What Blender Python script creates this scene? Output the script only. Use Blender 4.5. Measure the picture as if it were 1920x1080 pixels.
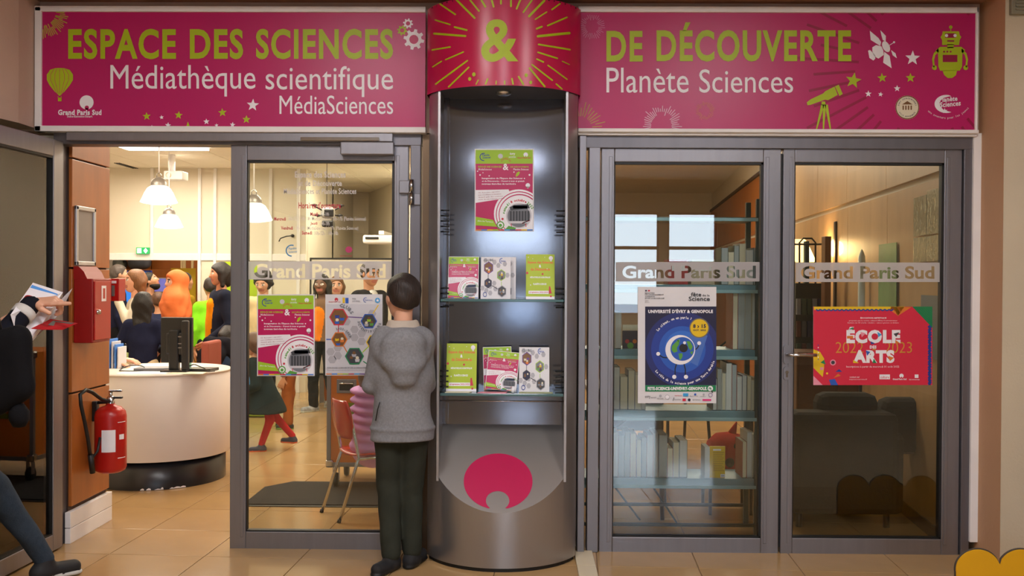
import bpy, bmesh, math, random
import numpy as np
from mathutils import Vector, Matrix, Euler
random.seed(7)
SC = bpy.context.scene
COL = SC.collection
PI = math.pi
R = math.radians
for o in list(bpy.data.objects): bpy.data.objects.remove(o)

# ---------------------------------------------------------------- camera
CAM_H, CAM_D, F = 1.5, 5.44, 1850.0
cd = bpy.data.cameras.new('camera'); cam = bpy.data.objects.new('camera', cd); COL.objects.link(cam)
cd.sensor_width = 36.0; cd.lens = F / 1920 * 36.0; cd.clip_start = .05; cd.clip_end = 200
MC = Matrix.Rotation(R(.7), 4, 'Z') @ Matrix.Rotation(R(89.5), 4, 'X') @ Matrix.Rotation(R(.33), 4, 'Z')
cam.matrix_world = Matrix.Translation((0, -CAM_D, CAM_H)) @ MC
SC.camera = cam
MC3 = MC.to_3x3(); CO = Vector((0, -CAM_D, CAM_H))
def ray(px, py): return MC3 @ Vector(((px-960)/F, -(py-540)/F, -1.0))
def at(px, py, Y=0.0):
    d = ray(px, py); t = (Y-CO.y)/d.y; return CO + d*t
def atz(px, py, Z=0.0):
    d = ray(px, py); t = (Z-CO.z)/d.z; return CO + d*t
def atx(px, py, X):
    d = ray(px, py); t = (X-CO.x)/d.x; return CO + d*t

# ---------------------------------------------------------------- world, lights, exposure
w = bpy.data.worlds.new('sky'); SC.world = w; w.use_nodes = True
nt = w.node_tree; nt.nodes.clear()
wo = nt.nodes.new('ShaderNodeOutputWorld'); bg = nt.nodes.new('ShaderNodeBackground')
tc = nt.nodes.new('ShaderNodeTexCoord'); sp = nt.nodes.new('ShaderNodeSeparateXYZ'); rp = nt.nodes.new('ShaderNodeValToRGB')
nt.links.new(tc.outputs['Generated'], sp.inputs[0]); nt.links.new(sp.outputs['Z'], rp.inputs['Fac'])
rp.color_ramp.elements[0].position = 0.0; rp.color_ramp.elements[0].color = (.75, .88, 1, 1)
rp.color_ramp.elements[1].position = .6; rp.color_ramp.elements[1].color = (.45, .65, 1, 1)
nt.links.new(rp.outputs[0], bg.inputs[0]); bg.inputs[1].default_value = 9.0
nt.links.new(bg.outputs[0], wo.inputs[0])
SC.view_settings.view_transform = 'Standard'; SC.view_settings.look = 'None'
SC.view_settings.exposure = 0.0; SC.view_settings.gamma = 1.0; SC.view_settings.use_curve_mapping = False

def area(name, loc, size, power, col, rot=(0,0,0), sy=None, label=None):
    l = bpy.data.lights.new(name, 'AREA'); l.energy = power; l.color = col; l.size = size
    if sy: l.shape = 'RECTANGLE'; l.size_y = sy
    o = bpy.data.objects.new(name, l); o.location = loc; o.rotation_euler = rot; COL.objects.link(o)
    return o
WARM = (1, .86, .64); COOL = (.8, .88, 1); NEU = (1, .9, .82)
# reception room ceiling luminaires, then an added alcove fill
for i, (x, y, p) in enumerate([(-3.6, 1.9, 56), (-1.6, 1.9, 54), (-3.9, 4.6, 60), (-2.0, 4.3, 60), (-4.4, 6.4, 46)]):
    area('reception_area_light', (x, y, 2.86), 1.2, p, (1, .87, .68), sy=.6)
area('reception_area_light', (-1.9, 7.6, 2.86), 1.0, 45, (1, .87, .68), sy=.5)  # unseen lamp added to brighten the dark alcove
area('reception_area_light', (-4.5, 8.3, 2.5), .6, 16, (1, .87, .7), sy=.4)
# library room: fill lamps added to brighten it, hung out of view
area('library_fill_light', (1.2, 2.6, 3.25), .6, 30, (1, .88, .7))
area('library_fill_light', (2.3, 6.0, 3.1), 1.0, 70, (1, .84, .62))
area('library_fill_light', (1.0, 7.5, 3.2), 1.0, 80, (1, .88, .7))
# lobby lights (dim, behind the camera and above the doors)
area('lobby_ceiling_light', (-1.2, -2.6, 3.28), .5, 50, (1, .96, .94))
area('lobby_ceiling_light', (1.5, -2.9, 3.28), .5, 54, (1, .96, .94))
area('lobby_ceiling_light', (-.1, -3.5, 3.28), .5, 50, (.94, .92, 1))
area('lobby_ceiling_light', (-.25, -9.5, 3.28), 1.0, 80, (.8, .88, 1))

# ---------------------------------------------------------------- helpers
def s2l(c):
    c = c/255.0
    return c/12.92 if c <= .04045 else ((c+.055)/1.055)**2.4
def rgb(r, g=None, b=None):
    if g is None:
        h = r.lstrip('#'); r, g, b = int(h[0:2], 16), int(h[2:4], 16), int(h[4:6], 16)
    return (s2l(r), s2l(g), s2l(b), 1)
MATS = {}
def mat(name, col, rough=.5, metal=0., var=.06, scale=6., bump=0., bscale=60., emit=0., spec=.5, coat=0., stretch=None, sheen=0.):
    if name in MATS: return MATS[name]
    m = bpy.data.materials.new(name); m.use_nodes = True; MATS[name] = m
    n = m.node_tree.nodes; l = m.node_tree.links; b = n['Principled BSDF']
    if isinstance(col, str): col = rgb(col)
    b.inputs['Roughness'].default_value = rough; b.inputs['Metallic'].default_value = metal
    b.inputs['Specular IOR Level'].default_value = spec; b.inputs['Coat Weight'].default_value = coat
    b.inputs['Sheen Weight'].default_value = sheen
    t = n.new('ShaderNodeTexCoord'); mp = n.new('ShaderNodeMapping')
    l.new(t.outputs['Object'], mp.inputs[0])
    if stretch: mp.inputs['Scale'].default_value = stretch
    no = n.new('ShaderNodeTexNoise'); no.inputs['Scale'].default_value = scale; no.inputs['Detail'].default_value = 4
    l.new(mp.outputs[0], no.inputs['Vector'])
    cr = n.new('ShaderNodeValToRGB')
    cr.color_ramp.elements[0].position = .3; cr.color_ramp.elements[1].position = .7
    cr.color_ramp.elements[0].color = tuple(c*(1-var) for c in col[:3])+(1,)
    cr.color_ramp.elements[1].color = tuple(min(1, c*(1+var)) for c in col[:3])+(1,)
    l.new(no.outputs['Fac'], cr.inputs[0]); l.new(cr.outputs[0], b.inputs['Base Color'])
    if emit:
        l.new(cr.outputs[0], b.inputs['Emission Color']); b.inputs['Emission Strength'].default_value = emit
    if bump:
        n2 = n.new('ShaderNodeTexNoise'); n2.inputs['Scale'].default_value = bscale; n2.inputs['Detail'].default_value = 3
        l.new(mp.outputs[0], n2.inputs['Vector'])
        bp = n.new('ShaderNodeBump'); bp.inputs['Strength'].default_value = bump; bp.inputs['Distance'].default_value = .01
        l.new(n2.outputs['Fac'], bp.inputs['Height']); l.new(bp.outputs[0], b.inputs['Normal'])
    return m
def glass_mat(name, tint, refl=1.0, rough=0.0):
    m = bpy.data.materials.new(name); m.use_nodes = True; n = m.node_tree.nodes; l = m.node_tree.links
    n.remove(n['Principled BSDF']); out = n['Material Output']
    tr = n.new('ShaderNodeBsdfTransparent'); tr.inputs[0].default_value = tint
    gl = n.new('ShaderNodeBsdfGlossy'); gl.inputs['Roughness'].default_value = rough; gl.inputs[0].default_value = (1, 1, 1, 1)
    fr = n.new('ShaderNodeFresnel'); fr.inputs['IOR'].default_value = 1.52
    mu = n.new('ShaderNodeMath'); mu.operation = 'MULTIPLY'; mu.inputs[1].default_value = refl
    l.new(fr.outputs[0], mu.inputs[0])
    mx = n.new('ShaderNodeMixShader'); l.new(mu.outputs[0], mx.inputs[0]); l.new(tr.outputs[0], mx.inputs[1]); l.new(gl.outputs[0], mx.inputs[2])
    l.new(mx.outputs[0], out.inputs[0]); MATS[name] = m; return m
def frost_mat(name, col, clear):
    m = bpy.data.materials.new(name); m.use_nodes = True; n = m.node_tree.nodes; l = m.node_tree.links
    n.remove(n['Principled BSDF']); out = n['Material Output']
    d = n.new('ShaderNodeBsdfDiffuse'); d.inputs[0].default_value = col
    t = n.new('ShaderNodeBsdfTranslucent'); t.inputs[0].default_value = col
    a = n.new('ShaderNodeMixShader'); a.inputs[0].default_value = .42; l.new(d.outputs[0], a.inputs[1]); l.new(t.outputs[0], a.inputs[2])
    tr = n.new('ShaderNodeBsdfTransparent'); b = n.new('ShaderNodeMixShader'); b.inputs[0].default_value = clear
    l.new(a.outputs[0], b.inputs[1]); l.new(tr.outputs[0], b.inputs[2]); l.new(b.outputs[0], out.inputs[0]); MATS[name] = m; return m

def wloc(p):
    v = Vector((0, 0, 0))
    while p is not None: v = v + p.location; p = p.parent
    return v
def tag(o, label=None, cat=None, group=None, kind=None):
    if label: o['label'] = label
    if cat: o['category'] = cat
    if group: o['group'] = group
    if kind: o['kind'] = kind
    return o
def empty(name, loc=(0, 0, 0), label=None, cat=None, group=None, kind=None):
    o = bpy.data.objects.new(name, None); o.location = loc; o.empty_display_size = .1; COL.objects.link(o)
    return tag(o, label, cat, group, kind)
class MB:
    """collects shapes in scene coordinates, builds them as one mesh object"""
    def __init__(s): s.v = []; s.f = []; s.mi = []; s.mats = []; s.sm = []
    def _m(s, m):
        if m not in s.mats: s.mats.append(m)
        return s.mats.index(m)
    def add(s, vs, fs, m=None, smooth=False):
        b = len(s.v); s.v.extend([tuple(v) for v in vs]); k = s._m(m)
        for f in fs: s.f.append([b+i for i in f]); s.mi.append(k); s.sm.append(smooth)
        return s
    def box(s, x0, x1, y0, y1, z0, z1, m=None, b=0.0):
        if x0 > x1: x0, x1 = x1, x0
        if y0 > y1: y0, y1 = y1, y0
        if z0 > z1: z0, z1 = z1, z0
        if b <= 0:
            vs = [(x, y, z) for z in (z0, z1) for y in (y0, y1) for x in (x0, x1)]
            return s.add(vs, [(0, 2, 3, 1), (4, 5, 7, 6), (0, 1, 5, 4), (2, 6, 7, 3), (0, 4, 6, 2), (1, 3, 7, 5)], m)
        b = min(b, (x1-x0)*.45, (y1-y0)*.45, (z1-z0)*.45)
        bm = bmesh.new(); bmesh.ops.create_cube(bm, size=1)
        for v in bm.verts: v.co = Vector(((x0+x1)/2+v.co.x*(x1-x0), (y0+y1)/2+v.co.y*(y1-y0), (z0+z1)/2+v.co.z*(z1-z0)))
        bmesh.ops.bevel(bm, geom=bm.edges[:], offset=b, segments=2, profile=.5, affect='EDGES')
        bm.verts.index_update()
        s.add([v.co for v in bm.verts], [[v.index for v in f.verts] for f in bm.faces], m); bm.free(); return s
    def tube(s, pts, r, m=None, n=10, r2=None, cap=True):
        pts = [Vector(p) for p in pts]; vs = []; N = len(pts); fs = []
        rs = r if isinstance(r, (list, tuple)) else [r + ((r2-r)*i/max(1, N-1) if r2 is not None else 0) for i in range(N)]
        t = (pts[1]-pts[0]).normalized(); u = t.orthogonal().normalized()
        for i in range(N):
            a = pts[max(0, i-1)]; c = pts[min(N-1, i+1)]; t = (c-a).normalized()
            u = (u - t*u.dot(t)).normalized(); v = t.cross(u)
            for k in range(n):
                q = 2*PI*k/n; vs.append(pts[i]+(u*math.cos(q)+v*math.sin(q))*rs[i])
        for i in range(N-1):
            for k in range(n): fs.append((i*n+k, i*n+(k+1) % n, (i+1)*n+(k+1) % n, (i+1)*n+k))
        s.add(vs, fs, m, True)
        if cap:
            s.add(vs[:n], [list(range(n))[::-1]], m); s.add(vs[-n:], [list(range(n))], m)
        return s
    def lathe(s, prof, c=(0, 0, 0), m=None, n=24, axis='Z', a0=0, a1=2*PI):
        full = abs(a1-a0-2*PI) < 1e-6; cnt = n if full else n+1; vs = []; fs = []
        for (r, h) in prof:
            for k in range(cnt):
                q = a0+(a1-a0)*k/n; x, y = r*math.cos(q), r*math.sin(q)
                p = {'Z': (x, y, h), 'Y': (x, h, y), 'X': (h, x, y)}[axis]
                vs.append((c[0]+p[0], c[1]+p[1], c[2]+p[2]))
        for i in range(len(prof)-1):
            for k in range(n):
                k2 = (k+1) % cnt; fs.append((i*cnt+k, i*cnt+k2, (i+1)*cnt+k2, (i+1)*cnt+k))
        return s.add(vs, fs, m, True)
    def prism(s, poly, y0, y1, m=None, axis='Y'):
        """polygon in (x,z) extruded along y (or (x,y) along z with axis Z)"""
        n = len(poly)
        if axis == 'Y': f = lambda p, t: (p[0], t, p[1])
        elif axis == 'Z': f = lambda p, t: (p[0], p[1], t)
        else: f = lambda p, t: (t, p[0], p[1])
        vs = [f(p, y0) for p in poly]+[f(p, y1) for p in poly]
        fs = [list(range(n)), list(range(2*n-1, n-1, -1))]+[(i, i+n, (i+1) % n+n, (i+1) % n) for i in range(n)]
        return s.add(vs, fs, m)
    def build(s, name, parent=None, mat_=None, origin=None, xf=None):
        me = bpy.data.meshes.new(name)
        o0 = wloc(parent) if parent is not None else (Vector(origin) if origin is not None else Vector((0, 0, 0)))
        vs = [Vector(v) for v in s.v]
        if xf is not None: vs = [xf @ v for v in vs]
        me.from_pydata([v-o0 for v in vs], [], s.f)
        for m in s.mats: me.materials.append(m if m is not None else mat_)
        me.polygons.foreach_set('material_index', s.mi); me.polygons.foreach_set('use_smooth', s.sm)
        bm = bmesh.new(); bm.from_mesh(me); bmesh.ops.remove_doubles(bm, verts=bm.verts, dist=1e-6)
        bmesh.ops.recalc_face_normals(bm, faces=bm.faces); bm.to_mesh(me); bm.free()
        o = bpy.data.objects.new(name, me); COL.objects.link(o); o.parent = parent
        if parent is None and origin is not None: o.location = origin
        return o
def struct(name, mb, m, label, origin=None):
    o = mb.build(name, None, m, origin); return tag(o, label, 'structure', kind='structure')
def copy_tree(o, parent=None):
    c = o.copy(); COL.objects.link(c)
    if parent is not None: c.parent = parent
    for ch in list(o.children): copy_tree(ch, c)
    return c

# ---- text -> flat triangles, normalised to its bounding box
_tc = {}
def text_geo(s, bold=0.0, res=3, sp=1.0):
    key = (s, bold, res, sp)
    if key in _tc: return _tc[key]
    cu = bpy.data.curves.new('t', 'FONT'); cu.body = s; cu.size = 1; cu.offset = bold; cu.resolution_u = res; cu.fill_mode = 'FRONT'; cu.space_character = sp
    ob = bpy.data.objects.new('t', cu); COL.objects.link(ob)
    dg = bpy.context.evaluated_depsgraph_get(); me = bpy.data.meshes.new_from_object(ob.evaluated_get(dg))
    vs = [(v.co.x, v.co.y) for v in me.vertices]; fs = [list(p.vertices) for p in me.polygons]
    bpy.data.objects.remove(ob); bpy.data.curves.remove(cu); bpy.data.meshes.remove(me)
    xs = [v[0] for v in vs]; ys = [v[1] for v in vs]
    g = (vs, fs, min(xs), max(xs), min(ys), max(ys)); _tc[key] = g; return g

class Print:
    """flat print: shapes in reference-pixel coordinates, mapped to 3D by fn(px,py,offset)"""
    def __init__(s, fn, clip=None): s.fn = fn; s.mb = MB(); s.k = 1; s.clip = clip
    def up(s): s.k += 1
    def poly(s, pts, m, k=None):
        k = s.k if k is None else k
        if s.clip:
            pts = clip_poly(pts, s.clip)
            if len(pts) < 3: return
        s.mb.add([s.fn(x, y, k*.00025) for x, y in pts], [list(range(len(pts)))], m)
    def rect(s, x0, y0, x1, y1, m): s.poly([(x0, y0), (x1, y0), (x1, y1), (x0, y1)], m)
    def circle(s, cx, cy, r, m, ry=None, n=28): s.poly([(cx+r*math.cos(2*PI*i/n), cy+(ry or r)*math.sin(2*PI*i/n)) for i in range(n)], m)
    def ring(s, cx, cy, r0, r1, m, n=32, a0=0, a1=360):
        for i in range(n):
            a, b = R(a0+(a1-a0)*i/n), R(a0+(a1-a0)*(i+1)/n)
            s.poly([(cx+r*math.cos(q), cy+r*math.sin(q)) for r, q in ((r0, a), (r1, a), (r1, b), (r0, b))], m)
    def line(s, x0, y0, x1, y1, w, m):
        d = math.hypot(x1-x0, y1-y0) or 1; nx, ny = -(y1-y0)/d*w/2, (x1-x0)/d*w/2
        s.poly([(x0+nx, y0+ny), (x1+nx, y1+ny), (x1-nx, y1-ny), (x0-nx, y0-ny)], m)
    def pline(s, pts, w, m):
        for a, b in zip(pts[:-1], pts[1:]): s.line(a[0], a[1], b[0], b[1], w, m)
    def star(s, cx, cy, r, m, rot=-90, n=5, q=.42):
        s.poly([(cx+(r if i % 2 == 0 else r*q)*math.cos(R(rot+i*180/n)), cy+(r if i % 2 == 0 else r*q)*math.sin(R(rot+i*180/n))) for i in range(2*n)], m)
    def burst(s, cx, cy, r0, r1, n, w, m, a0=0, a1=360, seed=1):
        rd = random.Random(seed)
        for i in range(n):
            a = R(a0+(a1-a0)*(i+.5)/n); l = rd.uniform(.75, 1); st = r0+(r1-r0)*rd.choice([0, 0, .05, .3])
            s.line(cx+st*math.cos(a), cy+st*math.sin(a), cx+r1*l*math.cos(a), cy+r1*l*math.sin(a), w, m)
    def hexa(s, cx, cy, r, m, rot=0): s.poly([(cx+r*math.cos(R(rot+60*i)), cy+r*math.sin(R(rot+60*i))) for i in range(6)], m)
    def text(s, t, x0, y0, x1, y1, m, bold=0.0, res=2, slices=0, skew=0, sp=1.0):
        vs, fs, a, b, c, d = text_geo(t, bold, res, sp if sp != 1.0 else 1+bold*2); k = s.k*.00025
        P = [(x0+(v[0]-a)/(b-a)*(x1-x0), y1-(v[1]-c)/(d-c)*(y1-y0)+skew*((v[0]-a)/(b-a))) for v in vs]
        if slices:
            for f in fs:
                T = [P[i] for i in f]
                for q in range(slices):
                    C = clip_poly(T, (x0+(x1-x0)*q/slices-(1 if q == 0 else 0), -99, x0+(x1-x0)*(q+1)/slices+(1 if q == slices-1 else 0), 9999))
                    if len(C) >= 3: s.mb.add([s.fn(x, y, k) for x, y in C], [list(range(len(C)))], m)
            return
        s.mb.add([s.fn(x, y, k) for x, y in P], fs, m)
    def arctext(s, t, cx, cy, r, a0, a1, size, m, bold=.01, inside=False):
        """letters along an arc, angles in degrees (0 = right, 90 = down the page)"""
        n = len(t)
        for i, ch in enumerate(t):
            if ch == ' ': continue
            a = R(a0+(a1-a0)*(i+.5)/n); vs, fs, xa, xb, ya, yb = text_geo(ch, bold, 1); k = s.k*.00025
            tx, ty = (-math.sin(a), math.cos(a)); nx, ny = (math.cos(a), math.sin(a))
            if inside: tx, ty, nx, ny = -tx, -ty, -nx, -ny
            P = []
            for v in vs:
                u = (v[0]-(xa+xb)/2)*size; h = v[1]*size
                P.append((cx+r*math.cos(a)+tx*u+nx*h, cy+r*math.sin(a)+ty*u+ny*h))
            s.mb.add([s.fn(x, y, k) for x, y in P], fs, m)
    def build(s, name, parent):
        o = s.mb.build(name, parent); s.mb = MB(); return o
def clip_poly(pts, box):
    x0, y0, x1, y1 = box
    def cl(P, ins, inter):
        o = []
        for i in range(len(P)):
            a, b = P[i-1], P[i]
            if ins(b):
                if not ins(a): o.append(inter(a, b))
                o.append(b)
            elif ins(a): o.append(inter(a, b))
        return o
    def ix(v): return lambda a, b: (v, a[1]+(b[1]-a[1])*(v-a[0])/(b[0]-a[0]))
    def iy(v): return lambda a, b: (a[0]+(b[0]-a[0])*(v-a[1])/(b[1]-a[1]), v)
    for ins, it in ((lambda p: p[0] >= x0, ix(x0)), (lambda p: p[0] <= x1, ix(x1)), (lambda p: p[1] >= y0, iy(y0)), (lambda p: p[1] <= y1, iy(y1))):
        pts = cl(pts, ins, it)
        if not pts: return []
    return pts
def planeY(Y):
    def fn(x, y, k):
        p = at(x, y, Y); return (p.x, Y-k, p.z)
    return fn
def quadmap(src, P0, U, V, N):
    """src = (x0,y0,x1,y1) reference pixels; P0 lower-left corner, U right edge, V up edge"""
    x0, y0, x1, y1 = src; P0 = Vector(P0); U = Vector(U); V = Vector(V); N = Vector(N)
    return lambda x, y, k: P0 + U*((x-x0)/(x1-x0)) + V*((y1-y)/(y1-y0)) + N*k
# ---------------------------------------------------------------- materials
ALU = mat('brushed grey aluminium', rgb(142, 140, 146), .38, .75, .05, 3, bump=.05, bscale=40, stretch=(8, 8, .6))
ALUD = mat('grey aluminium frame', rgb(118, 116, 122), .42, .7, .06, 3, stretch=(6, 6, .5))
STEEL = mat('brushed stainless steel', rgb(168, 164, 164), .34, .82, .06, 2, bump=.06, bscale=50, stretch=(1, 1, .25))
STEELN = mat('niche steel sheet', rgb(112, 113, 122), .1, .9, .07, 2.5, bump=.015, bscale=9)
CHROME = mat('chrome', rgb(200, 200, 205), .15, 1, .02)
BLACK = mat('black rubber', rgb(18, 18, 20), .5, 0, .1)
BLACKP = mat('black plastic', rgb(22, 23, 26), .35, 0, .1)
WHITE = mat('white painted trim', rgb(236, 233, 233), .5, 0, .04)
BEIGE = mat('beige painted plaster', rgb(205, 190, 165), .8, 0, .05, 2, bump=.15, bscale=70)
TAUPE = mat('pinkish taupe paint', rgb(196, 170, 152), .7, 0, .05, 2, bump=.12, bscale=50)
SOFF = mat('terracotta soffit paint', rgb(176, 128, 104), .8, 0, .08, 3)
CREAM = mat('cream wall panel', rgb(222, 213, 196), .6, 0, .03, 1)
CREAMC = mat('white ceiling panel', rgb(232, 224, 208), .8, 0, .03, 4)
OLIVE = mat('olive beige wall', rgb(150, 142, 110), .75, 0, .08, 2)
WOODM = mat('orange brown wood veneer', rgb(164, 94, 36), .42, 0, .10, 5, stretch=(3, 3, .5), coat=.15)
WOODL = mat('light tan wood veneer', rgb(196, 158, 112), .4, 0, .08, 4, stretch=(2, 2, .4), coat=.2)
DKWOOD = mat('dark gap', rgb(60, 35, 20), .7)
GLASS = glass_mat('clear door glass', (.93, .96, .94, 1), 1.25)
FROST = frost_mat('frosted vinyl', rgb(206, 202, 206), .12)
TILE = mat('tan polished floor tile', rgb(172, 138, 94), .18, 0, .10, 2.2, bump=.03, bscale=4)
TILE2 = mat('pale beige tile', rgb(205, 190, 160), .35, 0, .05, 5)
GROUT = mat('dark grout', rgb(120, 92, 62), .8)
RED = mat('fire red enamel', rgb(178, 24, 20), .32, 0, .05)
REDD = mat('dark red enamel', rgb(150, 20, 18), .4, 0, .05)
P_ = {}
def pm(name, r, g, b, rough=.5): return mat('print '+name, rgb(r, g, b), rough, 0, .03)
PINK = pm('magenta', 190, 20, 92, .38); LIME = pm('lime', 172, 194, 14, .45); PWH = pm('white', 240, 238, 244, .45)
PINKD = pm('dark magenta', 150, 12, 68, .38); PINKR = pm('crimson magenta', 196, 12, 70, .3)
PLIME = pm('bright lime', 160, 200, 40); PGR = pm('grey', 176, 174, 182); PDG = pm('dark grey', 60, 62, 68)
PBLUE = pm('cobalt', 34, 60, 150); PNAVY = pm('navy', 26, 26, 62); PBL2 = pm('mid blue', 40, 90, 185); PBL3 = pm('light blue', 70, 130, 215)
PGRN = pm('green', 20, 130, 80); PYEL = pm('yellow', 228, 190, 20); PBLK = pm('black', 26, 26, 32); PORG = pm('orange', 220, 120, 40)
PRED = pm('poster red', 214, 34, 66); PCYAN = pm('cyan', 60, 160, 220); PVIO = pm('violet', 100, 60, 140); PBRN = pm('brown', 120, 80, 40)
PPINK = pm('pale pink', 235, 150, 170); PCRM = pm('cream', 225, 215, 190); PTREE = pm('leaf green', 90, 160, 60)
PMID = pm('mid grey', 120, 122, 130); PRTXT = pm('red lettering', 200, 40, 60); PLG = pm('light grey', 205, 203, 210)

# ---------------------------------------------------------------- setting: floor
fl = MB(); fl.box(-7, 5.5, -13, 16, -.12, -.004)
floor = struct('floor', fl, GROUT, 'tan polished tiled floor running through lobby and rooms')
lob = MB(); lob.box(-7, 5.5, -13, -1.72, -.004, 0.0, mat('polished lobby floor', rgb(190, 160, 120), .09, 0, .06, 2)); lob.build('lobby_paving', floor); 
far = MB(); far.box(-7, 5.5, 6.6, 16, -.004, 0.0, TILE); far.build('far_paving', floor)
TS = .527; base = at(383, 1043, 0); base.z = 0
tm = MB(); g = .0025; tm.box(g, TS-g, g, TS-g, -.01, 0, None, .0015)
ang = R(-3.0); tile0 = None
e1 = Vector((math.cos(ang), math.sin(ang), 0)); e2 = Vector((-math.sin(ang), math.cos(ang), 0))
p0 = atz(383, 1043, 0)
for i in range(-10, 12):
    for j in range(-4, 14):
        c = p0+e1*i*TS+e2*j*TS; m_ = c+(e1+e2)*TS/2
        if not (-1.75 < m_.y < 6.7 and -4.6 < m_.x < 3.2): continue
        if m_.y < -.6 and abs(m_.x) > 3.0: continue
        if m_.y > .3 and m_.x < -2.6 and m_.y < .5: continue
        if tile0 is None: tile0 = tm.build('floor_tile', None, TILE); t = tile0
        else: t = tile0.copy(); COL.objects.link(t)
        t.location = c+Vector((0, 0, random.uniform(-.0004, 0))); t.rotation_euler = (0, 0, ang); t.parent = floor

# ---------------------------------------------------------------- setting: lobby shell
XL = at(74, 500, 0).x; XR = at(1833, 500, 0).x
ZS = 3.02
wu = MB(); wu.box(-7, 4.6, .0, .16, at(600, 250, 0).z+.005, 3.45)
struct('wall_front', wu, TAUPE, 'taupe bulkhead wall carrying the pink signs above the doors')
so = MB(); so.box(XL-.35, XR+.4, -.5, 0.0, ZS, ZS+.4)
struct('trim_1', so, SOFF, 'terracotta coloured soffit strip above the signs')
ce = MB(); ce.box(-4, 5.5, -13, -.5, 3.3, 3.4)
struct('ceiling_lobby', ce, CREAMC, 'lobby ceiling in front of the doors')
# right return and wall face
wr = MB(); wr.prism([(XR, 0), (at(1880, 500, -.27).x, -.27), (5.5, -.27), (5.5, .3), (XR, .3)], 0, 3.4, axis='Z')
struct('wall_right', wr, BEIGE, 'yellowish beige wall at the right of the glass doors')
xr1 = at(1880, 500, -.27).x
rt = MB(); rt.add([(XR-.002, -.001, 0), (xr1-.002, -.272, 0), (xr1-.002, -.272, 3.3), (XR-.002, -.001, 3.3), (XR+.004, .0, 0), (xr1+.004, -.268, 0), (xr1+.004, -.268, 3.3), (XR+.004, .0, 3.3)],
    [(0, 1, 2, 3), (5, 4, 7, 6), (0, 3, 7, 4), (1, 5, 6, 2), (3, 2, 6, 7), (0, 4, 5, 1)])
struct('trim_2', rt, mat('brownish beige return face', rgb(188, 146, 112), .7, 0, .05, 2, bump=.15, bscale=40), 'brownish beige return beside the right glass door')  # return coloured darker and browner than the wall face
wt = MB(); a = at(1824, 250, -.03); b = at(1833, 1010, -.03); wt.box(a.x+.004, b.x, -.035, 0, 0.08, a.z)
struct('trim_3', wt, WHITE, 'narrow white vertical trim beside the right door frame')
# left return above the open leaf
zl = at(60, 243, 0).z
wl = MB(); xl1 = at(38, 240, -.24).x
wl.prism([(XL, 0.1), (XL, 0), (xl1-.01, -.24), (xl1-.2, -1.4), (xl1-.2, -13), (-7, -13), (-7, .1)], zl, 3.45, axis='Z')
struct('wall_left_upper', wl, TAUPE, 'pinkish beige plaster wall above the open door leaf at left')
wl2 = MB(); wl2.box(-3.2, -3.05, -13, .7, 0, zl)
struct('wall_left', wl2, OLIVE, 'olive beige wall seen through the open glass leaf')
pl = MB(); 
for k in range(5): pl.box(-3.05, -3.0, -.4-k*.55, -.36-k*.55, 0, zl, WHITE)
struct('trim_4', pl, WHITE, 'pale upright battens behind the open glass leaf')
# side and back of the lobby (behind the camera) with daylight windows
wb = MB(); YB = -12.2
def wall_with_holes(mb, x0, x1, z0, z1, y0, y1, holes):
    holes = sorted(holes); x = x0
    for (a, b, c, d) in holes:
        mb.box(x, a, y0, y1, z0, z1); mb.box(a, b, y0, y1, d, z1)
        if c > z0: mb.box(a, b, y0, y1, z0, c)
        x = b
    mb.box(x, x1, y0, y1, z0, z1)
hol = [(-.88, .5, .68, 2.6), (1.58, 2.42, .87, 2.72), (2.56, 3.45, 1.8, 2.72)]
wall_with_holes(wb, -4, 5.5, 0, 3.4, YB-.2, YB, hol); wb.box(-.88, .5, YB-.2, YB, 1.18, 1.92); wb.box(-.88, -.35, YB-.2, YB, .68, 1.18); wb.box(.27, .5, YB-.2, YB, .68, 1.18)
struct('wall_back', wb, BEIGE, 'lobby wall behind the viewer with daylight windows')
gm = MB(); gm.box(-14, 14, -60, YB-.25, -.3, -.1)
struct('ground', gm, mat('pale paving outside', rgb(190, 190, 185), .9), 'pale paving outside the lobby windows')
for i, (a, b, c, d) in enumerate(hol):
    wf = MB(); t = .04
    wf.box(a, a+t, YB-.12, YB-.05, c, d); wf.box(b-t, b, YB-.12, YB-.05, c, d); wf.box(a, b, YB-.12, YB-.05, d-t, d); wf.box(a, b, YB-.12, YB-.05, c, c+t)
    wf.box(a, b, YB-.11, YB-.06, 2.05, 2.11)
    o = struct('window_%d' % (i+1), wf, mat('dark red window frame', rgb(120, 30, 36), .5), 'daylight window of the lobby behind the viewer')
sw = MB(); sw.box(5.4, 5.5, -13, -.27, 0, 3.4); struct('wall_side', sw, BEIGE, 'beige side wall of the lobby far right')

# ---------------------------------------------------------------- door frames
def pbox(mb, x0, y0, x1, y1, Y0, Y1, m=None, b=0.0, Yp=None):
    """box whose front face fills a photo rectangle at depth Y0"""
    a = at(x0, y1, Y0 if Yp is None else Yp); c = at(x1, y0, Y0 if Yp is None else Yp); zb = max(a.z, 0)
    return mb.box(a.x, c.x, Y0, Y1, zb, c.z, m, b)
fr = MB()
pbox(fr, 100, 246, 790, 270, -.02, .10, ALUD, .003)
pbox(fr, 766, 252, 789, 1040, -.018, .10, ALUD, .003)
a = at(100, 500, .0); fr.box(a.x-.02, a.x+.03, .0, .1, 0, 2.26, ALUD)
pbox(fr, 789, 252, 806, 1040, .0, .09, mat('reflection brown metal', rgb(120, 98, 76), .3, .6))  # added filler strip; its brown stands for a reflection in the steel
struct('trim_5', fr, ALUD, 'grey aluminium frame around the left double doorway')
fr2 = MB(); pbox(fr2, 124, 246, 736, 263, -.06, -.02, None, .003); o = struct('trim_6', fr2, ALU, 'long grey head rail above the left doorway')
fr3 = MB()
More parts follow.
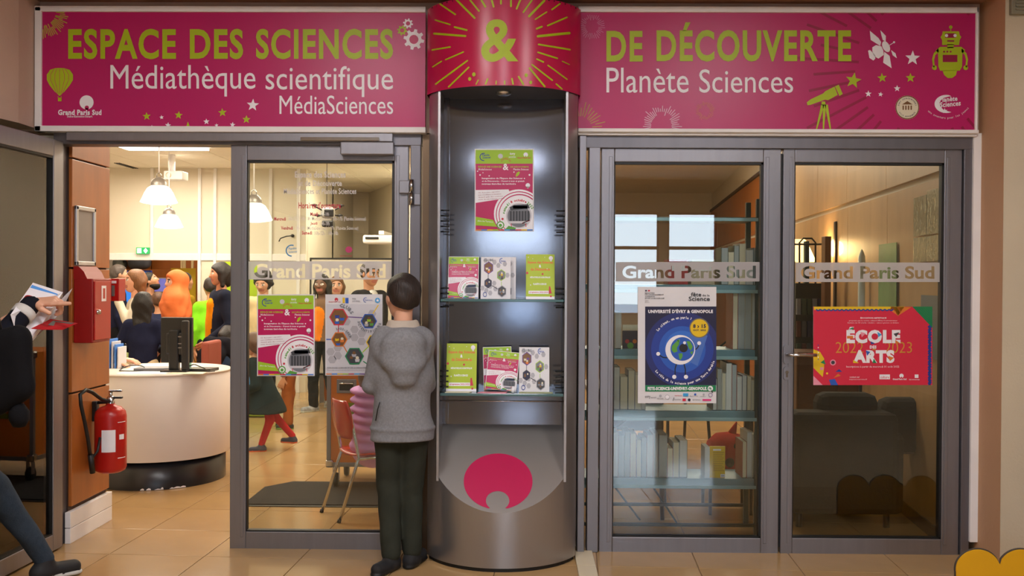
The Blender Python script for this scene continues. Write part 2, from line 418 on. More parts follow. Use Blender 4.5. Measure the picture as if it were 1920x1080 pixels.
pbox(fr3, 1085, 252, 1826, 277, -.02, .10, ALUD, .003); pbox(fr3, 1801, 270, 1824, 1046, -.018, .10, ALUD, .003)
pbox(fr3, 1100, 270, 1126, 1038, -.018, .10, ALU, .003); pbox(fr3, 1082, 254, 1100, 1036, -.05, .10, ALU, .003)
struct('trim_7', fr3, ALUD, 'grey aluminium frame around the right pair of glass doors')
bk = MB(); bk.box(at(1460, 500, .02).x, at(1475, 500, .02).x, .02, .06, .03, 2.2); struct('trim_13', bk, BLACK, 'dark rebate between the right pair of doors')
# white mouldings round the signs
tr = MB()
for (x0, y0, x1, y1) in ((64, 12, 798, 21), (64, 12, 77, 246), (64, 238, 798, 246)): pbox(tr, x0, y0, x1, y1, -.075, 0, None, .004)
struct('trim_8', tr, WHITE, 'white moulding around the left pink sign')
tr = MB()
for (x0, y0, x1, y1) in ((1084, 13, 1836, 22), (1829, 13, 1836, 246), (1084, 243, 1836, 247)): pbox(tr, x0, y0, x1, y1, -.075, 0, None, .004)
pbox(tr, 1084, 247.5, 1832, 253, -.05, 0, None, .003)
struct('trim_9', tr, WHITE, 'white moulding around the right pink sign')

# ---------------------------------------------------------------- glass door leaves
def band_mesh(rx0, ry0, rx1, ry1, tx0, ty0, tx1, ty1, bold=.028):
    """frosted strip with the words cut out; returns 2D verts and faces in photo pixels"""
    cu = bpy.data.curves.new('t', 'FONT'); cu.body = 'Grand Paris Sud'; cu.size = 1; cu.offset = bold; cu.resolution_u = 4
    ob = bpy.data.objects.new('t', cu); COL.objects.link(ob); dg = bpy.context.evaluated_depsgraph_get()
    _, _, a, b, c, d = text_geo('Grand Paris Sud', bold, 4)
    src = ob.evaluated_get(dg).to_curve(dg); cv = bpy.data.curves.new('t2', 'CURVE'); cv.dimensions = '2D'; cv.fill_mode = 'FRONT'; cv.offset = -bold; cv.resolution_u = 4
    for q in src.splines:
        n_ = cv.splines.new('BEZIER'); n_.bezier_points.add(len(q.bezier_points)-1); n_.use_cyclic_u = True
        for p_, r_ in zip(n_.bezier_points, q.bezier_points): p_.handle_left_type = p_.handle_right_type = 'FREE'; p_.co = r_.co; p_.handle_left = r_.handle_left; p_.handle_right = r_.handle_right
    fx = lambda x: a+(x-tx0)/(tx1-tx0)*(b-a); fy = lambda y: c+(ty1-y)/(ty1-ty0)*(d-c)
    sp = cv.splines.new('POLY'); sp.points.add(3); sp.use_cyclic_u = True; rx0 -= .4; rx1 += .4; ry0 -= .6; ry1 += .6
    for i, (x, y) in enumerate(((rx0, ry0), (rx1, ry0), (rx1, ry1), (rx0, ry1))): sp.points[i].co = (fx(x), fy(y), 0, 1)
    o2 = bpy.data.objects.new('t2', cv); COL.objects.link(o2); dg = bpy.context.evaluated_depsgraph_get(); dg.update()
    me = bpy.data.meshes.new_from_object(o2.evaluated_get(dg))
    vs = [(tx0+(v.co.x-a)/(b-a)*(tx1-tx0), ty1-(v.co.y-c)/(d-c)*(ty1-ty0)) for v in me.vertices]; fs = [list(p.vertices) for p in me.polygons]
    bpy.data.objects.remove(o2); bpy.data.objects.remove(ob); return vs, fs
def leaf(name, label, X0, Z0, X1, Z1, gx0, gz0, gx1, gz1, Y=0.0):
    root = empty(name, (X0, Y, 0), label, 'structure', kind='structure')
    m = MB(); y0, y1 = Y, Y+.05
    m.box(X0, gx0, y0, y1, Z0, Z1, ALU, .004); m.box(gx1, X1, y0, y1, Z0, Z1, ALU, .004)
    m.box(gx0, gx1, y0, y1, Z0, gz0, ALU, .004); m.box(gx0, gx1, y0, y1, gz1, Z1, ALU, .004)
    for (a, b, c, d) in ((gx0-.03, gx0-.012, gz0-.03, gz1+.03), (gx1+.012, gx1+.03, gz0-.03, gz1+.03)): m.box(a, b, y0-.004, y0+.002, c, d, ALU, .002)
    m.build('frame', root)
    k = MB(); t = .012
    for (a, b, c, d) in ((gx0, gx0+t*.4, gz0, gz1), (gx1-t, gx1, gz0, gz1), (gx0, gx1, gz0, gz0+t*.6), (gx0, gx1, gz1-t, gz1)): k.box(a, b, y0+.006, y0+.045, c, d, BLACK)
    k.build('gasket', root)
    p = MB(); p.box(gx0+.003, gx1-.003, Y+.022, Y+.028, gz0+.003, gz1-.003, GLASS); p.build('glass_pane', root)
    return root
def X(px, Y=0.0): return at(px, 540, Y).x
def Z(py, px=960, Y=0.0): return at(px, py, Y).z
def bandpart(root, r, t, Y):
    vs, fs = band_mesh(*r, *t); m = MB(); m.add([tuple(at(x, y, Y)) for x, y in vs], fs, FROST); o = m.build('vinyl_band', root); o['label'] = 'frosted vinyl strip with cut-out lettering'; return o
d2 = leaf('door_2', 'closed glass leaf of the left doorway carrying two posters', X(432), Z(1035, 590), X(765), Z(269, 590), X(462), Z(998, 600), X(738), Z(301, 600))
bandpart(d2, (465, 489.5, 738, 524.5), (476, 494.5, 723, 521.5), .0215)
d3 = leaf('door_3', 'right pair of glass doors, left leaf with lever handle and blue poster', X(1126), Z(1041, 1290), X(1463), Z(278, 1290), X(1151), Z(1008, 1290), X(1430), Z(304, 1290))
bandpart(d3, (1154, 491, 1428, 528), (1167, 498, 1417, 522), .0215)
d4 = leaf('door_4', 'rightmost glass door leaf with the red poster', X(1467), Z(1046, 1630), X(1802), Z(278, 1630), X(1489), Z(1010, 1630), X(1769), Z(305, 1630))
bandpart(d4, (1491, 492, 1768, 529), (1502, 499, 1752, 523), .0215)
# opened leaf at far left
WL = X(757)-X(432); gl0 = .105
d1 = leaf('door_1', 'opened glass leaf swung towards the viewer at far left', 0, .012, WL, Z(269, 590), .1, .10, WL-.08, Z(300, 600))
# mirrored lettering strip: the outer side of this leaf now faces the wall
vs, fs = band_mesh(465, 489.5, 738, 524.5, 476, 494.5, 723, 521.5); m = MB()
zc = [at(600, y, 0).z for _, y in vs]; x0 = X(465)
m.add([(.1+(at(x, y, 0).x-x0), .0215, at(600, y, 0).z) for (x, y) in vs], fs, FROST); m.build('vinyl_band', d1)
hp = at(117, 600, -.0)
d1.location = (hp.x-.03, -.03, 0); d1.rotation_euler = (0, 0, R(-93))
# hardware
m = MB(); a = at(638, 290, -.06); b = at(738, 266, -.06); m.box(a.x, b.x, -.065, 0, a.z, b.z, ALU, .006); o = m.build('door_closer', d2)
m2 = MB(); a = at(565, 264, -.05); b = at(712, 260, -.05); m2.box(a.x, b.x, -.075, -.06, a.z, b.z+.004, CHROME, .002); m2.build('closer_arm', o)
def hinge(d, px, py):
    m = MB(); c = at(px, py, -.02)
    m.box(c.x-.07, c.x-.012, -.03, 0, c.z-.005, c.z+.065, ALU, .004); m.box(c.x+.012, c.x+.05, -.03, -.02, c.z-.07, c.z-.005, ALU, .004)
    m.tube([(c.x, -.035, c.z-.07), (c.x, -.035, c.z-.002)], .013, CHROME, 14); m.tube([(c.x, -.035, c.z+.002), (c.x, -.035, c.z+.07)], .013, CHROME, 14)
    m.build('hinge', d)
hinge(d2, 772, 361); hinge(d2, 772, 980)
m = MB(); c = at(1474, 664, 0); m.prism([(c.x+.018*math.cos(q), c.z+.018*math.sin(q)+(.035 if math.sin(q) > 0 else -.035)) for q in [2*PI*i/24 for i in range(24)]], -.012, 0, ALU)
m.tube([(c.x, 0, c.z), (c.x, -.05, c.z), (c.x+.02, -.06, c.z), (c.x+.15, -.062, c.z)], .0095, CHROME, 14)
o = m.build('lever_handle', d4); o['label'] = 'brushed lever handle on oval rose'
m = MB(); c = at(1474, 700, 0); m.prism([(c.x+.017*math.cos(q), c.z+.017*math.sin(q)+(.02 if math.sin(q) > 0 else -.02)) for q in [2*PI*i/24 for i in range(24)]], -.010, 0, ALU)
m.prism([(c.x+.009*math.cos(q), c.z+.009*math.sin(q)+.008) for q in [2*PI*i/16 for i in range(16)]], -.018, -.01, CHROME); m.box(c.x-.004, c.x+.004, -.018, -.01, c.z-.02, c.z, CHROME)
m.build('keyhole_plate', d4)
for i, (a_, b_) in enumerate(((1080, 1116), )):
    m = MB(); p = atz(a_, 1040, .0); q = atz(b_, 1040, .0)
    m.box(X(1081, -.1), X(1115, -.1), -.30, -.02, 0, .012, TILE2, .002); m.box(X(1081, -.1), X(1115, -.1), -.58, -.303, 0, .012, TILE2, .002)
    struct('trim_10', m, TILE2, 'two pale threshold tiles at the foot of the steel column')
# opening hours lettering on the glass of the left leaf
GT = mat('white vinyl lettering', rgb(215, 210, 208), .6)
pr = Print(planeY(.0205)); 
pr.text('Espace des Sciences', 553, 321, 648, 337, GT, .02); pr.text('et de Découverte', 559, 338, 641, 349, GT, .02); pr.text('MédiaSciences et Planète Sciences', 532, 353, 668, 364, GT, .015)
for t, x0, x1, y0, y1 in ((': 14h-18h', 598, 617, 398, 405), (': 10h-12h / 14h-18h MédiaSciences / 14h-17h (Planète Sciences)', 537, 686, 406, 416), (': 14h-18h', 598, 618, 415, 423), (': 14h-18h (MédiaSciences) / 17h (Planète Sciences)', 550, 672, 424, 433), (': 10h-12h / 14h-18h', 586, 634, 433, 441)): pr.text(t, x0, y0, x1, y1, GT, .01, 1)
RTX = mat('red vinyl lettering', rgb(196, 60, 78), .6)
pr.text("Horaires d'ouverture", 560, 379, 639, 391, RTX, .02)
for t, x0, x1, y0 in (('Mardi', 582, 596, 398), ('Mercredi', 514, 536, 407), ('Jeudi', 582, 595, 416), ('Vendredi', 527, 549, 424), ('Samedi', 566, 585, 433)): pr.text(t, x0, y0, x1, y0+7, RTX, .03, 1)
pr.circle(654, 468, 6.5, mat('pink vinyl', rgb(190, 60, 110), .6), 6); pr.text('Seine-Essonne-Sénart', 637, 478, 660, 481, RTX, .01, 1)
BV = mat('blue vinyl', rgb(90, 150, 200), .6); pr.ring(547, 470, 9, 11.5, BV, 20, 90, 290); pr.text('Planète', 541, 464, 556, 469, BV, .02, 1, skew=-1.5); pr.text('Sciences', 541, 470, 557, 475, BV, .02, 1, skew=-1.5)
o = pr.build('vinyl_lettering', d2); o['label'] = 'white and red opening hours lettering'
# small ceiling vent on the right
vr = empty('air_vent', (at(1915, 14, -.28).x, -.28, at(1915, 14, -.28).z), 'grey louvred air vent at the top right corner of the wall', 'vent')
m = MB(); a = at(1893, 28, -.28); b = at(1960, -30, -.28); m.box(a.x, b.x, -.30, -.27, a.z, b.z, mat('vent grey', rgb(140, 135, 115), .6), .004); m.build('frame', vr)
for k in range(9):
    m = MB(); z = a.z+.02+k*.017; m.box(a.x+.02, b.x-.02, -.308, -.30, z, z+.007, mat('vent grey', rgb(140, 135, 115), .6)); m.build('slat', vr)
# ---------------------------------------------------------------- pink signs
def sign(name, x0, y0, x1, y1, label):
    c = at((x0+x1)/2, y1, -.06); r = empty(name, (c.x, -.06, c.z), label, 'sign')
    m = MB(); pbox(m, x0, y0, x1, y1, -.06, -.002, mat('magenta sign vinyl', rgb(186, 16, 100), .36, 0, .05, 1.5, bump=.05, bscale=30)); m.build('board', r); return r
s1 = sign('banner_sign', 77, 20, 798, 239, 'long pink sign reading ESPACE DES SCIENCES above the open doorway')
s2 = sign('banner_sign', 1084, 21, 1830, 244, 'long pink sign reading DE DÉCOUVERTE above the right pair of doors')
f = planeY(-.0605); pr = Print(f)
for t, x0, x1 in (('ESPACE', 128, 330), ('DES', 356, 456), ('SCIENCES', 480, 737)): pr.text(t, x0, 54, x1, 111, LIME, .03, 4, sp=1.12)
pr.text('Médiathèque', 207, 122, 479, 181, PWH, 0, 4); pr.text('scientifique', 498, 124, 737, 182, PWH, 0, 4); pr.text('MédiaSciences', 524, 179, 737, 214, PWH, 0, 4)
pr.build('lettering', s1)
pr = Print(f, (77, 20, 797, 239))
for (x, y, r) in ((275, 218, 8), (335, 216, 8), (417, 211, 8.5), (462, 224, 8), (353, 243, 15)): pr.star(x, y, r, LIME, -95+x % 13)
for (x, y, r) in ((303, 220, 4.5), (315, 235, 6), (387, 228, 6), (406, 235, 4), (436, 234, 5.5), (285, 239, 5), (474, 197, 12)): pr.star(x, y, r, PWH, -100+x % 20)
pr.build('stars', s1)['kind'] = 'stuff'
pr.burst(80, 22, 25, 52, 22, 1.3, LIME, 0, 100); pr.build('firework_burst', s1)['kind'] = 'stuff'
def gear(cx, cy, r, hole, m, bgm, n=8):
    pts = []
    for i in range(n):
        for da, q in ((-.30, .74), (-.17, 1), (.17, 1), (.30, .74)):
            a = 2*PI*(i+da)/n+.2; pts.append((cx+r*q*math.cos(a), cy+r*q*math.sin(a)))
    pr.poly(pts, m); pr.up(); pr.circle(cx, cy, hole, bgm)
gear(765, 44, 9.5, 4, PWH, PINK); pr.build('gear', s1); gear(754, 57, 9.5, 4, LIME, PINK); pr.build('gear', s1); gear(776, 74, 19.5, 8.5, PWH, PINK); pr.build('gear', s1)
b = [(112, 180), (103, 172), (93, 160), (88, 150), (88, 140), (94, 131), (103, 128), (112, 127.5), (121, 128), (131, 131), (137, 140), (137, 150), (131, 160), (121, 172)]
pr.poly(b, LIME); pr.up()
for dx in (-17, -9, 0, 9, 17): pr.pline([(112+dx*.6, 129), (112+dx, 140), (112+dx, 150), (112+dx*.3, 176)], .8, PINK)
pr.rect(109, 183, 115.5, 190, LIME); pr.line(109, 180, 109.5, 184, .8, LIME); pr.line(115, 180, 115, 184, .8, LIME)
pr.build('hot_air_balloon', s1); pr.circle(162.5, 192, 13.2, PWH); pr.up(); pr.circle(163, 202, 4, PINK); pr.rect(160.5, 203, 165.5, 206.5, PINK); pr.up()
pr.text('Grand Paris Sud', 109, 205.5, 190.5, 216, PWH, .04); pr.text('Seine-Essonne-Sénart', 126, 216, 173.5, 220.5, PWH, .02, 1)
pr.build('logo', s1)
pr = Print(f); pr.k = 5
for t, x0, x1, y0 in (('DE', 1137, 1205, 58), ('DÉCOUVERTE', 1231, 1596, 42)): pr.text(t, x0, y0, x1, 115.5, LIME, .03, 4, sp=1.12)
pr.text('Planète', 1137, 127, 1291, 174, PWH, 0, 4); pr.text('Sciences', 1311, 130, 1487, 174, PWH, 0, 4); pr.build('lettering', s2)
pr = Print(f, (1085, 21, 1829, 243))
pr.burst(1735, 125, 125, 260, 46, 5, PINKD, seed=4); pr.build('dark_burst', s2)['kind'] = 'stuff'; pr.up()
pr.burst(1110, 50, 12, 25, 34, 1.1, pm('soft pink', 206, 130, 165), seed=2); pr.burst(1322, 208, 9, 19, 30, .9, pm('soft orange', 200, 120, 80), seed=3)
pr.burst(1087, 240, 22, 50, 40, 1.3, pm('soft lime', 190, 170, 70), seed=5); pr.burst(1240, 235, 19, 41, 48, 1.5, pm('soft white', 222, 180, 200), seed=6); pr.build('firework_burst', s2)['kind'] = 'stuff'; pr.up()
for (x, y, r, q) in ((1600, 151, 15.5, -80), (1654, 146, 9.5, -95), (1707, 146, 9.5, -90)): pr.star(x, y, r, LIME, q)
for (x, y, r, q) in ((1711, 109, 14.5, -88), (1628, 176, 6.5, -90), (1651, 177, 5, -80), (1682, 166, 6.5, -90)): pr.star(x, y, r, PWH, q)
pr.build('stars', s2)['kind'] = 'stuff'
def cr5(pts): return [(1480+x/4, y/4) for x, y in pts]
for pts in ([(603, 230), (668, 285), (688, 315), (682, 345), (610, 300)], [(682, 226), (724, 270), (722, 312), (700, 300), (690, 265)], [(762, 375), (796, 400), (806, 437), (775, 415)], [(712, 388), (752, 420), (767, 512), (703, 470)],
            [(622, 355), (650, 338), (690, 348), (705, 380), (708, 412), (668, 440), (640, 425), (622, 385)], [(590, 380), (605, 375), (640, 410), (645, 440), (630, 454), (600, 435)]): pr.poly(cr5(pts), PWH)
pr.up(); pr.poly([(1480+(725+44*math.cos(t)*math.cos(1.1)-26*math.sin(t)*math.sin(1.1))/4, (350+44*math.cos(t)*math.sin(1.1)+26*math.sin(t)*math.cos(1.1))/4) for t in [2*PI*i/24 for i in range(24)]], PWH)
pr.line(*cr5([(730, 352)])[0], *cr5([(785, 318)])[0], 1, PWH); pr.circle(*cr5([(785, 317)])[0], 2, PWH)
pr.build('satellite', s2)
# robot
pr.line(1782.5, 52, 1782.5, 60, 1.5, LIME); pr.circle(1782.5, 51, 3.2, LIME)
pr.poly(cr5([(1150, 235), (1272, 235), (1277, 262), (1290, 278), (1277, 300), (1272, 338), (1145, 338), (1145, 300), (1133, 280), (1145, 262)]), LIME)
pr.rect(1776, 83, 1788, 90, LIME)
pr.poly(cr5([(1128, 352), (1290, 352), (1318, 375), (1298, 400), (1295, 500), (1278, 530), (1130, 530), (1118, 500), (1115, 400), (1098, 378)]), LIME)
pr.poly(cr5([(1148, 528), (1258, 528), (1248, 565), (1220, 586), (1188, 586), (1160, 562)]), LIME)
for s_ in (1, -1):
    P = [(1205-s_*(1205-x), y) for x, y in ((1118, 362), (1082, 400), (1070, 445), (1078, 505), (1090, 505), (1086, 450), (1095, 412), (1120, 390))]
    pr.poly(cr5(P), LIME); c_ = cr5([(1205-s_*117, 508)])[0]; pr.circle(c_[0], c_[1], 4.5, LIME)
pr.up(); pr.rect(*cr5([(1168, 250)])[0], *cr5([(1248, 284)])[0], PINKD); pr.rect(*cr5([(1184, 302)])[0], *cr5([(1236, 313)])[0], PINKD); pr.rect(*cr5([(1150, 412)])[0], *cr5([(1260, 466)])[0], PINKD)
for x in (1160, 1184, 1209): pr.circle(1480+x/4, 388/4, 1.8, PINKD)
pr.up()
for x in (1178, 1242): pr.circle(1480+x/4, 267/4, 3, PWH)
pr.build('robot', s2)
# telescope
pr.poly(cr5([(130, 768), (160, 745), (255, 700), (268, 685), (338, 650), (362, 712), (290, 752), (268, 748), (160, 786), (135, 790)]), LIME); pr.poly(cr5([(342, 648), (370, 636), (400, 705), (375, 720)]), LIME)
pr.poly(cr5([(242, 762), (268, 762), (272, 790), (240, 790)]), LIME)
for x1 in (203, 255, 308): pr.poly(cr5([(238+(x1-203)*.25, 785), (262+(x1-203)*.25, 785), (x1+5, 972), (x1-5, 972)]), LIME)
pr.build('telescope', s2)
# round seal and crescent logo
pr.circle(1701, 201.5, 22.5, PCRM); pr.up(); pr.ring(1701, 201.5, 20.5, 22.3, PBRN, 36)
pr.arctext('EVRY COURCOURONNES', 1701, 201.5, 15.5, 190, 350, 4.2, PDG, .01); pr.arctext('VILLE APPRENANTE', 1701, 201.5, 18.5, 150, 30, 4, PDG, .01, inside=True)
pr.poly([(1691, 196), (1701, 189.5), (1711, 196)], PBRN)
for x in (1692, 1697, 1702, 1707): pr.rect(x, 198, x+2.6, 206, PBRN)
pr.build('round_seal', s2)
pr.poly([(1783, 180)]+[(1770+22*math.cos(R(q))+4, 195+17*math.sin(R(q))) for q in range(280, 60, -12)][::1]+[(1770, 207), (1763, 200), (1761, 191), (1768, 184)], PWH)
pr.up(); pr.text('Planète', 1761, 183, 1795, 192, PWH, .03, 2, skew=-3); pr.text('Sciences', 1762, 192, 1801, 202, PWH, .03, 2, skew=-4); pr.star(1771, 208, 5.5, PWH)
pr.arctext('une aventure pour les jeunes', 1775, 170, 53, 133, 38, 6, PWH, .0, inside=True)
pr.build('crescent_logo', s2)

# ---------------------------------------------------------------- steel column with leaflet niche
CX = at(942, 540, -.2).x; HW = .398; SAG = .262; YF = -.41; RA = (HW**2+SAG**2)/(2*SAG); YC = YF+RA
def ay(x, r=RA): return YC-math.sqrt(max(0, r*r-x*x))
NW = .329; ZT = 2.49; ZB = Z(18, 800, -.15)
col = empty('steel_column', (CX, -.1, 0), 'bulging brushed steel column with leaflet niche between the two doorways', 'column')
def slz(y): return .305+(y-YF)*1.0
m = MB(); N = 28
for sgn in (1, -1):
    xs = [NW+(HW-NW)*i/4 for i in range(5)]
    P = [(sgn*x, ay(x)) for x in xs]+[(sgn*HW, .05)]
    vs = []; fs = []
    for (x, y) in P: vs += [(CX+x, y, .02), (CX+x, y, ZT)]
    for i in range(len(P)-1): fs.append((2*i, 2*i+2, 2*i+3, 2*i+1))
    m.add(vs[:-2], fs[:-1], STEEL, True); m.add(vs[-4:], [(0, 2, 3, 1)], STEEL)
    m.box(CX+sgn*NW, CX+sgn*(NW+.012), ay(NW)-.001, .0, slz(ay(NW))-.02, ZT, STEEL)
m.build('side_casing', col)
m = MB(); vs = []; fs = []
for i in range(N+1):
    x = -NW+2*NW*i/N; y = ay(x); vs += [(CX+x, y, .02), (CX+x, y, slz(y))]
for i in range(N): fs.append((2*i, 2*i+2, 2*i+3, 2*i+1))
m.add(vs, fs, STEEL, True); m.build('lower_casing', col)
m = MB(); vs = []; fs = []; K = 8; YBK = -.004
for i in range(N+1):
    x = -NW+2*NW*i/N; y = ay(x)
    for k in range(K+1): yy = y+(YBK-y)*k/K; vs.append((CX+x, yy, slz(yy)))
for i in range(N):
    for k in range(K): a = i*(K+1)+k; fs.append((a, a+K+1, a+K+2, a+1))
m.add(vs, fs, mat('matte steel slope', rgb(150, 146, 144), .42, .75, .04, 2), True); m.build('sloped_panel', col)
m = MB(); m.box(CX-NW, CX+NW, -.014, -.004, slz(0)-.03, ZT, STEELN); m.box(CX-NW, CX-NW+.03, -.04, -.014, slz(0), ZT, STEELN); m.build('niche_back', col)
m = MB(); m.prism([(CX-NW, 0)]+[(CX-NW+2*NW*i/N, ay(-NW+2*NW*i/N)) for i in range(N+1)]+[(CX+NW, 0)], ZT, ZT+.01, mat('dark niche ceiling', rgb(70, 70, 76), .5, .3), axis='Z'); m.build('niche_top', col)
m = MB(); m.lathe([(.001, -.012), (.03, -.014), (.04, -.008), (.042, 0)], (CX, -.2, ZT), CHROME, 24); o = m.build('downlight', col)
# curved magenta band
RB = RA+.012; HB = HW+.012
def cyl_hit(px, py, k):
    d = ray(px, py); o = CO; r = RB+.001+k
    a = d.x*d.x+d.y*d.y; b = 2*((o.x-CX)*d.x+(o.y-YC)*d.y); c = (o.x-CX)**2+(o.y-YC)**2-r*r
    q = b*b-4*a*c
    t = (-b-math.sqrt(max(q, 0)))/(2*a); return tuple(o+d*t)
m = MB(); vs = []; fs = []; ZB0 = Z(161, 942, YF)
for i in range(41):
    x = -HB+2*HB*i/40; y = YC-math.sqrt(max(0, RB*RB-x*x)); vs += [(CX+x, y, ZB0), (CX+x, y, ZB)]
for i in range(40): fs.append((2*i, 2*i+2, 2*i+3, 2*i+1))
m.add(vs, fs, mat('crimson band vinyl', rgb(190, 14, 76), .28, 0, .03, 1.5), True)
m.add([(CX-HB, .0, ZB0), (CX-HB, YC-math.sqrt(RB*RB-HB*HB), ZB0), (CX-HB, YC-math.sqrt(RB*RB-HB*HB), ZB), (CX-HB, .0, ZB)], [(0, 1, 2, 3)], PINKR)
m.add([(CX+HB, .0, ZB0), (CX+HB, YC-math.sqrt(RB*RB-HB*HB), ZB0), (CX+HB, YC-math.sqrt(RB*RB-HB*HB), ZB), (CX+HB, .0, ZB)], [(0, 1, 2, 3)], PINKR)
band = m.build('curved_band', col); band['label'] = 'curved magenta band with ampersand'
m = MB(); m.prism([(CX-HB, 0)]+[(CX-HB+2*HB*i/N, YC-math.sqrt(max(0, RB*RB-(-HB+2*HB*i/N)**2))) for i in range(N+1)]+[(CX+HB, 0)], ZB-.01, ZB-.002, BLACK, axis='Z')
m.lathe([(.3, ZB-.01), (.3, 3.4)], (CX, .0, 0), mat('dark column neck', rgb(50, 46, 44), .7), 24, 'Z', PI, 2*PI); m.build('top_cap', col)
pr = Print(cyl_hit); pr.text('&', 902, 36, 972, 116, LIME, .022, 5, slices=10); pr.up()
rays = [(305, 0, 440, 135, 18), (180, 30, 295, 108, 14), (405, 0, 472, 82, 15), (490, 0, 520, 50, 17), (568, 0, 582, 50, 17), (637, 0, 637, 28, 15), (712, 0, 712, 46, 17), (782, 0, 755, 65, 16), (870, 0, 805, 92, 14), (962, 5, 848, 122, 20), (1080, 28, 1020, 72, 14), (980, 90, 895, 145, 12),
        (1132, 130, 988, 192, 15), (944, 200, 905, 215, 16), (1150, 248, 915, 272, 22), (920, 333, 1155, 372, 15), (915, 392, 1060, 438, 14), (907, 443, 955, 465, 14), (1098, 460, 1150, 484, 9), (870, 485, 1022, 602, 14), (990, 490, 1133, 595, 12), (852, 512, 965, 648, 16), (1052, 630, 1095, 668, 13), (770, 575, 805, 632, 15), (720, 590, 728, 630, 14),
        (145, 150, 255, 184, 13), (290, 203, 380, 226, 17), (135, 252, 370, 270, 18), (122, 375, 255, 352, 14), (222, 448, 355, 390, 13), (125, 502, 190, 460, 12), (148, 630, 385, 455, 15), (245, 652, 395, 505, 14), (450, 632, 467, 600, 10), (522, 630, 537, 592, 14), (600, 630, 602, 608, 10), (665, 630, 665, 608, 12)]
for (x0, y0, x1, y1, w_) in rays:
    n = 6; X0, Y0, X1, Y1 = 780+x0/4, y0/4, 780+x1/4, y1/4
    for i in range(n): pr.line(X0+(X1-X0)*i/n, Y0+(Y1-Y0)*i/n, X0+(X1-X0)*(i+1)/n, Y0+(Y1-Y0)*(i+1)/n, w_/4*.85, LIME)
    pr.circle(X0, Y0, w_/8*.85, LIME, n=10); pr.circle(X1, Y1, w_/8*.85, LIME, n=10)
for (x, y, r) in ((434, 558, 13), (403, 592, 12), (826, 564, 12), (860, 618, 11)): pr.circle(780+x/4, y/4, r/4, LIME, r/4*1.2)
o = pr.build('ampersand_print', band)
# disc emblem on the slope
def slope_hit(px, py, k):
    d = ray(px, py); o = CO  # plane z = .305 + (y-YF)
    t = (.305-YF+o.y-o.z)/(d.z-d.y); p = o+d*t; n = Vector((0, -1, 1)).normalized(); p = p+n*(k+.001); return tuple(p)
pr = Print(slope_hit); a0, a1 = 112, 428
pts = [(934+64.5*math.cos(R(q)), 903+53*math.sin(R(q))) for q in range(106, 436, 6)]
pts = [(934+64.5*math.cos(R(106+328*i/60)), 903+52.5*math.sin(R(106+328*i/60))) for i in range(61)]
pts += [(933+22*math.cos(R(50-280*i/30)), 939+18*math.sin(R(50-280*i/30))) for i in range(31)]
pr.poly(pts, mat('magenta disc vinyl', rgb(186, 10, 78), .4, 0, .02)); pr.build('disc_emblem', col)
m = MB(); vs = []; m.prism([(CX-HW+.01, .0)]+[(CX-HW+.01+2*(HW-.01)*i/N, YC-math.sqrt(max(0, (RA-.008)**2-(-HW+.01+2*(HW-.01)*i/N)**2))) for i in range(N+1)]+[(CX+HW-.01, .0)], 0, .02, BLACK, axis='Z'); m.build('plinth', col)
# glass shelves and comb supports
SH = mat('green edged glass shelf', rgb(70, 105, 108), .12, 0, .03, spec=.8)
shz = []
for py in (561, 738):
    zz = Z(py, 940, -.25); shz.append(zz)
    m = MB(); xs = [-NW+.004+2*(NW-.004)*i/N for i in range(N+1)]
    m.box(CX-NW+.004, CX+NW-.004, -.25, -.016, zz-.014, zz, SH, .002); m.build('glass_shelf', col)
for (y0, n) in ((395, 5), (541, 3), (566, 2), (696, 5)):
    for sgn in (-1, 1):
        m = MB()
        for k in range(n):
            z = Z(y0+k*10, 940, -.2); m.tube([(CX+sgn*(NW), -.2, z), (CX+sgn*(NW-.045), -.2, z)], .004, BLACK, 8)
        m.build('support_comb', col)
m = MB(); z = Z(752, 940, -.2); m.tube([(CX-NW, -.2, z), (CX+NW, -.2, z)], .004, CHROME, 8); m.build('cross_wire', col)
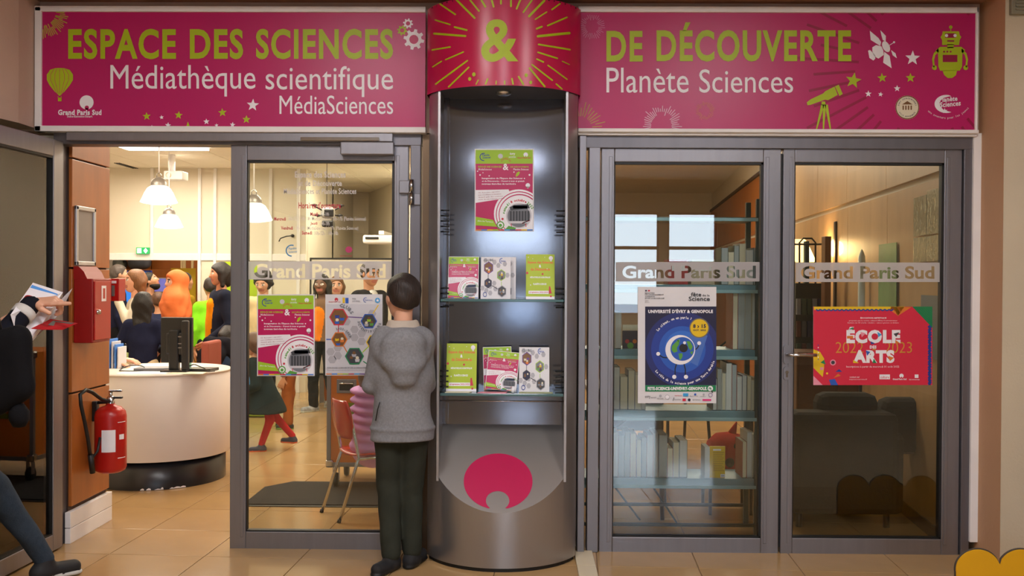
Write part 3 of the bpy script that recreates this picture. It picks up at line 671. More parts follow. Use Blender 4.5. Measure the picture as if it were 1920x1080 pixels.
# ---------------------------------------------------------------- poster designs
def design_inaug(pr, detail=True):
    pr.rect(183, 182, 533, 268, PLIME); pr.rect(183, 268, 533, 677, PINK); pr.up()
    pr.ring(232, 226, 20, 25, PBLUE, 16, 80, 290); pr.text('Planète', 224, 207, 268, 222, PBLUE, .03, 1, skew=-2); pr.text('Sciences', 226, 222, 274, 237, PBLUE, .03, 1, skew=-2)
    pr.circle(335, 221, 15, PLG); pr.text('évry', 392, 198, 425, 218, PWH, .03, 1); pr.text('courcouronnes', 385, 222, 428, 232, PWH, .01, 1)
    pr.circle(490, 212, 14, PWH); pr.up(); pr.circle(490, 222, 4, PLIME); pr.text('Grand Paris Sud', 437, 226, 520, 236, PRTXT, .04, 1)
    pr.burst(367, 262, 20, 36, 16, 2, PRTXT, 190, 350); pr.text('&', 350, 268, 385, 308, PWH, .02, 2)
    pr.text('ESPACE DES SCIENCES', 198, 281, 342, 293, LIME, .03, 1); pr.text('DE DÉCOUVERTE', 397, 281, 508, 293, LIME, .03, 1)
    pr.text('MédiaSciences', 200, 297, 282, 309, PWH, .01, 1); pr.text('Planète Sciences', 415, 297, 508, 309, PWH, .01, 1)
    pr.poly([(428, 345), (434, 325), (448, 316), (455, 322), (446, 340), (432, 350)], LIME)
    for (x, y, r) in ((195, 315, 4), (210, 338, 5), (266, 344, 4), (228, 324, 3), (418, 320, 4), (513, 338, 6), (482, 360, 4)): pr.circle(x, y, r, PWH, n=8)
    pr.text("Inauguration de l'Espace des Sciences", 221, 353, 470, 367, PWH, .03, 1); pr.text('et de Découverte - Ouvert à tous et gratuit', 221, 371, 482, 384, PWH, .03, 1); pr.text('nouveau tiers-lieu du territoire', 221, 388, 430, 399, PWH, .03, 1)
    pr.circle(503, 403, 14, PWH); pr.poly([(493, 412), (513, 412), (505, 422), (501, 422)], PWH)
    pr.poly([(183, 432), (385, 428), (403, 478), (183, 512)], PWH)
    # rings
    box = (183, 268, 533, 677); pr.clip = box; pr.up(); pr.circle(447, 580, 152, PWH, n=48); pr.up(); pr.circle(450, 583, 143, PINK, n=48); pr.up(); pr.circle(449, 583, 137, PWH, n=48); pr.up(); pr.circle(452, 585, 128, PINK, n=48); pr.up(); pr.circle(451, 586, 122, PWH, n=48)
    pr.up(); pr.poly([(183, 598), (290, 618), (312, 660), (183, 652)], PLIME)
    pr.up()
    for i, t in enumerate(('10h  Rencontre - exposition', 'jeux scientifiques et animations', 'Grand quiz des sciences', 'visite du planétarium mobile')): pr.text(t, 200, 446+i*14, 330+i*10, 455+i*14, PINKD, .0, 1, skew=-8)
    pr.text('place des Terrasses', 196, 618, 290, 630, PWH, .01, 1, skew=8)
    pr.circle(448, 592, 79, PLG, n=40); pr.up(); pr.circle(448, 594, 70, PMID, n=40); pr.up()
    pr.poly([(390, 540), (420, 525), (505, 520), (516, 545), (400, 560)], PDG); pr.rect(412, 530, 500, 548, PBL3)
    for i in range(7): pr.rect(392+i*18, 563, 405+i*18, 625, PDG)
    pr.rect(385, 626, 512, 640, PLG); pr.line(468, 640, 515, 620, 6, PRTXT); pr.line(490, 640, 492, 662, 4, PRTXT); pr.line(400, 640, 404, 668, 4, PRTXT)
    pr.arctext('samedi', 448, 590, 88, 185, 235, 22, PTREE, .04); pr.arctext('8 octobre', 448, 590, 88, 238, 300, 22, PRTXT, .04); pr.arctext('2022', 448, 590, 88, 303, 335, 22, PTREE, .04)
    pr.circle(335, 650, 24, PTREE); pr.up(); pr.circle(335, 650, 17, PWH); pr.up(); pr.circle(335, 652, 10, PTREE); pr.circle(348, 612, 7, PRTXT); pr.poly([(365, 676), (385, 655), (432, 668), (425, 677)], PTREE)
    pr.clip = None
    for i, c in enumerate((PORG, PBL3, PYEL, PLIME, PRTXT, PCYAN, PVIO, PRTXT, PYEL, PBL3)): pr.rect(183+i*35, 677, 183+(i+1)*35, 684, c)
def hexphoto(pr, cx, cy, r, edge, cols, rot=0):
    pr.hexa(cx, cy, r, edge, rot); pr.up(); pr.hexa(cx, cy, r*.86, cols[0], rot); pr.up()
    rd = random.Random(int(cx)); q = r*.5
    for i, c in enumerate(cols[1:]):
        a = i*2.2+cx; x, y = cx+q*.7*math.cos(a), cy+q*.7*math.sin(a)
        pr.circle(x, y, q*.36, PCRM if i % 2 else PBRN, n=8); pr.poly([(x-q*.5, y+q*.25), (x+q*.5, y+q*.25), (x+q*.4, y+q*.85), (x-q*.4, y+q*.85)], c)
def design_clubs(pr, dy=0):
    pr.rect(613, 240, 962, 683, PLG); pr.up()
    for (x, y) in ((790, 400), (790, 450), (835, 425), (835, 475), (640, 540), (685, 515), (685, 565), (745, 440), (900, 300), (650, 590), (740, 350)): pr.hexa(x, y, 27, PGR)
    pr.up()
    pr.line(745, 320, 840, 325, 6, PVIO); pr.line(905, 300, 940, 245, 6, PYEL); pr.line(690, 370, 688, 420, 6, PRTXT); pr.line(722, 505, 745, 545, 6, PORG); pr.line(840, 545, 885, 500, 6, PLIME); pr.line(845, 600, 880, 625, 6, PGRN); pr.line(613, 462, 650, 462, 7, PBL2)
    pr.up()
    hexphoto(pr, 691, 321, 60, PRTXT, [PBRN, PBL2, PBL2, PBLUE]); hexphoto(pr, 880, 347, 52, PBL2, [PDG, PTREE, PGR, PLIME]); hexphoto(pr, 695, 462, 52, PORG, [PBRN, PYEL, PORG, PBL2])
    hexphoto(pr, 912, 480, 50, PYEL, [PDG, PORG, PBRN]); hexphoto(pr, 790, 568, 60, PGRN, [PDG, PGR, PLG, PDG])
    pr.up(); pr.arctext('CLUBS', 700, 330, 72, 268, 340, 30, PMID, .04); pr.arctext('SCIENTIFIQUES', 885, 345, 75, 180, 10, 23, PMID, .03, inside=True); pr.arctext('2022-2023', 696, 462, 62, 250, 350, 20, PMID, .03)
    pr.circle(677, 210, 11, PRTXT); pr.up(); pr.circle(677, 217, 3.5, PWH); pr.text('Grand Paris Sud', 628, 221, 702, 228, PRTXT, .03, 1)
    pr.rect(716, 198, 730, 232, PYEL); pr.rect(734, 200, 753, 234, PBL2); pr.text('évry', 776, 200, 800, 212, PMID, .02, 1); pr.text('courcouronnes', 776, 216, 825, 226, PMID, 0, 1)
    pr.ring(862, 213, 13, 16, PBL2, 14, 90, 290); pr.text('Planète Sciences', 856, 208, 903, 218, PBL2, .01, 1); pr.circle(935, 216, 16, PCYAN); pr.up(); pr.star(935, 216, 12, PWH)
    pr.text('ESPACE DES SCIENCES ET DE LA DÉCOUVERTE', 620, 634, 880, 646, PMID, .02, 1); pr.text("Renseignements et inscriptions à l'accueil de la médiathèque", 620, 652, 940, 660, PMID, 0, 1)
    for i, c in enumerate((PORG, PBL3, PYEL, PLIME, PRTXT, PCYAN, PVIO, PRTXT, PYEL, PBL3)): pr.rect(613+i*35, 677, 613+(i+1)*35, 683, c)
def design_clubs_small(pr):
    for (x, y) in ((440, 170), (470, 190), (380, 345), (410, 320), (410, 360), (450, 335), (520, 180), (370, 160), (540, 250), (350, 330), (440, 300)): pr.hexa(x, y, 17, PGR)
    pr.up(); pr.line(393, 240, 393, 275, 4, PDG); pr.line(425, 315, 465, 335, 5, PDG); pr.line(495, 290, 495, 320, 4, PLIME); pr.up()
    hexphoto(pr, 395, 205, 40, PVIO, [PBRN, PVIO, PORG, PCRM], 30); hexphoto(pr, 393, 300, 32, PDG, [PNAVY, PBRN, PNAVY], 30); hexphoto(pr, 493, 250, 36, PLIME, [PMID, PTREE, PYEL, PDG], 30); hexphoto(pr, 500, 350, 38, PGR, [PDG, PMID, PGR, PDG], 30)
    pr.up(); pr.ring(495, 162, 13, 17, PBL2, 14, 90, 290); pr.text('Planète Sciences', 488, 156, 525, 168, PBL2, .01, 1); pr.ring(370, 370, 11, 15, PBLUE, 14); pr.text('CLUBS', 358, 150, 430, 165, PMID, .03, 1)
def design_green(pr):
    pr.rect(625, 122, 808, 395, LIME); pr.up(); pr.rect(625, 380, 808, 395, PWH)
    pr.text('Espace des Sciences', 636, 163, 797, 183, PORG, .05, 2); pr.text('&', 708, 185, 722, 203, PWH, .05); pr.text('de Découverte', 655, 205, 778, 223, PORG, .05, 2)
    pr.text('MÉDIATHÈQUE SCIENTIFIQUE', 652, 256, 780, 270, PWH, .04, 1); pr.text('PLANÈTE SCIENCES', 672, 296, 756, 310, PWH, .04, 1)
    pr.rect(642, 345, 770, 364, PWH); pr.up(); pr.text('programme 2022-2023', 648, 349, 766, 361, PRTXT, .03, 1)
    pr.circle(784, 145, 13, PWH); pr.poly([(774, 152), (794, 152), (785, 168)], PWH); pr.circle(633, 237, 7, PRTXT); pr.circle(731, 243, 6, PRTXT)
    pr.poly([(772, 318), (780, 318), (790, 362), (770, 362)], PRTXT); pr.circle(784, 378, 6, PRTXT)
    for (x, y, r) in ((640, 140, 4), (668, 150, 3), (760, 210, 4), (655, 310, 5), (745, 140, 3)): pr.star(x, y, r, PWH)
def design_science(pr):
    pr.rect(422, 210, 935, 780, PNAVY); pr.up(); pr.clip = (422, 210, 935, 780)
    pr.circle(690, 520, 270, mat('print deep blue', rgb(34, 44, 110), .5), n=48); pr.up(); pr.circle(690, 520, 225, PBLUE, n=48); pr.up(); pr.circle(690, 520, 168, PBL2, n=40); pr.up(); pr.circle(690, 510, 125, mat('print azure', rgb(52, 110, 205), .5), n=40); pr.up()
    pr.poly([(760, 400), (640, 560), (800, 640), (872, 420)], mat('print haze blue', rgb(74, 112, 190), .5)); pr.clip = None; pr.up()
    pr.circle(812, 366, 72, mat('print soft ochre', rgb(120, 110, 90), .5), n=32); pr.up(); pr.circle(812, 366, 64, PYEL, n=32); pr.up()
    pr.text('8 › 15', 767, 338, 860, 366, PNAVY, .05, 2); pr.text('OCT. 2022', 767, 375, 860, 388, PNAVY, .05, 2)
    pr.text("UNIVERSITÉ D'ÉVRY & GENOPOLE", 444, 228, 910, 258, PWH, .05, 2)
    pr.arctext('Le climat, on en parle ?', 690, 510, 212, 215, 288, 26, PWH, .03)
    pr.arctext('Le rôle de la science pour une Terre durable', 690, 530, 245, 143, 18, 25, PWH, .03, inside=True)
    # eye globe with thin arms and legs
    sk = pm('black line', 30, 30, 34)
    pr.pline([(607, 570), (580, 580), (550, 578), (520, 558)], 8, sk); pr.pline([(785, 522), (802, 505), (812, 478)], 8, sk); pr.pline([(648, 625), (638, 660), (638, 708)], 8, sk); pr.pline([(702, 625), (712, 665), (712, 708)], 8, sk); pr.up()
    for (x, y, r) in ((516, 552, 14), (811, 475, 14), (632, 719, 15), (716, 719, 15)): pr.circle(x, y, r, PWH, n=16)
    pr.circle(675, 523, 107, PWH, n=40); pr.up(); pr.circle(690, 517, 86, PBL2, n=36); pr.up()
    for P in ([(615, 495), (640, 470), (660, 450), (668, 480), (650, 510), (655, 535), (630, 545), (612, 525)], [(662, 550), (690, 548), (692, 570), (678, 597), (668, 590)], [(720, 460), (745, 462), (765, 500), (750, 530), (735, 510)], [(648, 455), (670, 445), (672, 470)], [(745, 540), (768, 530), (760, 560)]): pr.poly(P, PTREE)
    pr.up(); pr.circle(698, 510, 31, sk, n=28); pr.up(); pr.circle(706, 472, 11, PWH, n=14)
    pr.rect(422, 780, 932, 824, PGRN); pr.up(); pr.text('FETE-SCIENCE-UNIVEVRY-GENOPOLE.', 440, 791, 868, 816, PWH, .05, 2); pr.circle(891, 803, 19, PWH); pr.up(); pr.text('FR', 880, 795, 902, 811, PGRN, .05, 1); pr.poly([(893, 812), (912, 825), (905, 827), (910, 834), (904, 836)], PBLK)
    pr.rect(422, 90, 434, 100, PNAVY); pr.rect(443, 90, 456, 100, PRED)
    for i, (t, x1) in enumerate((('MINISTÈRE', 490), ("DE L'ENSEIGNEMENT", 555), ('SUPÉRIEUR', 492), ('ET DE LA RECHERCHE', 560))): pr.text(t, 421, 107+i*13, x1, 116+i*13, PDG, .02, 1)
    for i, t in enumerate(('Liberté', 'Égalité', 'Fraternité')): pr.text(t, 421, 162+i*8, 445+i*4, 168+i*8, PMID, 0, 1)
    pr.text('fête', 752, 108, 826, 138, PDG, .02, 3); pr.text('de la', 833, 122, 886, 137, PDG, .01, 3); pr.text('Science', 735, 138, 887, 170, PDG, .02, 3)
    for (t, x0, y0, x1, y1, c) in (('evry', 420, 855, 460, 878, PMID), ('upsud', 462, 862, 500, 874, PMID), ('ESSONNE', 510, 872, 553, 880, PMID), ('Grand Paris Sud', 635, 850, 685, 858, PRTXT), ('Inserm', 745, 854, 802, 860, PMID), ('CNRS', 815, 858, 856, 863, PMID), ('île-de-France', 632, 878, 680, 886, PMID), ('AFM TELETHON', 762, 882, 820, 888, PMID)): pr.text(t, x0, y0, x1, y1, c, .02, 1)
    pr.rect(695, 838, 733, 860, PCYAN); pr.rect(691, 876, 715, 894, PRED); pr.circle(739, 885, 10, PNAVY); pr.rect(835, 879, 897, 893, pm('hot pink', 220, 60, 130)); pr.circle(532, 857, 10, PGR); pr.circle(581, 865, 17, PGR); pr.up(); pr.circle(581, 865, 14, PWH); pr.circle(782, 846, 8, PBL2); pr.ring(892, 850, 12, 15, PVIO, 14); pr.line(630, 868, 622, 892, 4, PDG); pr.circle(843, 846, 7, PGR)
def design_arts(pr):
    pr.clip = (170, 70, 613, 365)
    pr.rect(170, 70, 613, 365, PRED); pr.up()
    pr.rect(172, 70, 470, 82, PYEL); pr.poly([(455, 82), (485, 105), (535, 72), (460, 70)], PORG); pr.poly([(462, 70), (510, 70), (485, 104)], PYEL); pr.poly([(538, 70), (613, 70), (613, 150)], PGRN)
    for i in range(8): pr.line(545+i*9, 70, 613, 138-i*9+3, 1.2, PTREE)
    zz = [(180+i*8, 83+(3 if i % 2 else -3)) for i in range(37)]; pr.up(); pr.pline(zz, 5, PBLUE)
    pr.pline([(602+(5 if i % 2 else -3), 142+i*10) for i in range(24)], 11, PBLUE)
    pr.poly([(170, 230), (195, 240), (210, 265), (210, 300), (205, 335), (170, 300)], PYEL); pr.poly([(170, 330), (205, 365), (170, 365)], PPINK); pr.up(); pr.poly([(196, 280), (210, 270), (216, 288)], PGRN); pr.poly([(228, 345), (250, 342), (262, 365), (235, 365)], PBL2)
    pr.circle(243, 280, 11, PPINK); pr.up(); pr.circle(243, 280, 7, PDG); pr.poly([(252, 315), (266, 305), (277, 315)], PBLUE); pr.poly([(245, 338), (262, 322), (272, 330)], PORG); pr.circle(221, 321, 4, PYEL); pr.rect(195, 298, 207, 308, PPINK)
    for i in range(7): pr.circle(188, 215+i*9, 2.2, PWH if i % 2 else PBLUE, n=8)
    pr.text('ÉDUCATION ARTISTIQUE', 345, 109, 442, 116, PWH, .04, 1); pr.text("proposée par le service culturel d'Évry-Courcouronnes", 303, 119, 482, 126, PWH, .0, 1); pr.text('Écriture du CP à la fin - théâtre - cabinet gravure et théâtre', 298, 128, 488, 134, PWH, 0, 1)
    pr.text('2022  -  2023', 253, 203, 537, 244, pm('ochre line', 205, 150, 50), -.01, 3); pr.up()
    pr.text('ÉCOLE', 293, 146, 494, 208, PWH, .06, 3); pr.text('DES', 380, 216, 405, 228, PWH, .05, 2); pr.text('ARTS', 318, 233, 472, 282, PWH, .06, 3); pr.up()
    for P, c in (([(300, 155), (318, 147), (320, 156)], PGRN), ([(295, 180), (318, 180), (318, 190), (295, 190)], PORG), ([(345, 165), (365, 170), (350, 185)], PPINK), ([(382, 200), (400, 208), (385, 212)], PBLUE), ([(408, 165), (425, 175), (412, 185)], PCYAN), ([(468, 172), (490, 166), (478, 184)], PDG), ([(475, 195), (494, 208), (475, 208)], PORG), ([(365, 235), (382, 240), (370, 255)], PBL2), ([(318, 270), (340, 282), (318, 282)], PYEL), ([(395, 265), (405, 282), (390, 282)], PGRN), ([(448, 255), (470, 262), (455, 275)], PORG)): pr.poly(P, c)
    pr.text('Inscriptions à partir du mercredi 31 août 2022', 293, 292, 489, 301, PWH, .0, 1)
    pr.text('contact sur', 305, 332, 342, 338, PWH, 0, 1); pr.text('evrycourcouronnes.fr', 303, 341, 370, 347, PWH, 0, 1); pr.rect(416, 325, 455, 343, PWH); pr.up(); pr.text('culture', 419, 330, 452, 340, PRED, .01, 1)
    pr.circle(498, 330, 8, PWH); pr.up(); pr.circle(498, 336, 2.5, PRED); pr.text('Grand Paris Sud', 465, 339, 516, 346, PWH, .03, 1); pr.rect(547, 325, 561, 338, PWH); pr.text('évry courcouronnes', 526, 341, 565, 348, PWH, .01, 1)
    pr.clip = None
DS = {'inaug': (design_inaug, (177, 175, 540, 690)), 'clubs': (design_clubs, (607, 178, 965, 690)), 'small': (design_clubs_small, (337, 138, 565, 395)), 'green': (design_green, (625, 122, 808, 395)), 'science': (design_science, (370, 68, 935, 910)), 'arts': (design_arts, (170, 70, 613, 365))}
PAPER = mat('white poster paper', rgb(222, 220, 224), .45, 0, .03)
def sheet(name, cat, label, design, P0, U, V, thick=.0012, group=None, src=None, fold=0):
    P0, U, V = Vector(P0), Vector(U), Vector(V); Nn = U.cross(V).normalized()
    if Nn.y > 0: Nn = -Nn
    r = empty(name, tuple(P0+U*.5), label, cat, group)
    m = MB(); a = [P0, P0+U, P0+U+V, P0+V]; b = [p-Nn*thick for p in a]
    m.add(a+b, [(0, 1, 2, 3), (7, 6, 5, 4), (0, 4, 5, 1), (1, 5, 6, 2), (2, 6, 7, 3), (3, 7, 4, 0)], PAPER); m.build('paper', r)
    fn, ref = DS[design]; pr = Print(quadmap(src or ref, P0, U, V, Nn)); fn(pr); pr.build('printed_design', r); return r
def poster_px(label, design, x0, y0, x1, y1, Y, skew=0):
    a = at(x0, y1, Y); b = at(x1, y1+skew, Y); c = at(x0, y0, Y); return sheet('poster', 'poster', label, design, a, b-a, c-a)
poster_px('pink and green inauguration poster taped to the left glass door leaf', 'inaug', 482, 552, 590, 705, -.0015)
poster_px('grey hexagon CLUBS SCIENTIFIQUES poster on the left glass door beside the boy', 'clubs', 610, 552, 717, 704, -.0015)
poster_px('dark blue eye-shaped globe poster on the right pair of glass doors', 'science', 1196, 538, 1343, 756, .0205-.002)
poster_px('red landscape poster reading ÉCOLE DES ARTS on the rightmost glass door', 'arts', 1525, 575, 1748, 722, .0205-.002)
poster_px('pink and green inauguration poster on the back of the steel niche', 'inaug', 890, 279, 1001, 434, -.0165)
# brochures on the two glass shelves
def brochure(label, design, x0, y0, x1, y1, Yb, Yt, sh, rot=0, group=None):
    zb = shz[sh]; a = at(x0, y1, Yb); b = at(x1, y1, Yb); a.z = b.z = zb+.0005
    t = at(x0, y0, Yt); h = t.z-zb; U = Vector((b.x-a.x, 0, 0)); V = Vector((0, Yt-Yb, h))
    if rot:
        q = R(rot); U, V = U*math.cos(q)+Vector((0, 0, 1))*U.length*math.sin(q), V*math.cos(q)-Vector((1, 0, 0))*V.length*math.sin(q)
        if U.z < 0: a.z -= U.z
    return sheet('brochure', 'brochure', label, design, a, U, V, .004, group)
brochure('pink leaflet leaning at the left end of the upper glass shelf', 'inaug', 839, 481, 897, 555, -.17, -.11, 0)
brochure('white hexagon leaflet at the back of the pair on the upper shelf', 'small', 911, 482, 967, 556, -.115, -.075, 0)
brochure('white hexagon leaflet in front of its twin on the upper shelf', 'small', 901, 482, 957, 556, -.17, -.11, 0)
brochure('lime green programme leaflet at the right of the upper shelf', 'green', 986, 477, 1040, 556, -.17, -.11, 0)
brochure('lime green programme leaflet at the left of the lower shelf', 'green', 836, 644, 893, 731, -.17, -.11, 1)
brochure('pink leaflet behind another one on the lower shelf', 'inaug', 907, 651, 961, 730, -.12, -.08, 1, 2)
brochure('tilted pink leaflet in front on the lower shelf', 'inaug', 909, 661, 968, 734, -.17, -.12, 1, -5)
brochure('white hexagon leaflet at the right of the lower shelf', 'small', 973, 651, 1030, 731, -.17, -.11, 1)
# loose papers, flat on the shelves
def flat(name, label, cat, pts, z, m_, th=.002):
    mb = MB(); mb.prism(pts, z, z+th, m_, axis='Z'); o = mb.build(name, None, None, (pts[0][0], pts[0][1], z)); return tag(o, label, cat)
zz = shz[1]+.001; cx = CX
flat('leaflet', 'beige leaflet lying flat at the left of the lower shelf', 'leaflet', [(cx-.30, -.24), (cx-.17, -.24), (cx-.16, -.19), (cx-.29, -.19)], zz, PCRM, .003)
flat('leaflet', 'pink leaflet lying flat in the middle of the lower shelf', 'leaflet', [(cx-.13, -.245), (cx+.02, -.25), (cx+.03, -.19), (cx-.11, -.185)], zz, PPINK, .002)
flat('leaflet', 'pale green leaflet lying flat at the right of the lower shelf', 'leaflet', [(cx+.09, -.24), (cx+.27, -.235), (cx+.27, -.19), (cx+.1, -.19)], zz, pm('pale olive', 170, 175, 130), .003)
flat('leaflet', 'grey leaflet lying flat at the left of the upper shelf', 'leaflet', [(cx-.30, -.24), (cx-.15, -.245), (cx-.15, -.19), (cx-.29, -.19)], shz[0]+.001, PMID, .002)
m = MB(); c = (cx+.06, -.22, zz); m.lathe([(.001, 0), (.011, 0), (.011, .022), (.007, .026), (.007, .034), (.001, .034)], c, PWH, 16); tag(m.build('small_bottle', None, None, c), 'tiny white bottle standing on the lower glass shelf', 'bottle')
# ---------------------------------------------------------------- reception room (left): shell
H1 = 2.93
XW = -2.552
wd = MB(); wd.box(XW-.10, XW-.02, .10, .60, 0.0, H1, DKWOOD); wd.box(-6.1, XW-.1, .52, .59, 0, H1, CREAM)
wood_wall = struct('wall_left_partition', wd, DKWOOD, 'orange wood panelled wall just inside the open doorway')
for (z0, z1) in ((.20, .835), (.845, 1.545), (1.555, 2.165), (2.175, H1)):
    m = MB(); m.box(XW-.02, XW, .10, .60, z0, z1, WOODM, .003); m.build('wood_panel', wood_wall)
    m = MB(); m.box(XW-.10, XW-.003, .601, .612, z0, z1, WOODM, .003); m.build('wood_panel', wood_wall)
bb = MB(); bb.box(XW-.02, XW+.012, .06, .62, 0, .085, WHITE, .002); bb.box(XW-.02, XW+.012, .06, .62, .088, .175, WHITE, .002)
struct('baseboard_left', bb, mat('chipped white skirting tile', rgb(212, 204, 186), .4, 0, .06, 8), 'white tiled skirting below the orange wood wall')
m = MB(); m.box(-6.1, -6.0, .6, 9.2, 0, H1); struct('wall_left_room', m, CREAM, 'cream left wall of the reception room')
YBK1 = 7.45
x370 = at(370, 500, YBK1).x; x577 = at(574, 400, YBK1).x; zlin = Z(488, 300, YBK1)
m = MB(); m.box(-6.1, x370, YBK1, YBK1+.1, zlin, H1); m.box(x370, x577, YBK1, YBK1+.1, 0, H1)
wbk = struct('wall_back_room', m, CREAM, 'cream partition wall at the back of the reception room with a wide opening')
for px in (286, 375, 404, 508, 560):
    m = MB(); x = at(px, 400, YBK1).x; m.box(x-.02, x+.02, YBK1-.03, YBK1, zlin if px < 370 else 0, H1, WHITE, .004); m.build('batten', wbk)
m = MB(); m.box(-6.1, x577, YBK1-.02, YBK1, zlin, zlin+.09, WHITE, .004); m.build('rail', wbk)
m = MB(); m.box(-6.1, x577-.0, 9.2, 9.3, 0, H1); wob = struct('wall_niche', m, WOODM, 'orange wood wall inside the back opening')
for i in range(4):
    m = MB(); m.box(-5.98+i*.44, -5.98+i*.44+.43, 9.17, 9.2, .1, 2.2, WOODM, .003); m.build('wood_panel', wob)
pts = [(x577, YBK1+.11), (x577, 11.0), (-2.6, 11.0), (-.5, 5.3), (-.25, .1)]
m = MB()
for (a, b) in zip(pts[:-1], pts[1:]):
    d = Vector((b[0]-a[0], b[1]-a[1])).normalized(); n = Vector((d.y, -d.x))*-.1
    m.prism([a, b, (b[0]+n.x, b[1]+n.y), (a[0]+n.x, a[1]+n.y)], 0, 3.3, axis='Z')
struct('wall_right_room', m, CREAM, 'cream angled wall at the right side of the reception room')
# ceiling with panels
m = MB(); m.box(-6.1, 0, .1, 11.1, H1+.02, H1+.1); cl = struct('ceiling', m, mat('ceiling joint', rgb(150, 140, 120), .8), 'white panelled ceiling of the reception room')
pn = MB(); pn.box(.004, .596, .004, .596*2, -.012, 0, None, .002); p0_ = None
for i in range(10):
    for j in range(9):
        o = pn.build('ceiling_panel', None, CREAMC) if p0_ is None else p0_.copy()
        if p0_ is None: p0_ = o
        else: COL.objects.link(o)
        o.location = (-6+i*.6, .12+j*1.2, H1+.012); o.parent = cl
# luminaire strip seen at the top of the doorway
m = MB(); a = atz(222, 274, H1-.02); b = atz(392, 281, H1-.02); LIT = mat('lit diffuser', rgb(255, 250, 240), .5, emit=5)
m.box(a.x, b.x, max(a.y-.5, .2), b.y, H1-.03, H1-.001, LIT); o = m.build('ceiling_light', None, None, (a.x, a.y, H1-.03)); tag(o, 'long lit ceiling light panel above the pendant lamps', 'light')
# pendant lamps
SHADE = mat('glowing prismatic shade', rgb(255, 240, 214), .3, emit=2.6, bump=.1)
def pendant(label, px, pyb, pyt, rim_px, group='pendant lamps'):
    """rim width in px decides the distance, real rim .31 m"""
    s = rim_px/.31; q_ = .31/.44; Y = F/s-CAM_D; c = at(px, pyb, Y)
    r = empty('pendant_lamp', tuple(c), label, 'lamp'); k = .44
    U = lambda P: [(a_*q_, b_*q_*.86) for a_, b_ in P]
    m = MB(); m.lathe(U([(.03, .255), (.09, .25), (.135, .215), (.17, .15), (.195, .08), (.215, .03), (.222, .02), (.222, .012), (.2, .0), (.1, -.02), (.001, -.025)]), tuple(c), SHADE, 32); m.build('lamp_shade', r)
    m = MB(); m.lathe(U([(.098, .25), (.096, .29), (.08, .33), (.05, .36), (.02, .375), (.001, .378)]), tuple(c), mat('grey lamp cap', rgb(150, 145, 140), .4, .5), 24); m.build('cap', r)
    m = MB(); m.tube([c+Vector((-.02, 0, .225)), c+Vector((-.02, 0, .25)), c+Vector((0, 0, .27)), c+Vector((.02, 0, .25)), c+Vector((.02, 0, .225))], .005, CHROME, 8); m.build('hook', r)
    m = MB(); m.tube([c+Vector((0, 0, .27)), Vector((c.x, c.y, H1))], .006, WHITE, 8); m.build('cord', r)
    return r
pendant('large glowing pendant lamp, nearest of the two in the open doorway', 298, 381, 312, 67)
pendant('smaller glowing pendant lamp hanging behind the large one', 317, 427, 385, 51)
pendant('glowing pendant lamp seen through the left edge of the glass door', 476, 414, 352, 68)
# exit sign
c = at(267, 470, YBK1-.06); r = empty('exit_sign', tuple(c), 'small green lit emergency exit sign on the back wall', 'sign')
EG = mat('lit exit green', rgb(30, 150, 80), .4, emit=1.0); EW = mat('lit exit white', rgb(235, 255, 240), .4, emit=2.0)
m = MB(); pbox(m, 255, 464, 279, 476, YBK1-.06, YBK1-.02, EG, .004); m.build('housing', r)
pr = Print(planeY(YBK1-.061)); pr.rect(257, 465.5, 265, 474.5, EW); pr.poly([(269, 470), (273, 465), (277, 470), (273, 475)], EW); pr.build('pictogram', r)
# AC vents and sprinkler unit on the ceiling
m = MB()
for k in range(3): p = atz(238+k*4, 312, H1); m.box(p.x, p.x+.012, p.y-.4, p.y+.5, H1-.008, H1+.001, BLACK)
tag(m.build('ceiling_vent', None, None, (p.x, p.y, H1-.01)), 'three slit ceiling vent left of the pendant lamps', 'vent')
c = at(322, 330, 6.0); r = empty('ceiling_projector', (c.x, 6.0, c.z), 'white bracketed projector high on the ceiling behind the pendant lamp', 'projector')
m = MB(); m.box(c.x-.06, c.x+.16, 5.9, 6.1, c.z-.05, c.z+.05, WHITE, .01); m.build('body', r); m = MB(); m.tube([(c.x, 6, c.z+.05), (c.x, 6, H1)], .04, WHITE, 12); m.build('mount', r)
m = MB(); m.lathe([(.03, 0), (.03, .02)], (c.x, 5.885, c.z), mat('warm lens', rgb(240, 190, 110), .2), 16, 'Y'); m.build('lens', r)
# objects seen high through the glass door
c = at(615, 400, 2.4); r = empty('hanging_drone', tuple(c), 'black and white model drone hanging from the ceiling behind the glass door', 'drone')
m = MB(); m.box(c.x-.05, c.x+.05, 2.35, 2.45, c.z-.04, c.z+.05, mat('white shell', rgb(190, 188, 184), .4), .02); m.box(c.x-.02, c.x+.055, 2.34, 2.36, c.z-.03, c.z+.03, BLACKP, .008); m.build('body', r)
m = MB(); m.box(c.x-.04, c.x+.05, 2.35, 2.43, c.z-.11, c.z-.06, BLACKP, .01); m.build('camera_pod', r)
for (dx, dz) in ((-.09, .05), (.09, .06), (-.07, -.03), (.08, -.02)):
    m = MB(); m.tube([(c.x, 2.4, c.z), (c.x+dx, 2.4+dx, c.z+dz)], .006, BLACKP, 8); m.build('arm', r)
    m = MB(); m.lathe([(.001, .0), (.024, .004), (.026, .012), (.001, .02)], (c.x+dx, 2.4+dx, c.z+dz), BLACKP, 16); m.build('motor', r)
m = MB(); m.tube([(c.x-.01, 2.4, c.z+.05), (c.x-.01, 2.4, H1)], .003, BLACKP, 6); m.build('cord', r)
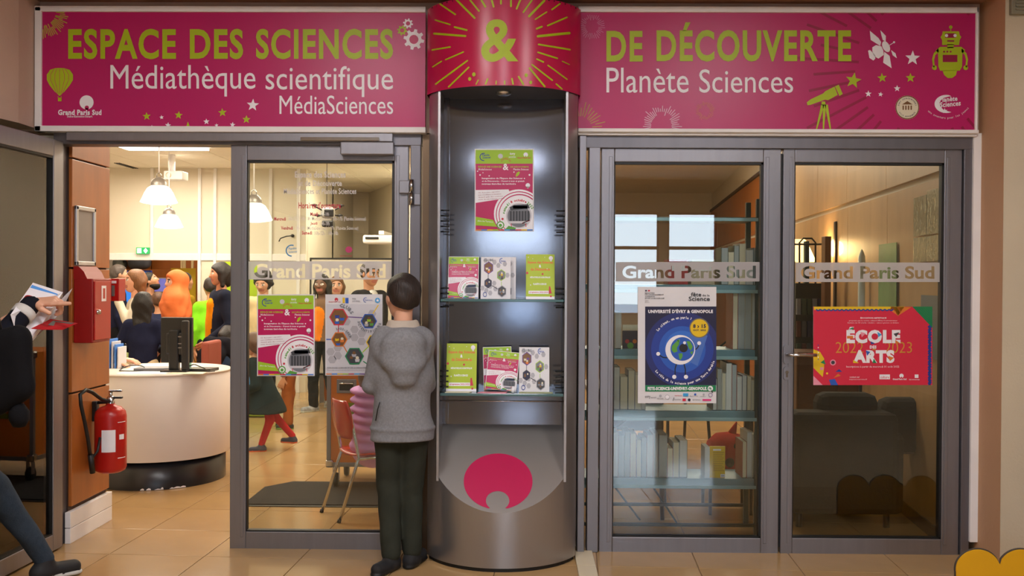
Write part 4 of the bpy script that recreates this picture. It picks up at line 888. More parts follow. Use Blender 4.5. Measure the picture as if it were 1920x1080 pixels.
c = at(548, 442, YBK1-.03); m = MB(); m.tube([c, c+Vector((-.06, -.06, -.01)), c+Vector((-.13, -.1, -.04)), c+Vector((-.15, -.1, -.08))], .008, BLACKP, 8); m.lathe([(.0, -.03), (.02, -.03), (.022, .0)], tuple(c+Vector((0, .03, 0))), BLACKP, 12, 'Y')
tag(m.build('wall_cable', None, None, tuple(c)), 'short black cable sticking out of the back wall', 'cable')
Yp = 5.2; c = at(715, 450, Yp); r = empty('short_throw_projector', tuple(c), 'white wall projector above the large screen', 'projector')
m = MB(); m.box(c.x-.17, c.x+.16, Yp-.2, Yp+.1, c.z-.045, c.z+.045, WHITE, .02); m.build('body', r); m = MB(); m.box(c.x-.14, c.x+.0, Yp-.21, Yp-.195, c.z+.0, c.z+.025, BLACKP, .004); m.build('lens', r)
m = MB(); m.box(c.x-.03, c.x+.03, Yp, 6.3, c.z+.06, c.z+.1, WHITE, .004); m.build('arm', r)
# interactive board with black frame
Yb = 6.4; a = at(583, 700, Yb); b = at(780, 487, Yb)
r = empty('whiteboard', ((a.x+b.x)/2, Yb, .8), 'large white board with thin black frame behind the people', 'whiteboard')
m = MB(); m.box(a.x, b.x, Yb, Yb+.04, a.z, b.z, CREAM, .004); m.build('board', r)
m = MB(); t = .018; m.box(a.x-t, a.x, Yb-.01, Yb+.04, a.z-t, b.z+t, BLACKP); m.box(b.x, b.x+t, Yb-.01, Yb+.04, a.z-t, b.z+t, BLACKP); m.box(a.x, b.x, Yb-.01, Yb+.04, b.z, b.z+t, BLACKP); m.box(a.x, b.x, Yb-.01, Yb+.04, a.z-t, a.z, BLACKP); m.build('frame', r)
m = MB(); m.box(a.x+.1, a.x+.16, Yb, Yb+.06, 0, a.z, ALU); m.box(b.x-.16, b.x-.1, Yb, Yb+.06, 0, a.z, ALU); m.build('stand', r)
# wall-mounted things on the wood wall
c = atx(150, 445, XW+.02); r = empty('snap_frame', (XW, c.y, c.z), 'empty aluminium poster frame on the orange wood wall', 'frame')
a = atx(121, 505, XW+.015); b = atx(180, 388, XW+.015); z0 = a.z; z1 = b.z+.0
a.y = max(a.y, .12); z0 = 1.565; z1 = 1.906
m = MB(); m.box(XW+.001, XW+.008, a.y+.02, b.y-.02, z0+.02, z1-.02, mat('grey backing card', rgb(140, 132, 128), .5)); m.build('backing', r)
m = MB(); t = .026
for (y0, y1, q0, q1) in ((a.y, a.y+t, z0, z1), (b.y-t, b.y, z0, z1), (a.y, b.y, z0, z0+t), (a.y, b.y, z1-t, z1)): m.box(XW+.001, XW+.018, y0, y1, q0, q1, mat('pale aluminium', rgb(185, 185, 190), .35, .6), .005)
m.build('border', r)
YO = -.09
r = empty('fire_hose_cabinet', (XW, .23, 1.12), 'red metal fire cabinet with lock on the wood wall', 'cabinet')
m = MB(); m.box(XW+.001, XW+.112, .115, .35, 1.125, 1.49, REDD, .006)
m.add([(XW+.001, .115, 1.488), (XW+.08, .115, 1.488), (XW+.06, .115, 1.53), (XW+.03, .115, 1.56), (XW+.001, .115, 1.56), (XW+.001, .35, 1.488), (XW+.08, .35, 1.488), (XW+.06, .35, 1.53), (XW+.03, .35, 1.56), (XW+.001, .35, 1.56)],
    [(0, 1, 2, 3, 4), (9, 8, 7, 6, 5), (0, 5, 6, 1), (1, 6, 7, 2), (2, 7, 8, 3), (3, 8, 9, 4)], REDD); m.build('body', r)
m = MB(); m.box(XW+.112, XW+.12, .125, .34, 1.14, 1.475, RED, .003); o = m.build('door', r)
m = MB(); m.lathe([(.0, .135), (.012, .135), (.014, .118)], (XW, .16, 1.30), CHROME, 14, 'X'); m.build('lock', o)
m = MB(); m.box(XW+.12, XW+.122, .21, .27, 1.36, 1.45, PWH); m.box(XW+.1215, XW+.1225, .225, .255, 1.375, 1.435, RED); m.build('notice', o)
r = empty('alarm_box', (XW, .6, 1.35), 'small red alarm box at the corner of the wood wall', 'alarm')
m = MB(); m.box(XW+.001, XW+.07, .36, .47, 1.36, 1.49, RED, .004); m.box(XW+.001, XW+.105, .49, .59, 1.355, 1.492, RED, .004); m.build('body', r)
m = MB(); m.box(XW+.05, XW+.08, .484, .49, 1.385, 1.45, mat('grey window', rgb(120, 115, 110), .2)); m.box(XW+.035, XW+.09, .484, .49, 1.462, 1.478, PWH); m.build('window', r)
# extinguisher
ec = Vector((XW+.105, .375, .345)); r = empty('fire_extinguisher', tuple(ec), 'red fire extinguisher hanging low on the orange wood wall', 'extinguisher')
m = MB(); m.lathe([(.001, .0), (.06, .0), (.083, .012), (.09, .03), (.09, .33), (.084, .36), (.06, .385), (.03, .395), (.022, .41)], tuple(ec), RED, 32); m.build('cylinder', r)
m = MB(); m.lathe([(.024, .40), (.024, .44), (.014, .45), (.001, .455)], tuple(ec), CHROME, 16); m.box(ec.x-.01, ec.x+.07, ec.y-.012, ec.y+.012, ec.z+.435, ec.z+.447, BLACKP, .003); m.box(ec.x-.01, ec.x+.07, ec.y-.01, ec.y+.01, ec.z+.475, ec.z+.487, CHROME, .003); m.tube([(ec.x, ec.y, ec.z+.43), (ec.x, ec.y, ec.z+.48)], .012, CHROME, 10); m.build('valve', r)
hz = ec.z
m = MB(); m.tube([(ec.x, ec.y-.02, hz+.42), (ec.x-.02, ec.y-.08, hz+.44), (ec.x-.04, ec.y-.16, hz+.49), (ec.x-.05, ec.y-.22, hz+.51), (ec.x-.06, ec.y-.27, hz+.49), (ec.x-.055, ec.y-.27, hz+.43), (ec.x-.05, ec.y-.23, hz+.32), (ec.x-.05, ec.y-.19, hz+.22), (ec.x-.05, ec.y-.16, hz+.12)], .011, BLACK, 10); m.build('hose', r)
m = MB(); m.tube([(ec.x-.05, ec.y-.16, hz+.13), (ec.x-.045, ec.y-.14, hz+.02)], .016, BLACK, 10); m.tube([(ec.x-.05, ec.y-.15, hz+.1), (ec.x-.03, ec.y-.11, hz+.14), (ec.x-.02, ec.y-.1, hz+.22)], .008, BLACK, 8); m.build('nozzle', r)
m = MB(); m.lathe([(.0912, .13), (.0912, .26)], tuple(ec), PWH, 8, 'Z', R(-100), R(-50)); m.build('instruction_label', r)
m = MB(); m.lathe([(.0912, .09), (.0912, .094)], tuple(ec), PWH, 8, 'Z', R(-42), R(-5)); m.lathe([(.0912, .30), (.0912, .304)], tuple(ec), PWH, 8, 'Z', R(-42), R(-5)); m.lathe([(.0912, .2), (.0912, .23)], tuple(ec), PWH, 4, 'Z', R(-36), R(-14)); m.build('printed_mark', r)['kind'] = 'stuff'
m = MB(); m.box(XW+.001, XW+.03, ec.y-.02, ec.y+.02, hz+.3, hz+.42, BLACKP, .004); m.tube([(XW+.02, ec.y, hz+.41), (ec.x, ec.y, hz+.415)], .01, BLACKP, 8); m.build('wall_hook', r)
# reception counter
cc = Vector((at(294, 700, 1.9).x, 1.93, 0)); CR = .52
r = empty('reception_counter', tuple(cc), 'round white reception counter with black chipped plinth', 'counter')
m = MB(); m.lathe([(CR-.002, .20), (CR, .205), (CR, .80), (CR-.004, .804)], tuple(cc), mat('warm white laminate', rgb(214, 206, 202), .45, 0, .02), 56); m.build('curved_front', r)
m = MB(); m.lathe([(.001, .80), (CR+.004, .80), (CR+.004, .815), (.001, .815)], tuple(cc), mat('white worktop', rgb(220, 214, 208), .4), 56); m.build('worktop', r)
m = MB(); m.lathe([(CR-.03, 0), (CR-.03, .20), (.001, .20)], tuple(cc), mat('black laminate plinth', rgb(28, 28, 34), .3), 56); m.build('plinth', r)
m = MB(); rd = random.Random(3)
for q in (-82, -77, -70, -66.5, -59, -55, -50):
    wq = rd.uniform(1.2, 3.4); h = rd.uniform(.010, .022)
    m.add([(cc.x+(CR-.0285)*math.cos(R(q+wq*k)), cc.y+(CR-.0285)*math.sin(R(q+wq*k)), z) for k, z in ((-1, .003), (1, .003), (.8, h*.8), (.1, h), (-.6, h*.6))], [(0, 1, 2, 3, 4)], PWH)
m.build('chipped_patch', r)['kind'] = 'stuff'
zt = .816
c = at(331, 700, 1.72); r = empty('computer_monitor', (c.x, 1.75, zt), 'black computer monitor seen from behind on the white counter', 'monitor')
sc = F/(CAM_D+1.75); x0, x1 = at(302, 600, 1.75).x, at(361, 600, 1.75).x; zb, ztp = Z(700, 330, 1.75), Z(595, 330, 1.75)
m = MB(); m.box(x0, x1, 1.74, 1.78, zt+.06, ztp, BLACKP, .008); m.box(x0+.05, x1-.05, 1.70, 1.745, zt+.12, zt+.28, BLACKP, .015); m.build('screen_back', r)
m = MB(); m.box((x0+x1)/2-.04, (x0+x1)/2+.03, 1.69, 1.745, zt+.01, zt+.3, BLACKP, .008); m.build('stand', r); m = MB(); m.box(x1-.05, x1+.0, 1.65, 1.70, zt+.01, ztp-.02, BLACKP, .01); m.build('slim_computer', r)
m = MB(); m.box(x0+.04, x1+.0, 1.62, 1.84, zt, zt+.014, BLACKP, .004); m.build('foot', r)
m = MB()
for z in (.12, .15, .20): m.box(x1-.11, x1-.05, 1.694, 1.70, zt+z+.05, zt+z+.056, ALU)
m.build('port_label', r)['kind'] = 'stuff'
def desk_item(name, label, cat, x0, x1, y0, y1, h, mt, rot=0, b=.002):
    c = Vector(((x0+x1)/2, (y0+y1)/2, zt)); m = MB(); m.box(-(x1-x0)/2, (x1-x0)/2, -(y1-y0)/2, (y1-y0)/2, 0, h, mt, b)
    o = m.build(name); o.location = c; o.rotation_euler = (0, 0, R(rot)); return tag(o, label, cat)
def dx(px, Y): return at(px, 700, Y).x
desk_item('paper_sheet', 'white paper lying at the front left of the counter', 'paper', dx(228, 1.6), dx(318, 1.6), 1.50, 1.68, .002, PWH, 0)
desk_item('keyboard', 'grey keyboard behind the papers on the counter', 'keyboard', dx(262, 1.85), dx(330, 1.85), 1.72, 1.9, .02, PMID, 6)
desk_item('keyboard', 'dark keyboard at the right side of the counter', 'keyboard', dx(355, 1.8), dx(405, 1.8), 1.70, 1.86, .02, BLACKP, -5)
desk_item('paper_sheet', 'sheet of paper under the dark monitor foot on the counter', 'paper', dx(320, 1.6), dx(385, 1.6), 1.52, 1.66, .002, PCRM, 3)
m = MB(); c0 = Vector((dx(246, 1.7), 1.72, zt+.006)); m.tube([c0+Vector((.09*math.cos(t), .07*math.sin(t), .03*max(0, math.sin(t)))) for t in [.3*i for i in range(21)]], .004, BLACKP, 6); tag(m.build('cable', None, None, tuple(c0)), 'black cable coiled on the left of the counter', 'cable')
m = MB(); c0 = Vector((dx(372, 1.7), 1.66, zt+.006)); m.tube([c0+Vector((-.12+.03*i, .05*math.sin(i*.9), .05*math.sin(i*.42) if i < 7 else 0)) for i in range(9)], .004, BLACKP, 6); tag(m.build('cable', None, None, tuple(c0)), 'black cable looping right of the monitor', 'cable')
m = MB(); c0 = (dx(337, 1.85), 2.0, zt); m.lathe([(.001, 0), (.035, 0), (.038, .12), (.034, .12), (.033, .01), (.001, .01)], c0, mat('pale green plastic', rgb(120, 180, 160), .3), 20); tag(m.build('cup', None, None, c0), 'pale green cup behind the monitor', 'cup')
rk = empty('leaflet_rack', (at(217, 660, 1.95).x, 1.95, zt), 'clear stand of pale leaflets at the left end of the counter', 'rack')
cX = at(216, 660, 1.95).x
for k in range(4):
    m = MB(); m.box(cX-.03+k*.022, cX-.02+k*.022, 1.9, 2.05, zt, zt+.22-.02*k, PLG if k % 2 else PBL3, .002); m.build('leaflet', rk)
# black door mat
a = atz(462, 948, .0); b = atz(520, 905, 0)
m = MB(); m.prism([(a.x-.02, a.y), (a.x+1.3, a.y), (a.x+1.2, b.y), (a.x+.14, b.y), (a.x-.02, b.y-.2)], .0, .012, axis='Z')
r = empty('door_mat', (a.x+.8, (a.y+b.y)/2, 0), 'black entrance mat on the tan floor behind the glass door', 'mat'); m.build('carpet', r, mat('black mat pile', rgb(22, 21, 24), .95, 0, .3, 200, bump=.5, bscale=300))
m = MB(); m.box(a.x-.04, a.x+1.3, a.y-.03, a.y, 0, .006, BLACK, .002); m.build('rubber_edge', r); m = MB(); m.box(a.x+.12, a.x+1.2, b.y, b.y+.03, 0, .006, BLACK, .002); m.build('rubber_edge', r)
# flight case on castors
Yc = 1.55; a = at(612, 862, Yc); b = at(700, 640, Yc)
b.z = .96; x0, x1 = a.x, a.x+.75; zb = .16
r = empty('flight_case', ((x0+x1)/2, Yc+.3, 0), 'orange flight case on castors behind the red chair', 'case')
FO = mat('orange laminated case panel', rgb(206, 112, 26), .5)
m = MB(); m.box(x0+.01, x1-.01, Yc+.01, Yc+.55, zb+.01, b.z-.01, FO, .004); m.build('body', r)
m = MB(); t = .03
for (q0, q1, w0, w1) in ((x0, x0+t, zb, b.z), (x1-t, x1, zb, b.z), (x0, x1, zb, zb+t), (x0, x1, b.z-t, b.z)): m.box(q0, q1, Yc-.002, Yc+.03, w0, w1, ALU, .004)
m.box(x0-.002, x0+.03, Yc, Yc+.56, zb, zb+t, ALU); m.build('edge_profile', r)
for (cx_, cz_) in ((x0, zb), (x0, b.z-.05)):
    m = MB(); m.box(cx_-.006, cx_+.05, Yc-.012, Yc+.05, cz_-.006, cz_+.05, CHROME, .012); m.build('corner_cap', r)
hx, hz_ = at(650, 722, Yc).x, Z(724, 650, Yc)
m = MB(); m.box(hx-.07, hx+.07, Yc-.008, Yc, hz_-.05, hz_+.05, ALU, .006); o = m.build('handle_dish', r); m = MB(); m.box(hx-.05, hx+.05, Yc-.010, Yc-.006, hz_-.03, hz_+.03, BLACK, .004); m.tube([(hx-.05, Yc-.02, hz_+.02), (hx+.05, Yc-.02, hz_+.02)], .007, CHROME, 8); m.build('handle', o)
gx = at(640, 770, Yc).x; m = MB(); m.box(gx, gx+.42, Yc-.004, Yc, Z(795, 640, Yc), Z(755, 640, Yc), mat('olive label', rgb(110, 125, 30), .5)); o = m.build('label_plate', r)
pr = Print(planeY(Yc-.0045)); pr.text('MÉDIATHÈQUE', 630, 761, 700, 773, PLG, .04); pr.text('SCIENTIFIQUE', 640, 778, 705, 787, PRTXT, .04); pr.build('lettering', o)
for xx in (x0+.06, x1-.06):
    for yy in (Yc+.06, Yc+.48):
        m = MB(); m.lathe([(.001, -.015), (.05, -.015), (.055, 0), (.05, .015), (.001, .015)], (xx, yy, .055), BLACK, 20, 'X'); m.box(xx-.022, xx-.018, yy-.02, yy+.02, .055, zb, ALU); m.box(xx+.018, xx+.022, yy-.02, yy+.02, .055, zb, ALU); m.box(xx-.03, xx+.03, yy-.03, yy+.03, zb-.01, zb+.011, ALU); m.build('castor', r)
# things in the back opening
yo = 8.6
m = MB(); a = at(210, 800, yo); b = at(370, 505, yo); 
r = empty('storage_unit', ((a.x+b.x)/2, 9.0, 0), 'tall brown storage unit in the back opening under the bags', 'cupboard')
m = MB(); m.box(max(a.x-.3, -5.9), b.x-.4, 8.8, 9.15, 0, Z(505, 300, 8.8), WOODM, .006); m.build('body', r)
m = MB(); m.box(max(a.x-.2, -5.8), b.x-.5, 8.78, 8.8, .1, .7, WOODM, .004); m.build('door', r)
def screen(label, x0, y0, x1, y1, Y, frame, face, em=1.0):
    a = at(x0, y1, Y); b = at(x1, y0, Y); r = empty('display_screen', ((a.x+b.x)/2, Y, 0), label, 'screen')
    m = MB(); m.box(a.x, b.x, Y, Y+.05, a.z, b.z, frame, .006); m.build('bezel', r)
    m = MB(); t = (b.x-a.x)*.06; m.box(a.x+t, b.x-t, Y-.004, Y, a.z+t, b.z-t, face); m.build('display', r)
    m = MB(); m.tube([((a.x+b.x)/2, Y+.03, 0), ((a.x+b.x)/2, Y+.03, a.z)], .03, BLACKP, 10); m.box((a.x+b.x)/2-.1, (a.x+b.x)/2+.1, Y-.1, Y+.2, 0, .03, BLACKP, .006); m.build('stand', r)
screen('bright blue screen behind the people at the back', 230, 507, 283, 570, 8.2, PBLUE, mat('lit blue display', rgb(40, 120, 215), .3, emit=.9))
screen('pale violet screen beside the orange headscarf', 283, 521, 312, 548, 8.35, PGR, mat('lit violet display', rgb(110, 110, 190), .3, emit=.7))
r = screen  # roll-up banners
def banner(label, x0, y0, x1, y1, Y, m_, extra=None):
    a = at(x0, y1, Y); b = at(x1, y0, Y); z0 = .04; r = empty('rollup_banner', ((a.x+b.x)/2, Y, 0), label, 'banner')
    m = MB(); m.box(a.x, b.x, Y, Y+.01, z0, b.z, m_); m.build('fabric', r); m = MB(); m.box(a.x-.02, b.x+.02, Y-.06, Y+.08, 0, z0+.04, ALU, .01); m.build('base', r)
    m = MB(); m.tube([((a.x+b.x)/2, Y+.03, .05), ((a.x+b.x)/2, Y+.03, b.z)], .01, ALU, 8); m.build('pole', r)
    if extra: extra(r)
YELB = mat('mustard yellow banner', rgb(196, 164, 14), .6); LIMB = mat('lime green banner', rgb(170, 200, 20), .6)
banner('mustard yellow banner behind the orange headscarf', 320, 503, 367, 640, 7.9, YELB)
banner('lime green banner right of the woman in the dark jacket', 414, 491, 482, 690, 6.6, LIMB)
for (label, x, w_, h, c) in (('grey duffel bag on top of the back cupboard', 262, 40, .22, mat('grey canvas', rgb(92, 96, 104), .8)), ('patterned black and white bag on the back cupboard', 222, 32, .16, mat('patterned cloth', rgb(120, 125, 118), .8, 0, .5, 12))):
    Y = 8.95; a = at(x-w_/2, 500, Y).x; b = at(x+w_/2, 500, Y).x; z = Z(505, 300, 8.8); r_ = empty('duffel_bag', ((a+b)/2, Y, z), label, 'bag')
    m = MB(); m.lathe([(.001, a), (h*.35, a+.01), (h*.5, a+.06), (h*.52, (a+b)/2), (h*.45, b-.06), (h*.3, b-.01), (.001, b)], (0, Y, z+h*.48), c, 16, 'X'); m.build('body', r_)
    m = MB(); m.tube([((a+b)/2-.12, Y-h*.4, z+h*.6), ((a+b)/2-.08, Y-h*.35, z+h*1.1), ((a+b)/2+.08, Y-h*.35, z+h*1.1), ((a+b)/2+.12, Y-h*.4, z+h*.6)], .012, RED if x > 250 else BLACK, 8); m.build('strap', r_)
for px in (341, 346, 361):
    m = MB(); p = at(px, 495, 8.9); m.box(p.x-.015, p.x+.015, 8.88, 8.92, 0, Z(488, 300, 8.9), mat('pale pole wood', rgb(205, 180, 130), .6), .004); tag(m.build('wooden_pole', None, None, (p.x, 8.9, 0)), 'slim pale wooden pole above the yellow banner, %s' % {341: 'leftmost of the three', 346: 'middle of the three', 361: 'rightmost of the three'}[px], 'pole')
# low red box bench right of the counter
p0b = at(376, 690, 3.4); BRK = mat('brick red upholstery', rgb(140, 66, 50), .7); r_ = empty('armchair', (p0b.x, 3.6, 0), 'brick red chair right of the counter in front of the woman in navy', 'chair')
m = MB(); m.box(p0b.x, p0b.x+.07, 3.4, 3.8, .42, .92, BRK, .02); m.build('backrest', r_); m = MB(); m.box(p0b.x-.36, p0b.x, 3.4, 3.8, .40, .45, BRK, .02); m.build('seat', r_)
for (xx, yy) in ((-.33, 3.43), (-.33, 3.77), (.04, 3.43), (.04, 3.77)): m = MB(); m.tube([(p0b.x+xx, yy, 0), (p0b.x+xx, yy, .43)], .013, CHROME, 8); m.build('leg', r_)
# blue and green floor cushions behind the glass door
m = MB(); p = at(430, 740, 5.4); m.box(p.x-.2, p.x+.35, 5.4, 5.9, 0, .42, mat('sky blue vinyl', rgb(40, 130, 200), .5), .06); tag(m.build('floor_cushion', None, None, (p.x, 5.6, 0)), 'sky blue block cushion on the floor behind the counter', 'cushion')
m = MB(); p = at(470, 745, 5.2); m.box(p.x-.1, p.x+.22, 5.1, 5.5, 0, .2, mat('apple green vinyl', rgb(150, 190, 60), .5), .05); tag(m.build('floor_cushion', None, None, (p.x, 5.3, 0)), 'apple green block cushion beside the walking girl', 'cushion')
# ---------------------------------------------------------------- library room (right)
A_ = Vector((2.40, .12, 0)); B_ = Vector((3.87, 15, 0)); WD = (B_-A_).normalized(); WN = Vector((-WD.y, WD.x, 0))
H2 = 3.3
m = MB(); q = [A_, B_, B_-WN*.1, A_-WN*.1]; m.prism([(p.x, p.y) for p in q], 0, H2, axis='Z')
wlib = struct('wall_library', m, CREAM, 'right wall of the library room with tan wood panels')
def wallbox(mb, s0, s1, z0, z1, th, m_, off=0.0):
    a = A_+WD*s0+WN*off; b = A_+WD*s1+WN*off; c = b+WN*th; d = a+WN*th
    mb.prism([(p.x, p.y) for p in (a, b, c, d)], z0, z1, m_, axis='Z')
cuts = [0, 1.3, 2.5, 3.7, 4.9, 6.1, 7.3, 8.5, 9.7, 10.9, 12.1, 13.3, 14.9]
for i in range(len(cuts)-1):
    for z0, z1 in ((.08, 2.10), (2.14, 2.90)):
        m = MB(); wallbox(m, cuts[i]+.003, cuts[i+1]-.003, z0, z1, .02 if z0 < 1 else .03, WOODL if i < 6 else WOODM); m.build('wood_panel', wlib)
m = MB(); wallbox(m, 0, 14.9, 2.905, 2.95, .05, DKWOOD); m.build('rail', wlib)
m = MB(); wallbox(m, 0, 14.9, 0, .08, .03, DKWOOD); m.build('skirting', wlib)
m = MB(); m.box(-.3, 5.0, 15.0, 15.1, 0, H2); struct('wall_library_back', m, CREAM, 'far wall of the library room')
m = MB(); m.box(-.3, 5.0, .12, 15.1, H2, H2+.1); struct('ceiling_library', m, CREAMC, 'pale ceiling of the library room')
m = MB(); m.box(-.24, -.14, .1, 15.0, 0, H2); m.box(-.24, X(1100), .11, .16, 0, H2); struct('wall_divider', m, CREAM, 'cream divider wall between the two rooms behind the steel column')
# steel blue shelving right behind the glass door
YS = .36; SD = .30
BLU = mat('steel blue painted metal', rgb(98, 140, 156), .35, .2, .04)
BLUD = mat('dark teal painted metal', rgb(40, 66, 70), .4, .2, .04)
sx0 = X(1120, YS)-.25; sx1 = X(1427, YS)
su = empty('shelving_unit', ((sx0+sx1)/2, YS+SD/2, 0), 'steel blue open shelving unit directly behind the right pair of doors', 'shelving')
shelfz = {}
for nm, py, th in (('top', 410, .02), ('s540', 541, .045), ('s665', 664, .055), ('s780', 779, .055), ('s905', 906, .055)):
    z = Z(py, 1290, YS); shelfz[nm] = z+th/2
    m = MB(); m.box(sx0, sx1-.031, YS, YS+SD, z-th/2, z+th/2, BLU if nm != 'top' else BLUD, .003); m.box(sx0, sx1-.02, YS-.006, YS, z-th/2-.004, z-th/2+.016, mat('pale blue lip', rgb(150, 188, 200), .35, .2), .002)
    m.build('shelf', su)
for py in (968, 984):
    m = MB(); z = Z(py, 1290, YS); m.tube([(sx0, YS+(.0 if py > 975 else SD), z), (sx1-.02, YS+(.0 if py > 975 else SD), z)], .011, BLUD, 10); m.build('lower_rail', su)
for yy in (YS, YS+SD-.03):
    m = MB(); m.box(sx1-.03, sx1, yy, yy+.03, 0, 1.98, BLUD, .003); m.build('upright', su)
    m = MB(); m.box(sx0, sx0+.03, yy, yy+.03, 0, 1.98, BLUD, .003); m.build('upright', su)
def brace(px0, py0, px1, py1):
    m = MB(); m.tube([at(px0, py0, YS+SD+.01), at(px1, py1, YS+SD+.01)], .006, BLUD, 8); m.build('cross_brace', su)
brace(1290, 700, 1428, 585); brace(1140, 815, 1290, 690); brace(1150, 800, 1285, 1005); brace(1120, 870, 1200, 975)
bk_n = 0
COVERS = [rgb(200, 198, 190), rgb(170, 190, 205), rgb(60, 80, 110), rgb(190, 180, 150), rgb(150, 60, 50), rgb(215, 215, 210), rgb(90, 110, 100)]
PAGES = [mat('book pages cream', rgb(220, 214, 190), .8, 0, .05, 4, stretch=(60, 1, .2)), mat('book pages white', rgb(214, 218, 218), .8, 0, .05, 4, stretch=(60, 1, .2)), mat('book pages grey', rgb(170, 180, 184), .8, 0, .05, 4, stretch=(60, 1, .2))]
rb = random.Random(11)
ordw = ['first', 'second', 'third', 'fourth', 'fifth', 'sixth', 'seventh', 'eighth', 'ninth', 'tenth', 'eleventh', 'twelfth', 'thirteenth', 'fourteenth', 'fifteenth', 'sixteenth']
def book(x, w_, h, z, lab, grp, lean=0, cover=None, pages=None, y=None, d=.19):
    r = empty('book', (x+w_/2, (y or YS+.03), z), lab, 'book', grp)
    c = mat('book cover %d' % rb.randrange(7), (1, 1, 1, 1)) if False else None
    ci = rb.randrange(7); cm = cover or mat('book cover %d' % ci, COVERS[ci], .5); pg = pages or rb.choice(PAGES)
    y0 = y or YS+.03; t = min(.0025, w_*.12)
    m = MB(); m.box(x, x+t, y0-.002, y0+d, z, z+h, cm); m.box(x+w_-t, x+w_, y0-.002, y0+d, z, z+h, cm); m.box(x, x+w_, y0+d-.003, y0+d, z, z+h, cm); m.build('cover', r)
    m = MB(); m.box(x+t, x+w_-t, y0+.001, y0+d-.003, z+.003, z+h-.003, pg); m.build('pages', r)
    if lean: r.rotation_euler = (0, R(lean), 0)
    return r
def row(shelf, px0, px1, hs, rowname, wr=(9, 15)):
    z = shelfz[shelf]; x = X(px0, YS+.03); xe = X(px1, YS+.03); i = 0; sc = F/(CAM_D+YS+.03)
    while x < xe-.015:
        w_ = rb.uniform(*wr)/sc; w_ = min(w_, xe-x); h = hs[i % len(hs)]/sc
        book(x, w_-.001, h, z, '%s book from the left %s' % (ordw[i % 16], rowname), rowname_group.setdefault(rowname, 'books '+rowname)); x += w_; i += 1
rowname_group = {}
row('s905', 1150, 1236, [84, 78, 86, 82, 70, 74, 80], 'at left end of the lowest book shelf')
row('s905', 1238, 1294, [80, 55, 66, 70, 72], 'in the middle of the lowest shelf', (11, 18))
row('s905', 1394, 1421, [68, 86, 82], 'at the right end of the lowest shelf', (8, 11))
x = X(1324, YS+.03); yb = empty('book', (x, YS+.03, shelfz['s905']), 'yellow covered book turned sideways on the lowest shelf', 'book')
m = MB(); x1_ = X(1362, YS+.03); z = shelfz['s905']; h = .185; m.box(x+.028, x1_, YS+.03, YS+.045, z, z+h, mat('yellow book cover', rgb(216, 180, 20), .5)); m.build('cover', yb)
m = MB(); m.box(x, x+.028, YS+.03, YS+.16, z, z+h-.004, PAGES[1]); m.build('pages', yb)
pr = Print(planeY(YS+.0295))
for i in range(11): pr.rect(1337, 848+i*3.4, 1358-(i*7 % 5), 849+i*3.4, mat('print brown line', rgb(150, 120, 20), .6))
pr.rect(1337, 842, 1352, 845, PWH); pr.rect(1351, 889, 1359, 895, PWH); pr.up()
for i in range(6): pr.rect(1352+i*1.1, 890, 1352.5+i*1.1, 894, PBLK)
pr.build('back_print', yb)
row('s780', 1152, 1212, [80, 62, 74, 66, 60], 'on the shelf below the blue poster, left part')
row('s780', 1338, 1424, [60, 78, 70, 89, 86, 64, 66, 64, 56], 'on the shelf below the blue poster, right part', (8, 13))
row('s665', 1374, 1422, [120, 116, 118, 112, 110], 'right beside the blue poster', (10, 14))
row('s665', 1154, 1166, [70], 'beside the picture album at the far left')
row('s540', 1352, 1424, [70, 62, 74, 78, 66, 70], 'on the upper shelf behind the frosted strip', (9, 14))
z = shelfz['s665']; m = MB(); xa, xb = X(1168, YS+.05), X(1196, YS+.05)
r = empty('book', ((xa+xb)/2, YS+.05, z), 'dark picture album with a colourful cover at the left of the middle shelf', 'book')
m.box(xa, xb, YS+.05, YS+.07, z, z+.105, PNAVY); m.box(xa, xb, YS+.05, YS+.07, z+.108, z+.14, PAGES[0]); m.build('cover', r)
pr = Print(planeY(YS+.0495)); pr.circle(1182, 648, 6, PTREE); pr.circle(1190, 640, 4, PORG); pr.circle(1176, 640, 4, PRTXT); pr.build('cover_print', r)
# two red and white boxes high on the shelf
for k, (a, b, y0, y1, c, lab) in enumerate(((1253, 1290, 478, 530, mat('red archive box', rgb(170, 40, 44), .5), 'red and white archive box on the upper shelf'), (1296, 1340, 480, 530, mat('beige archive box', rgb(190, 176, 150), .6), 'beige archive box on the upper shelf'))):
    m = MB(); z = shelfz['s540']+.001; m.box(X(a, YS+.06), X(b, YS+.06), YS+.06, YS+.26, z, z+.15, c, .003); r_ = empty('archive_box', (X((a+b)/2, YS+.1), YS+.16, z), lab, 'box'); m.build('body', r_)
    m = MB(); m.box(X(a, YS+.06)+.02, X(b, YS+.06)-.02, YS+.056, YS+.06, z+.08, z+.12, PWH); m.build('label', r_)
